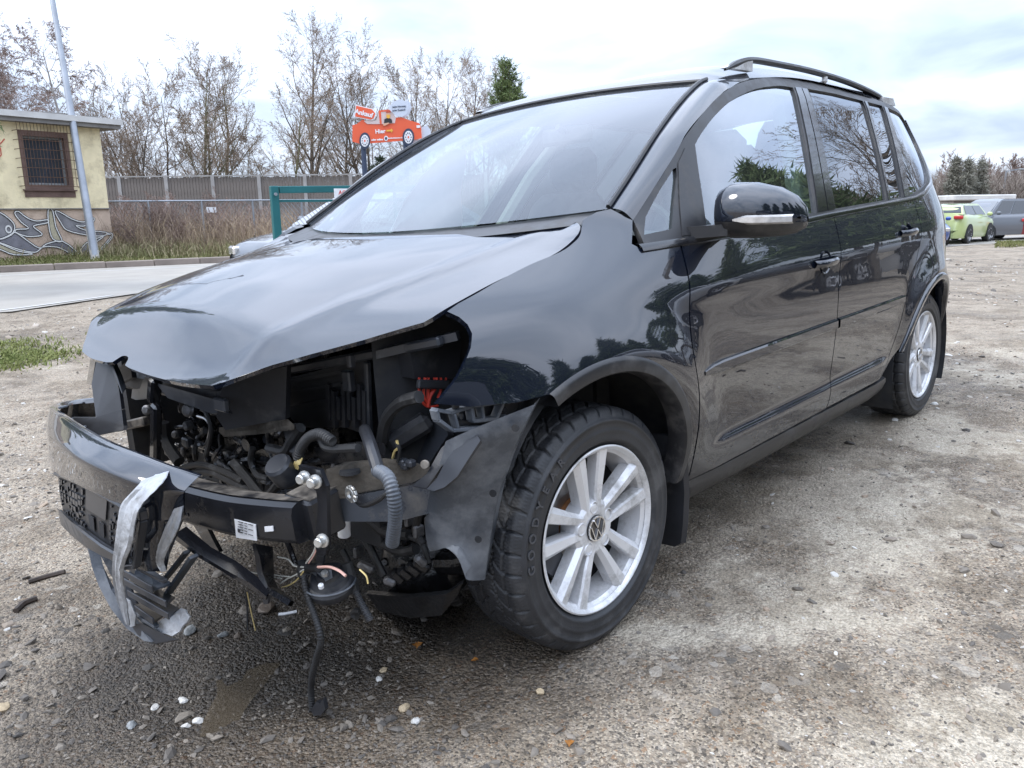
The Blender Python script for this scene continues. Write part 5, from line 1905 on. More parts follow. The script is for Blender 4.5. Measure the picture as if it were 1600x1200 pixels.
def gravel_mat():
    m_, t, p = new_mat('wet_gravel')
    L = t.links.new
    N = t.nodes.new
    co = N('ShaderNodeTexCoord')

    def noise(sc, det=6, ro=.6, src=None):
        n = N('ShaderNodeTexNoise')
        n.inputs['Scale'].default_value = sc
        n.inputs['Detail'].default_value = det
        n.inputs['Roughness'].default_value = ro
        L(src or co.outputs['Object'], n.inputs['Vector'])
        return n.outputs['Fac']

    def mr(v, a, b, c=0.0, d=1.0):
        n = N('ShaderNodeMapRange')
        n.interpolation_type = 'SMOOTHSTEP'
        for k_, q in zip(('From Min', 'From Max', 'To Min', 'To Max'), (a, b, c, d)):
            n.inputs[k_].default_value = q
        L(v, n.inputs['Value'])
        return n.outputs[0]

    def math_(op, a, b):
        n = N('ShaderNodeMath')
        n.operation = op
        n.use_clamp = op in ('MULTIPLY_ADD',)
        for i, q in enumerate((a, b)):
            if isinstance(q, (int, float)):
                n.inputs[i].default_value = q
            else:
                L(q, n.inputs[i])
        return n.outputs[0]

    def mix(f, a, b):
        n = N('ShaderNodeMix')
        n.data_type = 'RGBA'
        if isinstance(f, (int, float)):
            n.inputs[0].default_value = f
        else:
            L(f, n.inputs[0])
        for i, q in ((6, a), (7, b)):
            if isinstance(q, tuple):
                n.inputs[i].default_value = (*q, 1)
            else:
                L(q, n.inputs[i])
        return n.outputs[2]

    # stone-by-stone tone
    def cells(sc):
        v = N('ShaderNodeTexVoronoi')
        v.inputs['Scale'].default_value = sc
        v.inputs['Randomness'].default_value = 1
        L(co.outputs['Object'], v.inputs['Vector'])
        s = N('ShaderNodeSeparateColor')
        L(v.outputs['Color'], s.inputs[0])
        return s.outputs[0], s.outputs[1], v.outputs['Distance']
    c1, c1b, d1 = cells(95)
    c2, c2b, d2 = cells(210)
    big, bigb, dbig = cells(34)
    sand = mix(mr(noise(9), .35, .65), (.24, .205, .17), (.37, .325, .275))
    st1 = mix(c1, (.10, .09, .08), (.46, .42, .375))
    st1 = mix(mr(c1b, .93, .95), st1, (.28, .20, .14))
    st2 = mix(c2, (.07, .062, .055), (.52, .47, .40))
    base = mix(mr(c1b, .45, .5), sand, st1)
    base = mix(mr(c2b, .5, .55), base, st2)
    stb = mix(big, (.16, .15, .14), (.55, .53, .50))
    base = mix(math_('MULTIPLY', mr(bigb, .90, .92), mr(noise(.8, 3), .45, .6)), base, stb)
    # pale dried crust of cement dust
    sep_ = N('ShaderNodeSeparateXYZ')
    L(co.outputs['Object'], sep_.inputs[0])
    X, Y = sep_.outputs[0], sep_.outputs[1]
    crustn = math_('ADD', noise(1.1, 9, .68), math_('MULTIPLY', noise(14, 5, .7), .22))
    east = mr(math_('SUBTRACT', X, math_('MULTIPLY', Y, 1.0)), -.4, 1.7, -.08, .075)
    crust = math_('MULTIPLY', mr(math_('ADD', crustn, east), .63, .73, 0, .92), mr(math_('ADD', X, math_('MULTIPLY', noise(.5, 4), 5.0)), 9.5, 4.5, .15, 1))
    crustg = mix(mr(c2, .25, .75), (.20, .185, .16), (.62, .58, .51))
    crustc = mix(mr(noise(26, 6, .7), .35, .7), (.40, .37, .32), (.64, .60, .535))
    base = mix(crust, base, mix(.42, crustc, crustg))
    # worn, darker mottling down to the old surface
    mott = mr(noise(2.7, 10, .78), .47, .58)
    mo = N('ShaderNodeMix')
    mo.data_type = 'RGBA'
    mo.blend_type = 'MULTIPLY'
    L(math_('MULTIPLY', mott, .62), mo.inputs[0])
    L(base, mo.inputs[6])
    mo.inputs[7].default_value = (.50, .46, .41, 1)
    base = mo.outputs[2]
    # darker damp ground
    damp = mr(math_('ADD', noise(.8, 8, .66), math_('MULTIPLY', noise(7, 5, .7), .15)), .54, .68, 0, .48)
    # soaked round the leaking front
    dx = math_('DIVIDE', math_('ADD', X, .42), 1.15)
    dy = math_('DIVIDE', math_('ADD', Y, .25), .85)
    rr = math_('ADD', math_('MULTIPLY', dx, dx), math_('MULTIPLY', dy, dy))
    wet = mr(math_('ADD', rr, math_('MULTIPLY', noise(2.3, 6, .6), 1.1)), .75, 1.7, .92, 0)
    dx2 = math_('DIVIDE', math_('SUBTRACT', X, 1.4), 1.9)
    dy2 = math_('DIVIDE', math_('ADD', Y, .35), .75)
    rr2 = math_('ADD', math_('MULTIPLY', dx2, dx2), math_('MULTIPLY', dy2, dy2))
    wet2 = mr(math_('ADD', rr2, math_('MULTIPLY', noise(3.1, 6, .6), 1.0)), .85, 1.6, .5, 0)
    tot = math_('MAXIMUM', math_('MAXIMUM', wet, wet2), math_('MULTIPLY', damp, math_('SUBTRACT', 1.0, math_('MULTIPLY', crust, .8))))
    # middle under the engine: wet ground with the car's shade painted in
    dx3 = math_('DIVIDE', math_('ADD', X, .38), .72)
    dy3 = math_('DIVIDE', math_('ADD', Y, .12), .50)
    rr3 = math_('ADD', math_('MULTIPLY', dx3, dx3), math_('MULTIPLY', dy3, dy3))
    wet_shade = mr(math_('ADD', rr3, math_('MULTIPLY', noise(3.4, 6, .6), .9)), .75, 1.7, .62, 0)
    mu = N('ShaderNodeMix')
    mu.data_type = 'RGBA'
    mu.blend_type = 'MULTIPLY'
    L(tot, mu.inputs[0])
    L(base, mu.inputs[6])
    mu.inputs[7].default_value = (.30, .27, .24, 1)
    mu2 = mix(wet_shade, mu.outputs[2], (.018, .016, .014))
    wm = N('ShaderNodeVectorMath')
    wm.operation = 'MULTIPLY'
    L(mu2, wm.inputs[0])
    wm.inputs[1].default_value = (1.07, 1.0, .895)
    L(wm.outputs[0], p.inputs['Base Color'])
    L(mr(math_('SUBTRACT', tot, math_('MULTIPLY', noise(30, 4), .3)), 0, .8, .92, .42), p.inputs['Roughness'])
    p.inputs['Specular IOR Level'].default_value = .45
    # relief of the single stones
    hgt = math_('ADD', math_('MULTIPLY', d1, -.9), math_('MULTIPLY', d2, -.45))
    hgt = math_('ADD', hgt, math_('MULTIPLY', noise(160, 4, .7), .35))
    hgt = math_('ADD', hgt, math_('MULTIPLY', noise(40, 5, .6), .5))
    b = N('ShaderNodeBump')
    b.inputs['Strength'].default_value = .75
    b.inputs['Distance'].default_value = .012
    L(hgt, b.inputs['Height'])
    L(b.outputs[0], p.inputs['Normal'])
    return m_


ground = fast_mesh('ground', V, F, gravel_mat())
tag(ground, kind='structure')


def to_world(p):
    return T_CAR @ np.array(p, float)


# ---- loose gravel: thousands of little stones, many sizes
ICO = np.array([(0, -.526, .851), (0, .526, .851), (.526, .851, 0), (-.526, .851, 0), (-.851, 0, .526), (.851, 0, .526), (.526, -.851, 0), (-.526, -.851, 0), (.851, 0, -.526), (0, .526, -.851), (-.851, 0, -.526), (0, -.526, -.851)])
ICF = np.array([(0, 1, 4), (0, 5, 1), (1, 5, 2), (1, 2, 3), (1, 3, 4), (0, 4, 7), (0, 7, 6), (0, 6, 5), (5, 6, 8), (5, 8, 2), (2, 8, 9), (2, 9, 3), (3, 9, 10), (3, 10, 4), (4, 10, 7), (7, 10, 11), (7, 11, 6), (6, 11, 8), (8, 11, 9), (9, 11, 10)])


def stone_cloud(P, S, seed):
    g = np.random.default_rng(seed)
    n = len(P)
    A = g.normal(size=(n, 3, 3)) * .28 + np.eye(3)
    A[:, 2] *= .62
    V_ = np.einsum('nij,kj->nki', A, ICO) * (1 + .16 * g.normal(size=(n, 12, 1)))
    ang = g.uniform(0, 2 * np.pi, n)
    c, s = np.cos(ang), np.sin(ang)
    x = V_[..., 0] * c[:, None] - V_[..., 1] * s[:, None]
    y = V_[..., 0] * s[:, None] + V_[..., 1] * c[:, None]
    V_ = np.stack([x, y, V_[..., 2]], -1) * S[:, None, None] + P[:, None, :]
    F_ = (ICF[None] + 12 * np.arange(n)[:, None, None]).reshape(-1, 3)
    return V_.reshape(-1, 3), F_


def stone_mat():
    m_, t, p = new_mat('gravel_stone')
    L = t.links.new
    at = t.nodes.new('ShaderNodeAttribute')
    at.attribute_name = 'tone'
    r = t.nodes.new('ShaderNodeValToRGB')
    cols = ((0, (.05, .046, .042)), (.25, (.12, .105, .09)), (.5, (.22, .19, .155)), (.68, (.30, .25, .20)), (.80, (.33, .25, .18)), (.84, (.42, .39, .35)), (1, (.66, .64, .60)))
    e_ = r.color_ramp.elements
    e_[0].position, e_[0].color = cols[0][0], (*cols[0][1], 1)
    e_[1].position, e_[1].color = 1, (*cols[-1][1], 1)
    for a, c in cols[1:-1]:
        q = r.color_ramp.elements.new(a)
        q.color = (*c, 1)
    L(at.outputs['Fac'], r.inputs[0])
    L(r.outputs[0], p.inputs['Base Color'])
    p.inputs['Roughness'].default_value = .75
    return m_


def wetness(x, y):
    return np.clip(1.5 - ((x + .42) / 1.15) ** 2 - ((y + .25) / .85) ** 2, 0, 1)


g = np.random.default_rng(11)
n = 36000
# radius from the viewer: dense near, thinning out
rad = .75 * (26 / .75) ** (g.random(n) ** 1.15)
azi = g.uniform(R_(2), R_(84), n)
x = CAM_W[0] + rad * np.cos(azi)
y = CAM_W[1] + rad * np.sin(azi)
size = .0016 * (1 + rad * .36) * g.pareto(3.0, n).clip(0, 4.5) + .0015 + .0005 * rad
keep = road_mask(x, y) < .2
keep &= g.random(n) < .2 + .8 * sstep(.35, .6, vnoise(x * 1.1, y * 1.1, 9))
keep &= g.random(n) < 1 - .55 * sstep(-.2, 1.4, x - y - 1.0) * (rad < 5)
x, y, size, rad = x[keep], y[keep], size[keep], rad[keep]
size = np.minimum(size, .011 + .0026 * rad)
P = np.stack([x, y, gz(x, y) + size * .15], 1)
V, F = stone_cloud(P, size, 3)
tone = g.beta(1.9, 1.75 - .5 * sstep(4, 9, rad), len(P)) * (1 - .45 * wetness(x, y))
ob = fast_mesh('gravel', V, F, stone_mat(), smooth=False)
at = ob.data.attributes.new('tone', 'FLOAT', 'FACE')
at.data.foreach_set('value', np.repeat(tone, 20).astype(np.float32))
tag(ob, kind='stuff')
# coarser pale chippings scattered over the near left of the yard
n = 7500
rad = .8 + 4.5 * g.random(n) ** 1.2
azi = g.uniform(R_(46), R_(88), n)
x, y = CAM_W[0] + rad * np.cos(azi), CAM_W[1] + rad * np.sin(azi)
keep = (g.random(n) < .25 + .75 * sstep(.4, .7, vnoise(x * 2.2, y * 2.2, 31))) & (wetness(x, y) < .75)
x, y, rad = x[keep], y[keep], rad[keep]
size = (.0022 + .0042 * g.random(len(x)) ** 2.5) * (.75 + .28 * rad)
P = np.stack([x, y, gz(x, y) + size * .1], 1)
V, F = stone_cloud(P, size, 5)
ob = fast_mesh('chippings', V, F, ob.data.materials[0], smooth=False)
at = ob.data.attributes.new('tone', 'FLOAT', 'FACE')
at.data.foreach_set('value', np.repeat(g.beta(2.6, 1.5, len(P)), 20).astype(np.float32))
tag(ob, kind='stuff')


# ---- single stones, sticks and leaves one can point at
def ground_pt(u, v, lift=0.0):
    d = _ray(u, v, AX_W)
    t = (0 - CAM_W[2]) / d[2]
    for _ in range(12):
        q = CAM_W + d * t
        t = (float(gz(q[0], q[1])) - CAM_W[2]) / d[2]
    q = CAM_W + d * t
    return np.array((q[0], q[1], float(gz(q[0], q[1])) + lift))


M['stone_white'] = pm('pale_stone', (.60, .58, .54), .7, var=.2, scale=60, bump=.3, bscale=120)
M['stone_tan'] = pm('tan_stone', (.46, .36, .23), .75, var=.25, scale=50, bump=.3, bscale=120)
M['stone_grey'] = pm('grey_stone', (.24, .25, .25), .6, var=.3, scale=40, bump=.3, bscale=90)
M['stone_brown'] = pm('brown_stone', (.14, .11, .085), .5, var=.3, scale=30, bump=.3, bscale=60)
M['bark'] = pm('wet_wood', (.045, .032, .024), .7, var=.4, scale=40)
M['leaf'] = pm('orange_leaf', (.36, .15, .03), .7, var=.35, scale=60)


def stone(u, v, wpx, mat_, label, seed, flat=.6):
    q = ground_pt(u, v)
    t = AX_W[2] @ (q - CAM_W)
    s_ = wpx * t / FOC / 2
    g2 = np.random.default_rng(seed)
    b = bmesh.new()
    bmesh.ops.create_icosphere(b, subdivisions=2, radius=1)
    dirs = g2.normal(size=(9, 3))
    dirs /= np.linalg.norm(dirs, axis=1)[:, None]
    cut = g2.uniform(.50, .90, 9)
    for vv in b.verts:
        c = np.array(vv.co)
        for d, k in zip(dirs, cut):
            e_ = c @ d - k
            if e_ > 0:
                c = c - d * e_
        c *= (1.05, .85, flat)
        vv.co = c * s_ * 1.12
    me = bpy.data.meshes.new('stone')
    b.to_mesh(me)
    b.free()
    me.materials.append(mat_)
    o = link('stone', me)
    o.location = q + np.array((0, 0, s_ * flat * .25))
    o.rotation_euler = (0, 0, g2.uniform(0, 6))
    tag(o, label, 'stone', 'loose stones in front of the car')


for a in ((648, 1128, 17, 'stone_white', 'white angular stone, the lower of two pale stones right of the hanging cable', 1),
          (633, 1107, 19, 'stone_tan', 'cream stone just above the white angular one, right of the cable end', 2),
          (844, 1082, 15, 'stone_tan', 'small tan stone alone on dark gravel below the front tyre', 3),
          (600, 1048, 13, 'stone_tan', 'tiny tan stone in the wet ground below the sump', 4),
          (592, 1062, 12, 'stone_white', 'tiny white stone just below the tan one under the gearbox', 5),
          (286, 1095, 17, 'stone_white', 'white stone at the left bank of the muddy puddle, upper one', 6),
          (310, 1128, 17, 'stone_white', 'white stone touching the puddle edge, lowest on its left bank', 7),
          (291, 1135, 15, 'stone_white', 'small white stone left of the one touching the puddle', 8),
          (242, 1106, 14, 'stone_white', 'white stone on gravel some way left of the puddle', 9),
          (299, 987, 24, 'stone_grey', 'grey wet rock beside the torn bumper piece on the ground', 10),
          (418, 953, 32, 'stone_brown', 'flat brown stone under the bumper beam', 11),
          (348, 993, 17, 'stone_grey', 'small grey stone on the puddle rim under the loose wires', 12),
          (373, 993, 16, 'stone_brown', 'small dark stone right of the grey one on the puddle rim', 13),
          (6, 1105, 22, 'stone_tan', 'pale flat stone at the very left edge of the photo', 14),
          (206, 1135, 20, 'stone_grey', 'broad flat grey stone half buried in the lower left gravel', 15),
          (1460, 632, 11, 'stone_white', 'small pale stone right of the rear tyre', 16),
          (1398, 657, 10, 'stone_white', 'small pale stone in front of the rear tyre', 17)):
    stone(a[0], a[1], a[2], M[a[3]], a[4], a[5])


def stick(pts, r, mat_, name, label, cat):
    P_ = [ground_pt(u, v, r * .8) for u, v in pts]
    mb = MB().tube(catmull(P_, 4), r, 6)
    c = mb.v[0]
    o = mb.build(name, mat_)
    tag(o, label, cat)


stick([(25, 958), (38, 946), (58, 938)], .009, M['bark'], 'stick', 'short dark wet stick left of the broken bumper', 'stick')
stick([(45, 912), (75, 903), (102, 896)], .008, M['bark'], 'stick', 'thin bark strip behind the short dark stick', 'stick')
stick([(436, 962), (450, 960), (464, 957)], .0045, M['label'], 'plastic_shard', 'thin white plastic shard under the horn', 'shard')


def leaf(u, v, s_, label, seed):
    q = ground_pt(u, v, .006)
    g2 = np.random.default_rng(seed)
    mb = MB()
    rows = []
    for k in np.linspace(0, 1, 6):
        w_ = s_ * .45 * math.sin(math.pi * min(.97, k * .95 + .04)) ** .8
        rows.append([(s_ * (k - .5), w_ * j + g2.normal() * s_ * .04, .18 * s_ * abs(j) + .12 * s_ * math.sin(k * 5) + .1 * s_ * g2.random()) for j in (-1, -.4, .4, 1)])
    mb.grid(rows)
    mb.grid([[np.array(p) - (0, 0, .0012) for p in r] for r in rows])
    o = mb.build('fallen_leaf', M['leaf'], fix=False)
    o.location = q
    o.rotation_euler = (0, 0, g2.uniform(0, 6))
    tag(o, label, 'leaf', 'orange leaves on the gravel')


leaf(652, 1013, .030, 'crumpled orange leaf on the wet gravel below the gearbox', 1)
leaf(890, 1166, .022, 'small orange leaf near the bottom edge of the photo', 2)
leaf(742, 1036, .018, 'tiny orange leaf between the cable and the front tyre', 3)

# ---- muddy puddle in the hollow
pud = [(385, 985), (430, 1000), (440, 1030), (418, 1060), (402, 1082), (388, 1100), (372, 1125), (358, 1160), (338, 1192), (322, 1200), (306, 1198), (315, 1165), (322, 1130), (334, 1105), (342, 1085), (340, 1060), (345, 1030), (352, 1000)]
PW = [ground_pt(u, v) for u, v in catmull(pud, 4, True)]
zc = [float(ground_h(q[0], q[1])) for q in PW]
PW = np.array(PW)
cen = PW.mean(0)
PW[:, :2] = cen[:2] + (PW[:, :2] - cen[:2]) * 1.12
gx_, gy_ = np.arange(PW[:, 0].min(), PW[:, 0].max(), .03), np.arange(PW[:, 1].min(), PW[:, 1].max(), .03)
G = np.stack(np.meshgrid(gx_, gy_, indexing='ij'), -1).reshape(-1, 2)
G = G[inside(G, PW[:, :2])]
V2 = np.concatenate([PW[:, :2], G])
vs, es, fs, *_r = delaunay_2d_cdt([Vector(q) for q in V2], [(i, (i + 1) % len(PW)) for i in range(len(PW))], [], 1, 1e-6)
hh = np.array([float(gz(q[0], q[1])) for q in V2])
mb = MB()
A_ls = np.linalg.lstsq(np.c_[V2, np.ones(len(V2))], hh, rcond=None)[0]
mb.add([(q[0], q[1], float(np.dot(A_ls, (q[0], q[1], 1))) - .0012) for q in vs], [tuple(f) for f in fs])
pmud = pm('muddy_water', (.12, .095, .066), .05, spec=.5, var=.3, scale=5)
pmud.node_tree.nodes['Principled BSDF'].inputs['Alpha'].default_value = .55
puddle = mb.build('puddle_water', pmud, fix=True)
tag(puddle, kind='structure')
# ================================================================== ROAD AND ROADSIDE
def at_(u, t, dz=0.0):
    """ground point on the sight line of column u at depth t"""
    d = _ray(u, 600, AX_W)
    h2 = np.array((d[0], d[1]))
    # keep true depth: move along the horizontal heading of that column
    P = CAM_W + AX_W[2] * 0
    hor = 600 + (_horizon(u) - 600)
    q = CAM_W + _ray(u, hor, AX_W) * t
    return np.array((q[0], q[1], float(gz(q[0], q[1])) + dz))


def _horizon(u):
    a = (u - 800) / FOC
    b = -(a * AX_W[0][2] + AX_W[2][2]) / AX_W[1][2]
    return 600 - FOC * b


def zat(u, v, t):                                 # height of what shows at (u, v) at depth t
    return float((CAM_W + _ray(u, v, AX_W) * t)[2])


KD = np.array((.9736, -.2281))                    # along the road
KN = np.array((.2281, .9736))                     # across it, away from the yard
KO = np.array((3.18, 17.17))


def kr(a, b, z=0.0):
    q = KO + KD * a + KN * b
    return np.array((q[0], q[1], z))


asphalt = pm('grey_asphalt', (.31, .285, .25), .85, var=.12, scale=1.2, bump=.25, bscale=90, dirt=(.30, .28, .25), dirt_amt=.3, dirt_scale=.7)
near_edge = [(-60, 23.2), (-20, 13.9), (1.1, 8.96), (2.0, 9.3), (2.8, 9.75), (4.5, 11.0), (8, 12.1), (20, 9.4), (60, 0.3)]
far_edge = [kr(a, -.08)[:2] for a in (-60, -30, -10, -5, 0, 3, 6, 20, 60)]
mb = MB()
rows = []
for k in np.linspace(0, 1, 9):
    rows.append([np.array((*(np.array(n_) * (1 - k) + np.array(f_) * k), 0)) for n_, f_ in zip(resample(near_edge, 60), resample(far_edge, 60))])
for r in rows:
    for q in r:
        q[2] = float(ground_h(q[0], q[1])) + .014
mb.grid(rows, flip=True)
rd = mb.build('road', asphalt)
tag(rd, kind='structure')
M['line'] = pm('road_paint', (.46, .45, .43), .7, var=.2, scale=3)
mb = MB()
for a0, a1, b, w_ in ((-60, 60, -1.1, .11),):
    n_ = 60
    mb.grid([[kr(a, b - w_ / 2) + np.array((0, 0, float(ground_h(*kr(a, b)[:2])) + .018)) for a in np.linspace(a0, a1, n_)], [kr(a, b + w_ / 2) + np.array((0, 0, float(ground_h(*kr(a, b)[:2])) + .018)) for a in np.linspace(a0, a1, n_)]])
tag(mb.build('road_line', M['line']), kind='structure')
ne = resample(near_edge[1:5], 40)
mb = MB()
mb.grid([[np.array((q[0], q[1] + o_, float(ground_h(q[0], q[1] + o_)) + .018)) for q in ne] for o_ in (.20, .28)])
tag(mb.build('edge_line', M['line']), kind='structure')
M['kerb'] = pm('kerb_stone', (.26, .215, .185), .85, var=.25, scale=2.5, bump=.3, bscale=40)
kerb = empty('kerb', kr(0, 0))
tag(kerb, kind='structure')
kme = None
for i in range(-16, 24):
    c = kr(i * 1.0 + .5, .05)
    z0 = float(ground_h(c[0], c[1]))
    if kme is None:
        kme = MB().box((0, 0, 0), (.99, .15, .30), bev=.015).mesh('kerb_stone', M['kerb'])
    o = link('kerb_stone', kme, kerb)
    o.location = c + np.array((0, 0, z0 + .0 + .005 * math.sin(i * 2.3))) - np.array(kerb.location)
    o.rotation_euler = (0, 0, math.atan2(KD[1], KD[0]))


# ---- grass and undergrowth as blades and stems
def blades(P, hmin, hmax, w, lean, seed, name, mat_, kinks=1):
    g2 = np.random.default_rng(seed)
    n_ = len(P)
    h_ = g2.uniform(hmin, hmax, n_)
    a = g2.uniform(0, 2 * np.pi, n_)
    d = np.stack([np.cos(a), np.sin(a), np.zeros(n_)], 1)
    l_ = g2.normal(0, lean, (n_, 2))
    l2 = l_ + g2.normal(0, lean, (n_, 2)) * .8
    b0 = P
    m1 = P + np.c_[l_ * h_[:, None] * .5, h_ * .55]
    tp = P + np.c_[l2 * h_[:, None], h_ * (1 - .3 * np.abs(l2).sum(1)).clip(.3, 1)]
    ww = np.asarray(w) if np.ndim(w) else np.full(n_, w)
    ww = ww[:, None]
    V_ = np.stack([b0 - d * ww, b0 + d * ww, m1 + d * ww * .7, m1 - d * ww * .7, tp], 1).reshape(-1, 3)
    k = 5 * np.arange(n_)[:, None]
    T_ = np.concatenate([k + [0, 1, 2], k + [0, 2, 3], k + [3, 2, 4]], 0)
    o = fast_mesh(name, V_, T_, mat_, smooth=False)
    return tag(o, kind='stuff')


def leafy(name, c1, c2, sc=1.5, c3=None):
    m_, t, p = new_mat(name)
    L = t.links.new
    ge = t.nodes.new('ShaderNodeNewGeometry')
    co = t.nodes.new('ShaderNodeTexCoord')
    n_ = t.nodes.new('ShaderNodeTexNoise')
    n_.inputs['Scale'].default_value = sc
    L(co.outputs['Object'], n_.inputs['Vector'])
    ad = t.nodes.new('ShaderNodeMath')
    ad.operation = 'MULTIPLY_ADD'
    ad.inputs[1].default_value = .55
    L(ge.outputs['Random Per Island'], ad.inputs[0])
    mu = t.nodes.new('ShaderNodeMath')
    mu.operation = 'MULTIPLY'
    mu.inputs[1].default_value = .5
    L(n_.outputs['Fac'], mu.inputs[0])
    L(mu.outputs[0], ad.inputs[2])
    r = t.nodes.new('ShaderNodeValToRGB')
    r.color_ramp.elements[0].position = .2
    r.color_ramp.elements[1].position = .75
    r.color_ramp.elements[0].color = (*c1, 1)
    r.color_ramp.elements[1].color = (*c2, 1)
    if c3:
        q = r.color_ramp.elements.new(.5)
        q.color = (*c3, 1)
    L(ad.outputs[0], r.inputs[0])
    L(r.outputs[0], p.inputs['Base Color'])
    p.inputs['Roughness'].default_value = .8
    p.inputs['Specular IOR Level'].default_value = .2
    return m_


g = np.random.default_rng(21)
M['verge'] = leafy('verge_grass', (.10, .105, .035), (.27, .24, .12), 1.2, (.13, .15, .045))
M['lawn'] = leafy('green_grass', (.09, .12, .03), (.24, .25, .09), 3.0)
M['bramble'] = leafy('dry_brush', (.19, .135, .095), (.45, .35, .24), .8, (.30, .225, .16))
n = 30000
a = g.uniform(-9, 9, n)
b = .15 + g.random(n) ** 1.3 * 4.2
q = KO[None] + KD[None] * a[:, None] + KN[None] * b[:, None]
blades(np.c_[q, gz(q[:, 0], q[:, 1])], .06, .20, .011, .45, 1, 'verge_grass', M['verge'])
# a grassy strip under the parked cars and a green patch at the yard's edge
n = 1300
u = g.uniform(1562, 1640, n)
t = g.uniform(28.5, 33, n)
q = np.array([at_(u_, t_) for u_, t_ in zip(u, t)])
blades(q, .05, .14, .02, .4, 2, 'yard_edge_grass', M['verge'])
n = 2600
cpts = [ground_pt(u_, v_) for u_, v_ in ((12, 552), (40, 563), (5, 575), (62, 556), (-20, 560), (20, 540))]
c = np.array(cpts)[g.integers(0, 6, n)]
q = c[:, :2] + g.normal(0, .22, (n, 2)) * (1, .7)
blades(np.c_[q, gz(q[:, 0], q[:, 1])], .02, .075, .006, .6, 3, 'grass_patch', M['lawn'])
# bramble thicket between verge and fences
n = 9000
u = g.uniform(165, 470, n)
t = g.uniform(20.5, 31, n)
q = np.array([at_(u_, t_) for u_, t_ in zip(u[:1800], t[:1800])])
q = np.repeat(q, 5, 0) + np.c_[g.normal(0, .22, (n, 2)), np.zeros(n)]
hmul = .5 + 1.0 * vnoise(q[:, 0] * .5, q[:, 1] * .5, 5)
blades(q, .4, 1.5, .004 + .004 * g.random(n), .30, 4, 'undergrowth', M['bramble'])
n = 9000
u = g.uniform(-30, 480, n)
t = g.uniform(19.5, 25, n)
q = np.array([at_(u_, t_) for u_, t_ in zip(u[:1800], t[:1800])])
q = np.repeat(q, 5, 0) + np.c_[g.normal(0, .3, (n, 2)), np.zeros(n)]
blades(q, .15, .60, .010, .35, 5, 'dry_grass', leafy('straw_grass', (.16, .13, .07), (.36, .30, .19), .7, (.20, .20, .09)))


# ================================================================== TREES
def cone_mesh(segs, n):
    S = np.array(segs, float)                     # p0 p1 r0 r1
    p0, p1, r0, r1 = S[:, 0:3], S[:, 3:6], S[:, 6], S[:, 7]
    d = p1 - p0
    d /= np.linalg.norm(d, axis=1)[:, None] + 1e-9
    ref = np.where(np.abs(d[:, 2:3]) < .9, np.array([[0, 0, 1.0]]), np.array([[1.0, 0, 0]]))
    x = np.cross(ref, d)
    x /= np.linalg.norm(x, axis=1)[:, None]
    y = np.cross(d, x)
    an = np.arange(n) * 2 * np.pi / n
    ring = x[:, None] * np.cos(an)[None, :, None] + y[:, None] * np.sin(an)[None, :, None]
    V_ = np.concatenate([p0[:, None] + ring * r0[:, None, None], p1[:, None] + ring * r1[:, None, None]], 1)
    b = (2 * n * np.arange(len(S)))[:, None, None]
    k = np.arange(n)
    F_ = b + np.stack([k, (k + 1) % n, (k + 1) % n + n, k + n], -1)[None]
    return V_.reshape(-1, 3), F_.reshape(-1, 4)


def ribbon_mesh(segs, seed):
    S = np.array(segs, float)
    g2 = np.random.default_rng(seed)
    p0, p1, r0, r1 = S[:, 0:3], S[:, 3:6], S[:, 6:7], S[:, 7:8]
    w = np.cross(p1 - p0, g2.normal(size=p0.shape))
    w /= np.linalg.norm(w, axis=1)[:, None] + 1e-9
    V_ = np.stack([p0 - w * r0 * 1.25, p0 + w * r0 * 1.25, p1 + w * r1 * 1.1, p1 - w * r1 * 1.1], 1).reshape(-1, 3)
    return V_, np.arange(len(V_)).reshape(-1, 4)


def grow(rd, p, d, L, r, lev, P, out_):
    """one limb: wandering segments with side shoots"""
    nseg = P['nseg'][min(lev, len(P['nseg']) - 1)]
    sl = L / nseg
    r0 = r
    for i in range(nseg):
        f = (i + 1) / nseg
        d = d + np.array([rd.gauss(0, 1), rd.gauss(0, 1), rd.gauss(0, 1)]) * P['wob'] * (1 if lev else .45)
        d = d + np.array((0, 0, P['up'][min(lev, len(P['up']) - 1)]))
        d /= np.linalg.norm(d)
        p1 = p + d * sl
        r1 = max(P['rmin'], r0 * (1 - f) + r0 * .28 * f) if lev else max(P['rmin'], r0 * (1 - .85 * f))
        rr = max(P['rmin'], r0 * (1 - (f - 1 / nseg)) + r0 * .28 * (f - 1 / nseg)) if lev else max(P['rmin'], r0 * (1 - .85 * (f - 1 / nseg)))
        out_.append((lev, *p, *p1, rr, r1))
        if lev < P['lev'] and f > P['bare'][min(lev, len(P['bare']) - 1)]:
            k = P['shoots'][min(lev, len(P['shoots']) - 1)]
            for _ in range(int(k) + (rd.random() < k % 1)):
                a = rd.uniform(0, 2 * math.pi)
                ang = R_(P['ang'][min(lev, len(P['ang']) - 1)] + rd.gauss(0, 10))
                x = np.cross(d, (0.3, .2, 1.0))
                x /= np.linalg.norm(x) + 1e-9
                y = np.cross(d, x)
                nd = d * math.cos(ang) + (x * math.cos(a) + y * math.sin(a)) * math.sin(ang)
                nl = L * P['len'][min(lev, len(P['len']) - 1)] * rd.uniform(.6, 1.15) * (1.12 - .62 * f)
                grow(rd, p1, nd, nl, r1 * P['rk'] * rd.uniform(.6, 1), lev + 1, P, out_)
        p = p1


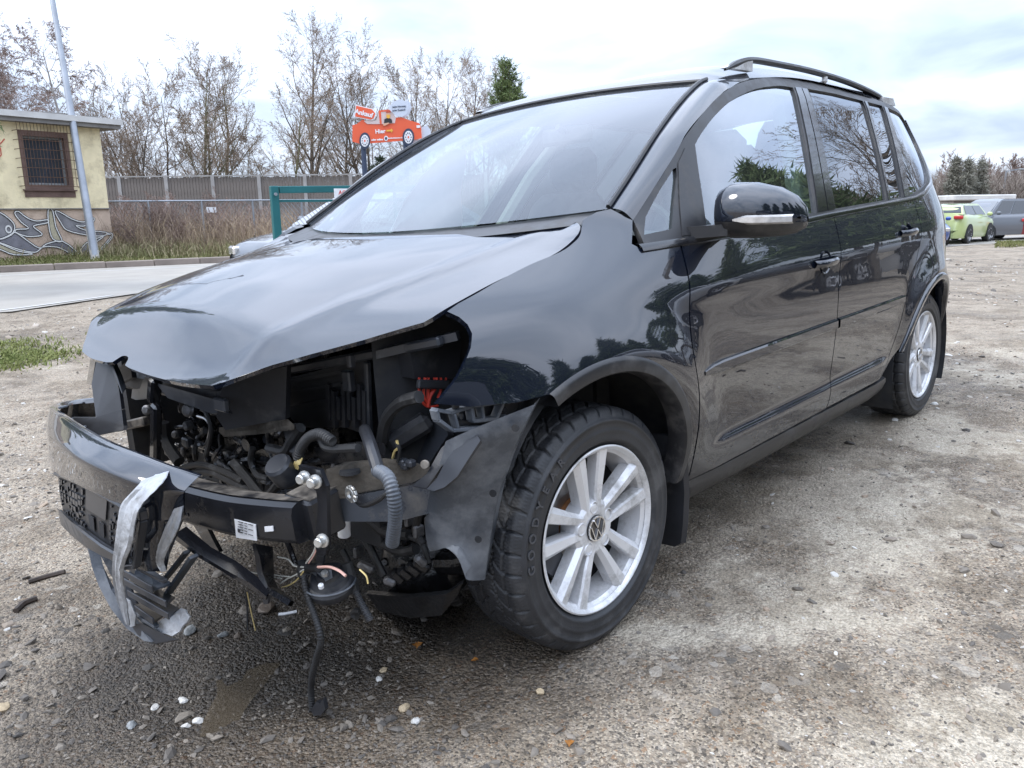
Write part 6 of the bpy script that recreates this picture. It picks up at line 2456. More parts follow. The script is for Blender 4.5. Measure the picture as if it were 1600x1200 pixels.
BARE = dict(lev=4, nseg=[10, 7, 5, 3, 2], wob=.10, up=[.02, .06, .04, .02, .0], rmin=.0055, bare=[.16, .22, .15, .1], shoots=[2.2, 1.5, 1.3, 1.75], ang=[42, 38, 40, 45], len=[.50, .50, .50, .45], rk=.62)
BIRCH = dict(lev=4, nseg=[10, 6, 5, 4, 3], wob=.09, up=[.03, .08, -.02, -.16, -.25], rmin=.006, bare=[.25, .2, .1, .1], shoots=[2.8, 1.8, 1.6, 1.8], ang=[38, 40, 42, 35], len=[.38, .52, .5, .6], rk=.55)
FAR = dict(BARE, lev=3, shoots=[2.2, 1.6, 2.2], rmin=.010)
SHRUB = dict(lev=3, nseg=[5, 4, 4, 3], wob=.14, up=[.02, .05, .03, .0], rmin=.004, bare=[.1, .1, .1], shoots=[2.0, 1.8, 1.5], ang=[30, 32, 35], len=[.6, .55, .5], rk=.6)
M['bark_grey'] = pm('grey_bark', (.105, .088, .070), .9, var=.35, scale=3, bump=.4, bscale=20)
M['bark_green'] = pm('mossy_bark', (.115, .105, .055), .9, var=.35, scale=3, bump=.4, bscale=20)
M['twig'] = pm('brown_twig', (.25, .19, .14), .85, var=.3, scale=1.2)
M['twig_birch'] = pm('reddish_birch_twig', (.25, .18, .15), .85, var=.25, scale=1)
M['bark_birch'] = pm('birch_bark', (.34, .32, .30), .85, var=.4, scale=4)
M['bud'] = pm('dry_bud', (.13, .085, .05), .9, var=.4, scale=2)


def bare_tree(base_, h, seed, P, label, group='bare trees behind the road', bark='bark_grey', twig='twig', name='bare_tree', stems=1, buds=0.0, r=None, lean=.05, scale_w=1.0):
    rd = random.Random(seed)
    segs, cuts = [], []
    for s_ in range(stems):
        cuts.append(len(segs))
        a = rd.uniform(0, 6.28)
        d0 = np.array((math.cos(a) * lean * (1 + 2 * (stems > 1)), math.sin(a) * lean * (1 + 2 * (stems > 1)), 1.0))
        d0 /= np.linalg.norm(d0)
        grow(rd, np.zeros(3) + (d0 * (1, 1, 0)) * (.8 if stems > 1 else 0), d0, h * rd.uniform(.85, 1.0) if s_ else h, (r or h * .016) * (1 if stems == 1 else .75), 0, P, segs)
    S = np.array(segs)
    root = empty(name, base_, label, 'tree', group)
    cr = S[S[:, 0] > 1][:, 1:]
    for a, b in zip(cuts, cuts[1:] + [len(segs)]):
        q = S[a:b]
        V_, F_ = cone_mesh(q[q[:, 0] <= 1][:, 1:], 6)
        fast_mesh('trunk', V_, F_, M[bark], root)
    V_, F_ = cone_mesh(S[S[:, 0] == 2][:, 1:], 3)
    V2_, F2_ = ribbon_mesh(S[S[:, 0] > 2][:, 1:], seed)
    fast_mesh('crown', np.concatenate([V_, V2_]), np.concatenate([F_, F2_ + len(V_)]), M[twig], root)
    if buds:
        g2 = np.random.default_rng(seed)
        E_ = cr[g2.random(len(cr)) < buds * .7]
        c_ = E_[:, 3:6] + g2.normal(0, .05, (len(E_), 3))
        q4 = g2.normal(0, .017, (len(c_), 3, 3))
        V_ = (c_[:, None] + q4).reshape(-1, 3)
        lo_ = fast_mesh('dry_leaves', V_, np.arange(len(V_)).reshape(-1, 3), M['bud'], root, smooth=False)
        lo_['kind'] = 'stuff'
    return root


def th(u, vtop, t):                               # height above the ground at that spot
    return zat(u, vtop, t) - at_(u, t)[2]


TREES = [
    # u, t, top v, params, stems, buds, label, bark, lean
    (228, 36, 120, BARE, 2, .05, 'thin young bare tree right behind the flat-roofed hut', 'bark_grey', .10),
    (262, 38, 105, BARE, 2, .06, 'slender bare tree with two stems left of the tall leaf-specked one', 'bark_grey', .10),
    (322, 37, 62, BARE, 2, .14, 'tall bare tree with specks of dry leaves, left of its mossy neighbour', 'bark_green', .06),
    (352, 39, 68, BARE, 1, .14, 'mossy-trunked bare tree above the middle of the board fence', 'bark_green', .05),
    (388, 36, 150, BARE, 2, .10, 'low spreading mossy tree left of the teal gate post', 'bark_green', .22),
    (492, 40, 20, BARE, 1, .14, 'tallest bare tree, dark trunk right of the teal gate post', 'bark_grey', .02),
    (450, 37, 130, BARE, 1, .10, 'leaning thin tree left of the tallest trunk', 'bark_green', .2),
    (592, 42, 48, BARE, 2, .03, 'broad fan-shaped bare tree rising behind the red car sign', 'bark_grey', .09),
    (540, 41, 95, BARE, 1, .06, 'narrow bare tree between the tallest tree and the red car sign', 'bark_grey', .05),
    (690, 43, 66, BARE, 2, .10, 'bare tree with several stems right of the red car sign', 'bark_grey', .08),
    (655, 46, 92, BARE, 1, .08, 'faint bare tree behind the white back of the car sign', 'bark_grey', .06),
    (206, 40, 150, BARE, 2, .04, 'pale bare tree in the gap right of the hut roof', 'bark_grey', .12),
    (722, 47, 84, BARE, 1, .05, 'bare tree halfway between the sign and the young pine', 'bark_grey', .06),
    (758, 46, 108, BARE, 2, .05, 'last bare tree of the row, left of the young pine', 'bark_grey', .08),
]
for i, (u, t, vt, P_, st, bd, lab_, bk, ln) in enumerate(TREES):
    b_ = at_(u, t)
    bare_tree(b_, th(u, vt, t) * .80, 40 + i, P_, lab_, bark=bk, stems=st, buds=bd, lean=ln)
for i, (u, t, vt, lab_) in enumerate(((108, 33, 48, 'weeping birch behind the lamp pole and hut'), (18, 32, -10, 'tall birch at the left edge above the hut roof'), (52, 37, 70, 'reddish birch between the two larger ones above the hut roof'))):
    bare_tree(at_(u, t), th(u, vt, t) * .86, 70 + i, BIRCH, lab_, 'birches behind the hut', 'bark_birch', 'twig_birch', 'birch_tree', 1, 0, None, .03)
for i, (u, t, hh_, lab_) in enumerate(((205, 24, 2.4, 'reddish bare shrub beside the hut fence'), (300, 23, 2.3, 'wide bare shrub in front of the board fence'), (338, 22.5, 2.0, 'pale bare shrub near the small white fence sign'), (182, 27, 2.2, 'thin shrub at the hut corner'), (252, 25, 2.6, 'dense brown shrub left of the small white fence sign'), (222, 22.5, 1.9, 'low twiggy shrub right of the hut fence corner'), (275, 27, 2.6, 'tall grey shrub pressed against the board fence'), (362, 24, 2.2, 'dense grey shrub right of the small white fence sign'), (392, 22, 1.8, 'low shrub nearest the teal gate post'), (322, 27, 2.7, 'tall reddish shrub rising above the board fence'), (415, 25, 2.2, 'tangled shrub just left of the teal gate post'), (238, 21.5, 1.5, 'small shrub at the grass verge, left of the wide one'))):
    o = bare_tree(at_(u, t), hh_ * .62, 90 + i, SHRUB, lab_, 'shrubs along the road fence', 'twig_birch', 'twig_birch', 'bare_shrub', 5, 0, .018, .28)
    o['category'] = 'shrub'

# conifers
M['needle'] = leafy('pine_needles', (.055, .08, .03), (.19, .235, .10), 1.5, (.11, .15, .055))
M['needle_dark'] = leafy('spruce_needles', (.018, .032, .020), (.055, .075, .040), 1.2)
M['needle_far'] = leafy('hazy_spruce_needles', (.15, .15, .125), (.25, .24, .195), 1.2)  # distance haze mixed into the needle colour


def conifer(base_, h, w, seed, label, cat='tree', group=None, mat_='needle', name='pine_tree', tiers=16, up=.35, nl=.14, per=11, c0=.12):
    g2 = np.random.default_rng(seed)
    root = empty(name, base_, label, cat, group)
    segs, tufts = [], []
    n_ = 10
    for i in range(n_):
        segs.append((0, 0, h * i / n_, 0, 0, h * (i + 1) / n_, h * .018 * (1 - i / n_) + .006, h * .018 * (1 - (i + 1) / n_) + .006))
    for k in range(tiers):
        f = c0 + (1 - c0) * (k + .5 * g2.random()) / tiers
        L = w * (1 - f) ** .75 * g2.uniform(.75, 1.15) + .12
        nb_ = 7 if f < .85 else 5
        for j in range(nb_):
            a = 2 * np.pi * (j + g2.random() * .6) / nb_ + k * .7
            d = np.array((math.cos(a), math.sin(a), up * (.3 + f) + .15 * g2.normal()))
            d /= np.linalg.norm(d)
            p0 = np.array((0, 0, h * f))
            ll = L * g2.uniform(.6, 1.1)
            p1 = p0 + d * ll + np.array((0, 0, .12 * ll))
            segs.append((*p0, *p1, .012 + .008 * ll, .006))
            nt = max(2, int(ll / (nl * .75)))
            for q_ in range(nt):
                s_ = (q_ + .6) / nt
                if s_ < .22:
                    continue
                pos = p0 * (1 - s_) + p1 * s_
                tufts.append((pos, d))
                if ll > .5:
                    side_ = np.cross(d, (0, 0, 1.0))
                    for sg in (-1, 1):
                        tufts.append((pos + side_ * sg * ll * .28 * (1 - s_ * .6) * g2.uniform(.5, 1.1) + np.array((0, 0, .05 * g2.normal())), d * .6 + side_ * sg * .6))
    for q_ in range(4):
        tufts.append((np.array((0, 0, h * (1 - .02 * q_))), np.array((0, 0, 1.0))))
    V_, F_ = cone_mesh(np.array(segs), 5)
    fast_mesh('trunk', V_, F_, M['bark_grey'], root)
    pos = np.array([t_[0] for t_ in tufts])
    dr = np.array([t_[1] for t_ in tufts])
    dr /= np.linalg.norm(dr, axis=1)[:, None]
    m_ = len(pos)
    nd = dr[:, None] * .7 + g2.normal(0, .55, (m_, per, 3))
    nd /= np.linalg.norm(nd, axis=2)[..., None]
    base2 = pos[:, None] + g2.normal(0, nl * .25, (m_, per, 3))
    tip = base2 + nd * nl * g2.uniform(.6, 1.2, (m_, per, 1))
    sd2 = np.cross(nd, g2.normal(size=(m_, per, 3)))
    sd2 /= np.linalg.norm(sd2, axis=2)[..., None] + 1e-9
    wd2 = nl * .085
    V_ = np.stack([base2 - sd2 * wd2, base2 + sd2 * wd2, tip], 2).reshape(-1, 3)
    fast_mesh('crown', V_, np.arange(len(V_)).reshape(-1, 3), M[mat_], root, smooth=False)
    return root


conifer(at_(796, 24), th(790, 108, 24), 2.2, 3, 'young green pine with upright shoots behind the car roof', up=1.7, tiers=14, nl=.17, per=8, c0=.45)
conifer(at_(598, 40), th(597, 246, 40), 1.5, 4, 'small dark spruce under the red car sign', name='spruce_tree', mat_='needle_dark', tiers=22, up=.1, nl=.2)
conifer(at_(-205, 11.5), 7.6, 2.1, 5, 'green pine reaching in at the left edge in front of the hut', tiers=24, up=.5, nl=.15, per=12, c0=.2)
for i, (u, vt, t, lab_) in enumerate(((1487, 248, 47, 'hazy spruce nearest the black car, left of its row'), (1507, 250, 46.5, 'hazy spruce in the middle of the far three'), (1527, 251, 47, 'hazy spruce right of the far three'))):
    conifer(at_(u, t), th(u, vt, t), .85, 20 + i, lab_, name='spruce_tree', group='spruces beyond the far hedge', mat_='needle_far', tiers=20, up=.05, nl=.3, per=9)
# brown hedge and woods far off
n = 12000
u = g.uniform(1440, 1640, n // 6)
t = g.uniform(48, 60, n // 6)
q = np.array([at_(a_, b_) for a_, b_ in zip(u, t)])
q = np.repeat(q, 6, 0) + np.c_[g.normal(0, .5, (n, 2)), np.zeros(n)]
M['far_brush'] = leafy('far_brush', (.15, .12, .105), (.30, .26, .22), .5, (.21, .175, .15))
blades(q, 1.2, 4.2, .022 + .02 * g.random(n), .22, 8, 'far_hedge', M['far_brush'])
n = 24000
u = np.concatenate([g.uniform(-120, 900, n // 12), g.uniform(1500, 1700, n // 24), g.uniform(-2200, -120, n // 24)])
t = g.uniform(62, 85, n // 6)
q = np.array([at_(a_, b_) for a_, b_ in zip(u, t)])
q = np.repeat(q, 6, 0) + np.c_[g.normal(0, .9, (n, 2)), np.zeros(n)]
blades(q, 2.0, 5.6, .03 + .03 * g.random(n), .2, 9, 'far_woods', M['far_brush'])

# ================================================================== HUT
HA_ = at_(172, 21)
HB_ = at_(12, 18.95)
hx = (HA_ - HB_) * (1, 1, 0)
hx /= np.linalg.norm(hx)
hn_ = np.array((hx[1], -hx[0], 0))                # outwards, towards the yard
if hn_ @ (CAM_W - HA_) < 0:
    hn_ = -hn_
HO = np.array((HA_[0], HA_[1], HA_[2] - .05))


def fac(u, v, off=0.0):                           # picture ray onto the facade: (along, up)
    d = _ray(u, v, AX_W)
    s_ = ((HO + hn_ * off - CAM_W) @ hn_) / (d @ hn_)
    q = CAM_W + d * s_ - HO
    return np.array((q @ hx, q[2]))


def hp(a, z, off=0.0):
    return HO + hx * a + hn_ * off + np.array((0, 0, z))


hut = empty('hut', HO, 'flat-roofed pale yellow hut with a barred window and graffiti on its base', 'building')


def hpart(mb, name, mat_, par=None, kind=None, angle=35):
    mb.v = [tuple(np.array(q) - HO) for q in mb.v]
    o = mb.build(name, mat_, par or hut, angle)
    if kind:
        o['kind'] = kind
    return o


def hbox(a0, a1, z0, z1, o0, o1, mb=None):
    mb = mb or MB()
    rot = Matrix([[hx[i], -hn_[i], (0, 0, 1)[i]] for i in range(3)])
    return mb.box(hp((a0 + a1) / 2, (z0 + z1) / 2, (o0 + o1) / 2), (a1 - a0, abs(o1 - o0), z1 - z0), rot)


M['stucco'] = pm('yellow_stucco', (.80, .69, .45), .95, var=.10, scale=2.5, bump=.8, bscale=22, dirt=(.38, .31, .19), dirt_amt=.35, dirt_scale=1.6)
M['plinth'] = pm('pinkish_plinth', (.52, .40, .31), .95, var=.2, scale=2, bump=.3, bscale=30, dirt=(.24, .17, .12), dirt_amt=.4, dirt_scale=1.5)
M['roofing'] = pm('roof_edge', (.52, .51, .49), .8, var=.15, scale=2)
M['fascia'] = pm('grey_fascia', (.20, .19, .18), .8, var=.2, scale=3)
M['frame_brown'] = pm('brown_surround', (.15, .095, .078), .8, var=.2, scale=6)
M['bars'] = pm('rusty_bars', (.10, .055, .035), .8, var=.3, scale=10)
M['hut_glass'] = pm('dark_window_glass', (.045, .052, .066), .08, spec=.6)
W_, D_ = 9.0, 4.0
zpl = fac(168, 325)[1]
ztop = fac(151, 201)[1]
g0, g1_ = fac(43, 213), fac(105, 291)
wa0, wa1 = fac(40, 250)[0], fac(103, 250)[0]
wz0, wz1 = fac(75, 289)[1], fac(72, 214)[1]
# wall built round the window opening
mw = MB()
hbox(-W_, wa0 - .10, zpl, ztop, -D_, 0, mw)
hbox(wa1 + .10, 0, zpl, ztop, -D_, 0, mw)
hbox(wa0 - .10, wa1 + .10, zpl, wz0 - .30, -D_, -.0, mw)
hbox(wa0 - .10, wa1 + .10, wz1 + .12, ztop, -D_, -.0, mw)
hbox(wa0 - .10, wa1 + .10, wz0 - .30, wz1 + .12, -D_, -.5, mw)
hpart(mw, 'wall', M['stucco'])
hpart(hbox(-W_, .02, -.6, zpl - .025, -D_, -.03), 'plinth', M['plinth'])
hpart(hbox(-W_, .04, zpl - .025, zpl, -D_, .025), 'drip_ledge', M['fascia'])
hpart(hbox(-W_ - .3, .42, ztop, ztop + .10, -D_ - .3, .30), 'fascia', M['fascia'])
rf = hpart(hbox(-W_ - .34, .46, ztop + .10, ztop + .24, -D_ - .3, .36), 'roof', M['roofing'])
wn_ = hpart(hbox(wa0 - .10, wa0, wz0 - .30, wz1 + .12, -.25, .02, hbox(wa1, wa1 + .10, wz0 - .30, wz1 + .12, -.25, .02, hbox(wa0, wa1, wz1, wz1 + .12, -.25, .02, hbox(wa0, wa1, wz0 - .12, wz0, -.25, .02)))), 'window', M['frame_brown'], angle=30)
wn_['kind'] = 'stuff'
hpart(hbox(wa0 - .13, wa1 + .13, wz0 - .30, wz0 - .13, -.2, .015), 'window_apron', M['frame_brown'])
hpart(hbox(wa0 - .16, wa1 + .16, wz0 - .145, wz0 - .115, -.1, .06), 'window_sill', M['frame_brown'])
hpart(hbox(wa0, wa1, wz0, wz1, -.16, -.14), 'pane', M['hut_glass'], wn_)
pfr = MB()
for (a0, a1, z0, z1) in ((wa0, wa0 + .05, wz0, wz1), (wa1 - .05, wa1, wz0, wz1), (wa0 + .05, wa1 - .05, wz0, wz0 + .05), (wa0 + .05, wa1 - .05, wz1 - .05, wz1)):
    hbox(a0, a1, z0, z1, -.14, -.10, pfr)
hpart(pfr, 'window_frame', M['stone_grey'], wn_, 'stuff')
gr_ = empty('window_grille', (0, 0, 0))
gr_.parent = hut
ga0, ga1, gz0, gz1 = wa0 - .22, wa1 + .22, wz0 - .04, wz1 + .34
cage = .26
for i in range(19):
    a = ga0 + (ga1 - ga0) * i / 18
    hpart(MB().tube([hp(a, gz0, cage), hp(a, gz1, cage)], .006, 4), 'grille_bar', M['bars'], gr_)
for i in range(7):
    z = gz0 + (wz1 + .1 - gz0) * i / 6
    hpart(MB().tube([hp(ga0, z, 0), hp(ga0, z, cage), hp(ga1, z, cage), hp(ga1, z, 0)], .008, 5), 'grille_bar', M['bars'], gr_)
hpart(MB().tube([hp(ga0, gz1, 0), hp(ga0, gz1, cage), hp(ga1, gz1, cage), hp(ga1, gz1, 0)], .008, 5), 'grille_bar', M['bars'], gr_)
# small vents on the roof edge
for u in (73, 93, 141):
    a, z = fac(u, 182)
    hpart(hbox(a - .16, a + .16, ztop + .24, ztop + .30, -.2, .1), 'roof_tile', M['fascia'], rf)
# graffiti: fields of colour with black and white outlines
M['spray_grey'] = pm('grey_spray', (.20, .195, .205), .9, var=.35, scale=3)
M['spray_blue'] = pm('violet_spray', (.185, .18, .20), .9, var=.3, scale=3)
M['spray_pale'] = pm('pale_spray', (.42, .38, .27), .9, var=.2, scale=4)
M['spray_white'] = pm('white_spray', (.70, .69, .66), .9)
M['spray_black'] = pm('black_spray', (.03, .03, .035), .9)
M['spray_red'] = pm('red_spray', (.50, .09, .06), .9)
gf = empty('graffiti', (0, 0, 0))
gf.parent = hut


def gpt(x, y):
    return fac(x / 4.615, 160 + y / 4.615, -.02)


GS = [([(-60, 780), (0, 795), (60, 835), (100, 880), (100, 925), (70, 955), (0, 985), (-60, 990)], 'spray_grey'),
      ([(105, 800), (132, 786), (190, 830), (260, 855), (340, 846), (338, 868), (255, 885), (242, 900), (300, 945), (280, 962), (190, 965), (110, 935), (122, 915), (205, 908), (150, 862)], 'spray_grey'),
      ([(345, 782), (378, 780), (402, 900), (446, 1000), (380, 985), (352, 900)], 'spray_pale'),
      ([(395, 788), (432, 792), (520, 842), (600, 862), (672, 832), (668, 862), (600, 892), (545, 886), (610, 920), (770, 938), (735, 962), (620, 955), (485, 922), (440, 872)], 'spray_grey'),
      ([(110, 938), (180, 985), (280, 1050), (335, 1020), (450, 1002), (565, 1092), (520, 1096), (420, 1045), (310, 1042), (255, 1080), (140, 1062), (0, 1012), (-60, 1000), (-60, 985), (10, 985), (75, 958)], 'spray_blue'),
      ([(572, 1082), (622, 1012), (720, 972), (745, 968), (700, 1000), (645, 1042), (690, 1085), (785, 985), (800, 955), (770, 950), (770, 945), (805, 945), (800, 985), (690, 1096), (600, 1096)], 'spray_grey'),
      ([(-60, 1010), (0, 1018), (130, 1072), (240, 1092), (100, 1098), (0, 1060), (-60, 1055)], 'spray_pale')]
for k, (pg, mt) in enumerate(GS):
    P2 = [gpt(*q) for q in pg]
    q3 = [hp(a, z, -.018 + .0015 * k) for a, z in P2]
    mb = MB()
    # ear-clip by triangulating in the plane
    vs, es, fs, *_r = delaunay_2d_cdt([Vector(q) for q in P2], [(i, (i + 1) % len(P2)) for i in range(len(P2))], [], 1, 1e-6)
    mb.add([hp(q[0], q[1], -.0215 + .0012 * k) for q in vs], [tuple(f) for f in fs])
    hpart(mb, 'graffiti_field', M[mt], gf)
    cl = [np.array(q) for q in P2]
    for wd_, mt2, off in ((.055, 'spray_black', -.010), (.024, 'spray_white', -.006)):
        C_ = catmull([np.array((*q, 0)) for q in cl], 3, True)
        C_ = np.array(C_)[:, :2]
        T_ = np.roll(C_, -1, 0) - np.roll(C_, 1, 0)
        T_ /= np.linalg.norm(T_, axis=1)[:, None] + 1e-9
        N_ = np.stack([-T_[:, 1], T_[:, 0]], 1)
        mb = MB()
        mb.grid([[hp(*(c_ - n_ * wd_ / 2), off + .0004 * k), hp(*(c_ + n_ * wd_ / 2), off + .0004 * k)] for c_, n_ in zip(C_, N_)], cu=True)
        hpart(mb, 'graffiti_outline', M[mt2], gf)
ce = gpt(60, 915)
for r0, r1, mt2 in ((.045, .075, 'spray_white'),):
    mb = MB()
    an = np.linspace(0, 2 * math.pi, 24, endpoint=False)
    mb.grid([[hp(ce[0] + r_ * math.cos(a), ce[1] + 1.3 * r_ * math.sin(a), -.003) for r_ in (r0, r1)] for a in an], cu=True)
    hpart(mb, 'graffiti_outline', M[mt2], gf)
mb = MB()
q = [fac(u, v, .004) for u, v in ((7, 217), (3, 222), (-1, 226), (1, 234), (2, 242), (-3, 248))]
mb.tube([hp(a, z, .004) for a, z in q], .014, 5)
hpart(mb, 'graffiti_outline', M['spray_red'], gf)

# ---- tall street lamp pole beside the hut
pb = at_(141, 19.2)
pole = empty('lamp_pole', pb, 'tall grey steel lamp pole in front of the hut', 'lamp post')
M['galv'] = pm('galvanised_steel', (.29, .31, .34), .5, metal=.5, var=.15, scale=3)
M['concrete'] = pm('pale_concrete_foot', (.42, .40, .36), .9, var=.15, scale=4)
ptop = WD(82, 0, 19.9)
dv_ = (ptop - pb)
dv_ = dv_ / dv_[2]
MB().tube([(0, 0, -.1), dv_ * 1.0, dv_ * 4.0, dv_ * 7.5], [.10, .095, .078, .055], 14).build('shaft', M['galv'], pole)
MB().lathe([(.105, 0), (.105, .9), (.098, .95)], (0, 0, -.1), tuple(dv_), 14).build('foot_sleeve', M['concrete'], pole)
MB().bar(dv_ * 7.45, dv_ * 7.45 + np.array((.9, -.5, .15)), .05, .05).build('arm', M['galv'], pole)
MB().box(dv_ * 7.45 + np.array((1.15, -.64, .17)), (.6, .22, .12), Matrix.Rotation(R_(-29), 3, 'Z'), .03).build('lamp_head', M['galv'], pole)

# ---- board fence (noise barrier) far behind
M['board'] = pm('dark_fence_board', (.16, .14, .125), .9, var=.35, scale=1.2)
M['post_grey'] = pm('fence_post', (.30, .29, .28), .8, var=.15, scale=3)
F0, F1 = at_(120, 32), at_(760, 33)
fd_ = (F1 - F0) * (1, 1, 0)
FL = np.linalg.norm(fd_)
fd_ /= FL
zt0 = zat(165, 283, 32) + .02
fence = empty('board_fence', F0, 'long dark board fence with pale posts behind the shrubs', 'fence')
npan = 9
pw = FL / npan
bme = None
for i in range(npan + 1):
    b_ = fd_ * (i * pw)
    MB().box(b_ + np.array((0, 0, zt0 / 2 - .1)), (.14, .14, zt0 + .2), Matrix.Rotation(math.atan2(fd_[1], fd_[0]), 3, 'Z')).build('post', M['post_grey'], fence)
rz_ = math.atan2(fd_[1], fd_[0])
for i in range(npan):
    nbd = 14
    for j in range(nbd):
        if bme is None:
            bme = MB().box((0, 0, 0), ((pw - .14) / nbd - .012, .05, zt0 - .12), bev=.006).mesh('board', M['board'])
        o = link('board', bme, fence)
        o.location = fd_ * (i * pw + .07 + (pw - .14) * (j + .5) / nbd) + np.array((0, 0, zt0 / 2 - .03 + .02 * math.sin(i * 3 + j * 1.7)))
        o.rotation_euler = (0, 0, rz_)
    MB().bar(fd_ * (i * pw) + np.array((0, 0, zt0 - .03)), fd_ * ((i + 1) * pw) + np.array((0, 0, zt0 - .03)), .10, .05).build('top_rail', M['post_grey'], fence)

# ---- wire fence in front of it
W0, W1 = at_(147, 21.5), at_(545, 24)
wd_ = (W1 - W0) * (1, 1, 0)
WL = np.linalg.norm(wd_)
wd_ /= WL
wf_ = empty('wire_fence', W0, 'galvanised wire fence with one top tube beside the hut', 'fence')
zt = zat(147, 315, 21.5) - W0[2]
for i in range(6):
    b_ = wd_ * (WL * i / 5)
    MB().tube([b_ + (0, 0, -.1), b_ + (0, 0, zt)], .028, 8).build('post', M['galv'], wf_)
MB().tube([(0, 0, zt), wd_ * WL + (0, 0, zt)], .024, 8).build('top_tube', M['galv'], wf_)
mb = MB()
nw = int(WL / .11)
for i in range(nw):
    a = i * .11
    for sg in (-1, 1):
        p0, p1 = a, a + sg * zt * .6
        if 0 <= p1 <= WL:
            mb.bar(wd_ * p0 + (0, 0, .05), wd_ * p1 + (0, 0, zt - .02), .004, .004)
tag(mb.build('mesh_wire', M['galv'], wf_, fix=False), kind='stuff')
o = MB().box((0, 0, 0), (.26, .012, .15), Matrix.Rotation(math.atan2(wd_[1], wd_[0]), 3, 'Z')).build('fence_sign', M['label'])
o.location = W0 + wd_ * (WL * (315 - 147) / (545 - 147) * 1.02) + np.array((0, 0, zat(315, 328, 22.4) - W0[2])) - hn_ * -.06
tag(o, 'small white blank sign on the wire fence', 'sign')

# ---- teal gate with its warning sign
M['teal'] = pm('teal_paint', (.010, .115, .125), .45, var=.12, scale=4)
GO = at_(431, 9.8)
GE = at_(660, 10.8)
gd = (GE - GO) * (1, 1, 0)
GLn = np.linalg.norm(gd)
gd /= GLn
gzt = zat(431, 291, 9.8) - GO[2]
gate = empty('teal_gate', GO, 'teal steel sliding gate with wire mesh behind the bonnet', 'gate')
grot = Matrix.Rotation(math.atan2(gd[1], gd[0]), 3, 'Z')
MB().box((0, 0, gzt / 2 - .05), (.095, .095, gzt + .1), grot, .006).build('gate_post', M['teal'], gate)
MB().disc(np.array((-gd[1], gd[0], 0)) * -.07 + (0, 0, gzt - .10), (gd[1], -gd[0], 0), .02, .02, 10).build('cap_bolt', M['galv'], gate)
MB().bar((gd * .06 + (0, 0, gzt - .045)), gd * GLn + (0, 0, gzt - .02), .08, .085, bev=.005).build('top_beam', M['teal'], gate)
MB().bar((gd * .06 + (0, 0, gzt - .18)), gd * GLn + (0, 0, gzt - .18), .03, .03).build('second_rail', M['teal'], gate)
MB().bar((gd * .06 + (0, 0, .15)), gd * GLn + (0, 0, .15), .06, .06).build('bottom_rail', M['teal'], gate)
for k in (.42, .80):
    MB().bar(gd * (GLn * k) + (0, 0, .15), gd * (GLn * k) + (0, 0, gzt - .06), .03, .03).build('upright', M['teal'], gate)
mb = MB()
mh = gzt - .34
for i in range(int(GLn / .06)):
    a = .08 + i * .06
    for sg in (-1, 1):
        p1 = a + sg * mh * .8
        lo_, hi_ = a, p1
        z0_, z1_ = .16, .16 + mh
        if p1 < .07:
            z1_ = .16 + mh * (a - .07) / (a - p1)
            hi_ = .07
        if p1 > GLn:
            z1_ = .16 + mh * (GLn - a) / (p1 - a)
            hi_ = GLn
        mb.bar(gd * lo_ + (0, 0, z0_), gd * hi_ + (0, 0, z1_), .006, .006)
tag(mb.build('gate_mesh', M['galv'], gate, fix=False), kind='stuff')
ex, ez = gd, np.array((0, 0, 1.0))
en = np.cross(ex, ez)
if en @ (CAM_W - GO) < 0:
    en = -en
su0 = GLn * .375
sg_o = GO + gd * su0 + en * .05
sgn = empty('warning_sign', sg_o, 'white warning sign with red lettering and a black camera hung on the teal gate', 'sign')
zs0, zs1 = zat(540, 328, 10.25) - GO[2], zat(540, 295, 10.25) - GO[2]
MB().box(gd * .24 + (0, 0, (zs0 + zs1) / 2), (.48, .012, zs1 - zs0), grot).build('panel', M['label'], sgn)
M['sign_red'] = pm('sign_red', (.55, .04, .03), .5)
M['sign_black'] = pm('sign_black', (.02, .02, .022), .5)
mb = MB()
text_on(mb, 'ACHTUNG', gd * .24 + en * .008 + (0, 0, zs1 - .075), ex, ez, .075, .001, .001)
tag(mb.build('lettering', M['sign_red'], sgn, fix=False), kind='stuff')
mb = MB()
zc_ = (zs0 + zs1) / 2 - .03
mb.prism([(.05, .03), (.10, .065), (.27, .02), (.29, -.03), (.24, -.055), (.09, .0)], en * .009 + (0, 0, zc_), gd, ez, .003)
mb.prism([(.05, -.06), (.09, -.06), (.13, -.02), (.10, -.01)], en * .009 + (0, 0, zc_), gd, ez, .003)
tag(mb.build('camera_print', M['sign_black'], sgn), kind='stuff')

# ---- car-shaped advertising sign on two posts
TS = 23.0
S0, S1 = at_(568, TS), at_(634, TS + .25)
sd3 = (S1 - S0) * (1, 1, 0)
SL3 = np.linalg.norm(sd3)
sd3 /= SL3
sn = np.array((sd3[1], -sd3[0], 0))
if sn @ (CAM_W - S0) < 0:
    sn = -sn
sign = empty('car_shaped_sign', S0, 'orange car-shaped advertising sign with driver and speech bubble on two dark posts', 'sign')
uz = np.array((0, 0, 1.0))


def spt(u, v, off=0.0):
    d = _ray(u, v, AX_W)
    s_ = ((S0 + sn * off - CAM_W) @ sn) / (d @ sn)
    return CAM_W + d * s_ - S0


def cpx(x, y):                                    # zoomed coordinates of the sign -> picture
    return (520 + x / 8.0, 140 + y / 8.0)


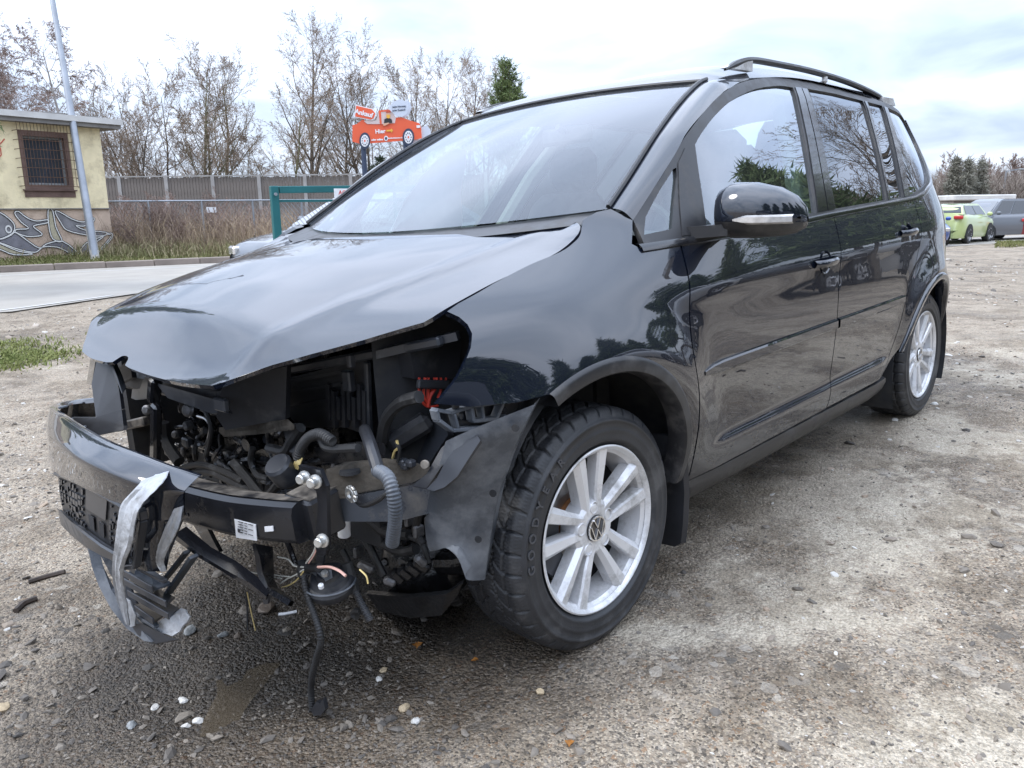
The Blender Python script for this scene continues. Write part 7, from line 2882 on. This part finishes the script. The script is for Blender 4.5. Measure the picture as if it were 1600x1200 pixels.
def splate(pts, name, mat_, par=sign, off=0.0, th_=.03, kind=None):
    P = [spt(*cpx(*q), off) for q in pts]
    P2 = [Vector((q @ sd3, q[2])) for q in P]
    vs, es, fs, *_r = delaunay_2d_cdt(P2, [(i, (i + 1) % len(P2)) for i in range(len(P2))], [], 1, 1e-7)
    mb = MB()
    of_ = float(P[0] @ sn)
    mk = lambda q, o_: sd3 * q[0] + uz * q[1] + sn * o_
    n_ = len(P2)
    mb.add([mk(q, of_ + th_ / 2) for q in vs], [tuple(f) for f in fs])
    mb.add([mk(q, of_ - th_ / 2) for q in vs], [tuple(f)[::-1] for f in fs])
    a_ = [mk(q, of_ + th_ / 2) for q in P2]
    b_ = [mk(q, of_ - th_ / 2) for q in P2]
    mb.add(a_ + b_, [(i, n_ + i, n_ + (i + 1) % n_, (i + 1) % n_) for i in range(n_)])
    o = mb.build(name, mat_, par, 20)
    if kind:
        o['kind'] = kind
    return o


def circ(x, y, rx, ry=None, n_=28):
    ry = ry or rx
    return [(x + rx * math.cos(a), y + ry * math.sin(a)) for a in np.linspace(0, 2 * math.pi, n_, endpoint=False)]


M['sg_orange'] = pm('orange_red_print', (.74, .115, .045), .45)
M['sg_dark'] = pm('dark_orange_print', (.50, .07, .035), .45)
M['sg_white'] = pm('white_print', (.76, .76, .78), .5)
M['sg_glass'] = pm('pale_window_print', (.62, .50, .48), .5)
M['sg_grey'] = pm('sign_back_panel', (.56, .60, .68), .5)
M['sg_navy'] = pm('navy_post', (.030, .045, .085), .5)
M['sg_yellow'] = pm('yellow_print', (.75, .40, .05), .5)
M['sg_skin'] = pm('skin_print', (.62, .36, .24), .5)
bodyp = [(245, 445), (300, 430), (370, 375), (400, 385), (440, 428), (770, 420), (785, 350), (860, 345), (930, 375), (1080, 420), (1105, 470), (1112, 610), (1030, 625), (870, 640), (470, 672), (340, 678), (245, 650)]
splate(bodyp, 'sign_car_body', M['sg_orange'])
splate([(390, 395), (420, 380), (540, 390), (575, 270), (720, 258), (790, 345), (775, 420), (600, 432), (430, 430)], 'sign_car_window', M['sg_glass'], off=.02)
splate([(572, 262), (690, 250), (720, 256), (720, 266), (600, 280), (612, 430), (590, 432)], 'sign_car_pillar', M['sg_orange'], off=.035, th_=.02)
for cx_0, cy_0, rx in ((400, 640, 68), (945, 595, 72)):
    w3 = splate(circ(cx_0, cy_0, rx, rx * 1.52), 'sign_wheel', M['sg_navy'], off=.04)
    splate(circ(cx_0, cy_0, rx * .72, rx * 1.1), 'sign_rim', M['sg_white'], w3, .06, .02)
    for k in range(10):
        a = k * 2 * math.pi / 10
        splate(circ(cx_0 + math.cos(a) * rx * .48, cy_0 + math.sin(a) * rx * .74, rx * .085, rx * .13, 8), 'sign_rim_hole', M['sg_navy'], w3, .075, .01)
    splate(circ(cx_0, cy_0, rx * .14, rx * .2, 12), 'sign_hub', M['sg_orange'], w3, .08, .01)
splate([(285, 190), (500, 240), (545, 300), (520, 370), (480, 385), (270, 345)], 'sign_tag_edge', M['sg_white'], off=.05)
splate([(292, 202), (490, 248), (532, 300), (510, 360), (475, 374), (280, 336)], 'sign_tag', M['sg_orange'], off=.065, th_=.02)
splate(circ(538, 325, 9, 12, 10), 'sign_tag_hole', M['sg_white'], off=.08, th_=.01)
splate([(705, 215), (760, 150), (840, 118), (920, 150), (945, 220), (925, 300), (870, 340), (800, 335), (745, 290), (715, 260)], 'speech_bubble', M['sg_grey'], off=.05)
# box-like depth behind: pale side cheeks of bubble and nose
for pts in ([(920, 130), (960, 160), (985, 220), (960, 300), (905, 350), (870, 340), (925, 300), (945, 220), (920, 150)], [(1112, 470), (1180, 450), (1225, 520), (1230, 620), (1150, 690), (1000, 700), (960, 650), (1112, 612)]):
    splate(pts, 'sign_back', M['sg_grey'], off=-.12, th_=.06)
splate([(640, 420), (645, 370), (690, 352), (735, 370), (745, 415), (690, 420)], 'driver_shirt', M['sign_black'], off=.05, th_=.02)
splate([(632, 448), (625, 425), (700, 412), (705, 424), (650, 452)], 'driver_arm', M['sg_skin'], off=.06, th_=.02)
splate(circ(693, 310, 26, 38, 16), 'driver_face', M['sg_skin'], off=.055, th_=.02)
splate([(668, 315), (718, 315), (715, 350), (693, 362), (672, 350)], 'driver_beard', M['sg_yellow'], off=.07, th_=.01)
splate([(666, 268), (690, 256), (722, 264), (720, 285), (668, 290)], 'driver_cap', M['sg_dark'], off=.07, th_=.01)
splate([(1045, 448), (1085, 445), (1095, 475), (1050, 480)], 'sign_headlight', M['sg_white'], off=.03, th_=.02)
splate([(668, 505), (725, 500), (728, 482), (752, 510), (732, 540), (728, 522), (670, 525)], 'sign_arrow', M['sg_yellow'], off=.03, th_=.02)
splate(circ(665, 610, 25, 32, 18), 'sign_badge', M['sg_white'], off=.03, th_=.02)
splate(circ(665, 610, 14, 20, 12), 'sign_badge_core', M['sg_navy'], off=.042, th_=.01)


def stext(txt, x, y, size_px, mat_, off, rot=0.0, bold=.004):
    o_ = spt(*cpx(x, y), off)
    s_ = size_px / 8.0 * TS / FOC
    ex_ = sd3 * math.cos(rot) + uz * math.sin(rot)
    ez_ = -sd3 * math.sin(rot) + uz * math.cos(rot)
    mb = MB()
    if np.cross(ex_, ez_) @ sn < 0:
        ex_ = -ex_
    text_on(mb, txt, o_, ex_, ez_, s_, .002, bold)
    tag(mb.build('sign_lettering', mat_, sign, fix=False), kind='stuff')


stext('Ankauf', 384, 322, 76, M['sg_white'], .085, R_(-13), .006)
stext('Hier', 596, 545, 68, M['sg_white'], .03, R_(4), .005)
stext('oder online', 555, 635, 30, M['sg_white'], .03, R_(3))
stext('wirkaufendeinauto.de', 765, 612, 24, M['sg_white'], .03, R_(3), .002)
stext('Jedes Fahrzeug.', 832, 220, 27, M['sg_navy'], .08, R_(5), .002)
stext('Jeder Zustand!', 828, 265, 27, M['sg_navy'], .08, R_(5), .002)
for q in (568, 634):
    b0 = spt(q, 232, -.06)
    MB().tube([np.array((b0[0], b0[1], -.2)), b0 + (0, 0, .6)], .075, 12).build('sign_post', M['sg_navy'], sign)

for i, (u, t, vt, lab_) in enumerate(((1488, 56, 236, 'hazy bare tree beside the minivan tail, far off'), (1545, 57, 240, 'hazy bare tree behind the lime car'), (1588, 55, 232, 'hazy bare tree right of the distant lamp'), (1512, 60, 244, 'faint bare tree behind the middle spruce'))):
    bare_tree(at_(u, t), th(u, vt, t) * .8, 120 + i, FAR, lab_, 'bare trees beyond the far hedge', 'twig_birch', 'twig_birch', stems=2, lean=.15)

# ---- distant lamp, long pale building
lb = at_(1566, 50)
lamp = empty('street_lamp', lb, 'slim street lamp with one arm far behind the blue-grey van', 'street lamp')
lz = zat(1572, 267, 50) - lb[2]
MB().tube([(0, 0, 0), (0, 0, lz)], [.07, .05], 8).build('pole', M['galv'], lamp)
MB().bar((0, 0, lz - .05), np.array(AX_W[0]) * .75 + (0, 0, lz + .08), .07, .06).build('arm', M['galv'], lamp)
MB().box(np.array(AX_W[0]) * .95 + (0, 0, lz + .08), (.5, .2, .12), bev=.03).build('lamp_head', M['stone_grey'], lamp)
sb_ = at_(1505, 44)
shed = empty('long_low_shed', sb_, 'long low pale-roofed shed behind the parked cars', 'building')
sx = np.array(AX_W[0]) * (1, 1, 0)
sx /= np.linalg.norm(sx)
srot = Matrix.Rotation(math.atan2(sx[1], sx[0]), 3, 'Z')
zr = zat(1520, 300, 44) - sb_[2]
MB().box(sx * .5 + (0, 0, zr / 2 - .3), (3.2, 2.0, zr - .3), srot).build('wall', M['board'], shed)
MB().box(sx * .5 + (0, 0, zr - .32), (3.4, 2.4, .30), srot, .05).build('roof', M['roofing'], shed)
# ================================================================== OTHER CARS
M['car_glass'] = pm('dark_car_glass', (.015, .018, .022), .04, spec=.8, coat=.5)
M['ws_glass'] = pm('sky_lit_windscreen', (.05, .055, .06), .04, spec=1.0, coat=1.0)
M['tail_lamp'] = pm('red_tail_lamp', (.45, .02, .02), .15, coat=1)
M['simple_tyre'] = pm('plain_tyre', (.02, .02, .02), .7)
M['simple_rim'] = pm('plain_rim', (.50, .50, .52), .3, metal=.5)
SIMPLE = {}


def simple_wheel(r):
    if r in SIMPLE:
        return SIMPLE[r]
    ty = MB().lathe([(r * .66, .10), (r * .80, .112), (r * .95, .10), (r, .07), (r, -.07), (r * .95, -.10), (r * .66, -.10)], (0, 0, 0), (0, -1, 0), 28).mesh('tyre', M['simple_tyre'])
    mb = MB().lathe([(r * .67, .09), (r * .64, .105), (r * .60, .09), (r * .58, -.05)], (0, 0, 0), (0, -1, 0), 28)
    mb.lathe([(r * .20, .06), (r * .16, .09), (1e-4, .092)], (0, 0, 0), (0, -1, 0), 14)
    for k in range(5):
        for s_ in (-.16, .16):
            a = k * 2 * math.pi / 5 + s_
            mb.bar((math.cos(a) * r * .15, -.08, math.sin(a) * r * .15), (math.cos(a) * r * .61, -.092, math.sin(a) * r * .61), r * .09, .03, up=(0, 1, 0))
    rm = mb.mesh('rim', M['simple_rim'])
    bk = MB().disc((0, .0, 0), (0, -1, 0), r * .6, .02, 20).mesh('brake', M['well'])
    SIMPLE[r] = (ty, rm, bk)
    return SIMPLE[r]


STY = {
    # profile of bonnet/boot line (x, z), roof polygon (x, z); x from the nose at 0
    'sedan': dict(L=4.6, W=1.80, belt=[(0, .55), (.08, .70), (.5, .80), (1.25, .93), (1.7, .97), (3.5, 1.0), (3.9, 1.02), (4.45, 1.0), (4.58, .85), (4.6, .5)],
                  gh=[(1.15, .93), (1.95, 1.38), (2.5, 1.45), (3.1, 1.43), (3.95, 1.01)], wheels=(.85, 3.6), r=.32),
    'suv': dict(L=4.37, W=1.90, belt=[(0, .62), (.06, .85), (.4, .98), (1.2, 1.08), (1.5, 1.10), (3.6, 1.20), (4.25, 1.20), (4.34, 1.02), (4.37, .5)],
                gh=[(1.10, 1.08), (1.85, 1.55), (2.5, 1.62), (3.5, 1.56), (3.98, 1.50), (4.22, 1.20)], wheels=(.86, 3.52), r=.37),
    'van': dict(L=4.4, W=1.82, belt=[(0, .55), (.05, .80), (.3, .95), (.85, 1.10), (1.1, 1.14), (3.7, 1.16), (4.34, 1.16), (4.39, .9), (4.4, .45)],
                gh=[(.80, 1.09), (1.60, 1.72), (2.2, 1.80), (3.6, 1.80), (4.12, 1.74), (4.34, 1.16)], wheels=(.88, 3.55), r=.32),
}


def other_car(style, loc, heading, paint, label, group='cars parked in the yard', lights=True, broken=False, rim=None):
    S_ = STY[style]
    root = empty('parked_car', loc, label, 'car', group, heading)
    L_, W2 = S_['L'], S_['W'] / 2
    bx = np.array(S_['belt'])
    xs_ = np.linspace(.0, L_, 41)
    bz = np.interp(xs_, bx[:, 0], bx[:, 1])
    cx_o = L_ / 2
    rows = []
    r = S_['r']
    for x, b in zip(xs_, bz):
        e_ = min(x, L_ - x)
        w_ = W2 * (1 - .34 * (1 - min(1, e_ / .55)) ** 2.2) - .02
        zb = .24
        rows.append([(x - cx_o, 0, b + .04)] + [(x - cx_o, s_, z_) for s_, z_ in ((w_ * .55, b + .03), (w_ - .13, b + .005), (w_ - .04, b - .05), (w_, b * .75 + .1), (w_, .55), (w_ - .015, .36), (w_ - .06, zb), (0, zb))])
    body = MB()
    body.grid([rw for rw in rows])
    body.grid([[(p[0], -p[1], p[2]) for p in rw] for rw in rows])
    body.add([rows[0][i] for i in range(9)] + [(p[0], -p[1], p[2]) for p in rows[0]][::-1], [tuple(range(18))])
    body.add([rows[-1][i] for i in range(9)] + [(p[0], -p[1], p[2]) for p in rows[-1]][::-1], [tuple(range(18))])
    body.build('body', paint, root, 45)
    # glasshouse: shell of the body colour, dark panes laid just outside it
    gh = np.array(S_['gh'])
    zt_ = gh[:, 1].max()
    zb_ = gh[:, 1].min()

    def wat(z):
        return W2 - .07 - .20 * max(0, (z - zb_) / (zt_ - zb_)) ** 1.1
    prof = catmull(gh, 6)
    mb = MB()
    rws = []
    for x, z in prof:
        rws.append([(x - cx_o, k * wat(z), z - (.02 * abs(k) ** 4)) for k in np.linspace(-1, 1, 9)])
    mb.grid(rws)
    for s_ in (-1, 1):
        P2 = [Vector(q) for q in prof]
        vs, es, fs, *_r = delaunay_2d_cdt(P2, [(i, (i + 1) % len(P2)) for i in range(len(P2))], [], 1, 1e-7)
        mb.add([(q[0] - cx_o, s_ * wat(q[1]), q[1] - .02) for q in vs], [tuple(f) for f in fs])
    mb.build('roof', paint, root, 40)
    a, b = gh[0], gh[1]
    mb = MB()
    mb.grid([[np.array((a[0] + (b[0] - a[0]) * t_ - cx_o - .012, k * (wat(a[1] + (b[1] - a[1]) * t_) - .06), a[1] + (b[1] - a[1]) * t_ + .014)) for k in np.linspace(-1, 1, 7)] for t_ in (.07, .5, .95)])
    mb.build('windscreen', M['ws_glass'], root)
    a, b = gh[-1], gh[-2]
    mb = MB()
    mb.grid([[np.array((a[0] + (b[0] - a[0]) * t_ - cx_o + .014, k * (wat(a[1] + (b[1] - a[1]) * t_) - .07), a[1] + (b[1] - a[1]) * t_ + .012)) for k in np.linspace(-1, 1, 7)] for t_ in (.12, .5, .92)])
    mb.build('rear_window', M['car_glass'], root)
    zlo, zhi = zb_ + .07, zt_ - .10
    lo_f = np.interp(zlo, gh[:2, 1], gh[:2, 0]) + .22
    hi_f = np.interp(zhi, gh[:3, 1], gh[:3, 0]) + .14
    lo_r = gh[-1, 0] - .30
    hi_r = np.interp(-zhi, -gh[-2:, 1], gh[-2:, 0]) - .16 if style == 'sedan' else gh[-2, 0] - .10
    nwin = 3 if style == 'van' else 2
    for k in range(nwin):
        t0_, t1_ = k / nwin + (.012 if k else 0), (k + 1) / nwin - (.012 if k < nwin - 1 else 0)
        for s_ in (-1, 1):
            q = [(lo_f + (lo_r - lo_f) * t0_, zlo), (lo_f + (lo_r - lo_f) * t1_, zlo + .02), (hi_f + (hi_r - hi_f) * t1_, zhi), (hi_f + (hi_r - hi_f) * t0_, zhi)]
            MB().plate([(x - cx_o, s_ * (wat(z) + .006), z) for x, z in q], (0, s_, 0), .01).build('side_window', M['car_glass'], root)
    for s_ in (-1, 1):
        xm = lo_f + .05 - cx_o
        MB().box((xm, s_ * (W2 + .09), zb_ + .10), (.10, .20, .15), bev=.045).build('mirror', paint, root)
        if lights:
            MB().box((.16 - cx_o, s_ * (W2 - .30), S_['belt'][2][1] - .17), (.22, .36, .14), Matrix.Rotation(s_ * -.35, 3, 'Z'), .03).build('headlight', M['lens'], root)
        MB().box((L_ - .10 - cx_o, s_ * (W2 - .25), S_['belt'][-3][1] - .13), (.20, .34, .14), Matrix.Rotation(s_ * .35, 3, 'Z'), .03).build('tail_light', M['tail_lamp'], root)
        for wx in S_['wheels']:
            wr_ = empty('wheel', (0, 0, 0))
            wr_.parent = root
            wr_.location = (wx - cx_o, s_ * (W2 - .10), r)
            wr_.rotation_euler = (0, 0, 0 if s_ < 0 else math.pi)
            for me in simple_wheel(r):
                link(me.name.split('.')[0], me, wr_)
            mb = MB()
            an = np.linspace(R_(-12), R_(192), 24)
            mb.grid([[(wx - cx_o + (r + .05) * math.cos(a_), s_ * yy, r + .01 + (r + .05) * math.sin(a_)) for a_ in an] for yy in (W2 + .003, W2 - .30)])
            mb.add([(wx - cx_o + (r + .05) * math.cos(a_), s_ * (W2 + .004), max(.24, r + .01 + (r + .05) * math.sin(a_))) for a_ in an], [tuple(range(24))])
            mb.build('wheel_arch', M['well'], root)
    mb = MB().box((-cx_o + .0, 0, .42), (.05, W2 * 1.2, .14), bev=.02)
    mb.build('front_grille', M['trim'], root)
    if not broken:
        MB().box((cx_o + .012, 0, .62), (.012, .52, .11)).build('number_plate', M['label'], root)
    return root


P_lime = pm('lime_green_paint', (.47, .55, .24), .3, coat=1)
P_navy = pm('blue_grey_paint', (.095, .105, .125), .3, coat=1)
P_black = pm('black_car_paint', (.008, .008, .010), .3, coat=1)
P_silver = pm('silver_car_paint', (.50, .51, .53), .3, metal=.5, coat=1)
P_blue = pm('police_blue_paint', (.03, .08, .32), .3, coat=1)
P_red = pm('dark_red_paint', (.22, .015, .02), .3, coat=1)
P_grey = pm('slate_grey_paint', (.085, .09, .10), .3, metal=.4, coat=1)


def facing(P, deg):                               # heading so that the nose points deg right of the sight line
    d = np.array(P) - CAM_W
    return math.atan2(d[1], d[0]) - R_(deg) + math.pi      # nose is at local -x


def yaw_nose(P, deg):
    d = np.array(P) - CAM_W
    # local nose direction is -x
    return math.atan2(d[1], d[0]) - R_(deg) - math.pi


c = at_(1497, 33.0)
other_car('suv', c, yaw_nose(c, 17), P_lime, 'lime green off-roader seen from behind, beside the blue-grey van')
c = at_(1556, 35.0)
other_car('van', c, yaw_nose(c, 218), P_navy, 'blue-grey people carrier with its front towards us')
c = at_(1622, 36)
other_car('sedan', c, yaw_nose(c, 30), P_red, 'dark red car cut off by the right edge of the photo')
c = at_(1435, 32.0)
other_car('sedan', c, yaw_nose(c, 170), P_blue, 'blue and white car half hidden behind the black minivan')
c = at_(592, 12.4)
other_car('sedan', c, yaw_nose(c, 230), P_grey, 'slate grey saloon behind the teal gate', 'cars beyond the gate')

# cars and trees that only show mirrored in the minivan's doors
for (x, y, hd, st, pt, lab_) in ((6.4, -6.0, R_(200), 'suv', P_silver, 'silver car mirrored in the front door'),
                                 (11.6, -6.4, R_(190), 'sedan', P_black, 'dark saloon mirrored in the rear door'),
                                 (17, -6.2, R_(195), 'sedan', P_silver, 'second silver car mirrored near the rear handle'),
                                 (1.9, -6.3, R_(186), 'suv', P_black, 'black off-roader opposite, mirrored in the front wing'),
                                 (-3.2, -6.6, R_(176), 'van', P_black, 'black van opposite, behind where the photo was taken')):
    other_car(st, (x, y, float(gz(x, y))), hd, pt, lab_, 'cars opposite, seen as reflections')
for (x, y, h_, w_, sd_0, lab_) in ((16, -5.4, 8.0, 2.8, 31, 'tall pine opposite, mirrored in the front door glass'), (11, -11, 8.5, 2.6, 32, 'shorter pine opposite, mirrored above the front handle'), (26, -9.5, 11, 3.4, 33, 'broad pine opposite, mirrored in the rear door'), (2.5, -13, 7.5, 3.0, 35, 'dense pine opposite, mirrored low in the front wing'), (6.5, -14.5, 8.5, 3.2, 36, 'dense pine opposite, second from the front wing'), (-2.5, -13.5, 7, 3.0, 37, 'dense pine opposite, behind the black van'), (-7, -13, 7.5, 3.0, 38, 'dense pine opposite, farthest along the yard edge'), (11, -15.5, 8, 3.2, 39, 'dense pine opposite, third from the front wing'), (16, -16, 9, 3.4, 40, 'dense pine opposite, behind the mirrored silver car'), (22, -16, 9, 3.4, 41, 'dense pine opposite, behind the mirrored dark saloon'), (30, -16, 10, 3.6, 42, 'dense pine opposite, farthest behind the saloon'), (33, -9, 12, 3.6, 34, 'farthest pine opposite, mirrored in the last side window')):
    conifer((x, y, 0), h_, w_, sd_0, lab_, tiers=20, up=.35, nl=.45, per=10, group='pines opposite, seen as reflections', c0=.25)
for (x, y, h_, sd_0, lab_) in ((20, -5.6, 11.0, 51, 'bare oak opposite, mirrored in the rear side windows'), (27, -6.6, 12.0, 52, 'bare tree opposite, mirrored in the last side window')):
    bare_tree(np.array((x, y, -.1)), h_ * .8, sd_0, dict(BARE, shoots=[2.2, 1.5, 1.3, 1.2]), lab_, 'bare trees opposite, seen as reflections', stems=2, lean=.15, buds=.1)
n = 9000
xx = g.uniform(-14, 40, n)
yy = -17 + g.normal(0, .8, n) + .12 * xx
blades(np.c_[xx, yy, np.zeros(n)], 1.2, 3.0, .04 + .04 * g.random(n), .22, 12, 'opposite_hedge', M['needle_dark'])
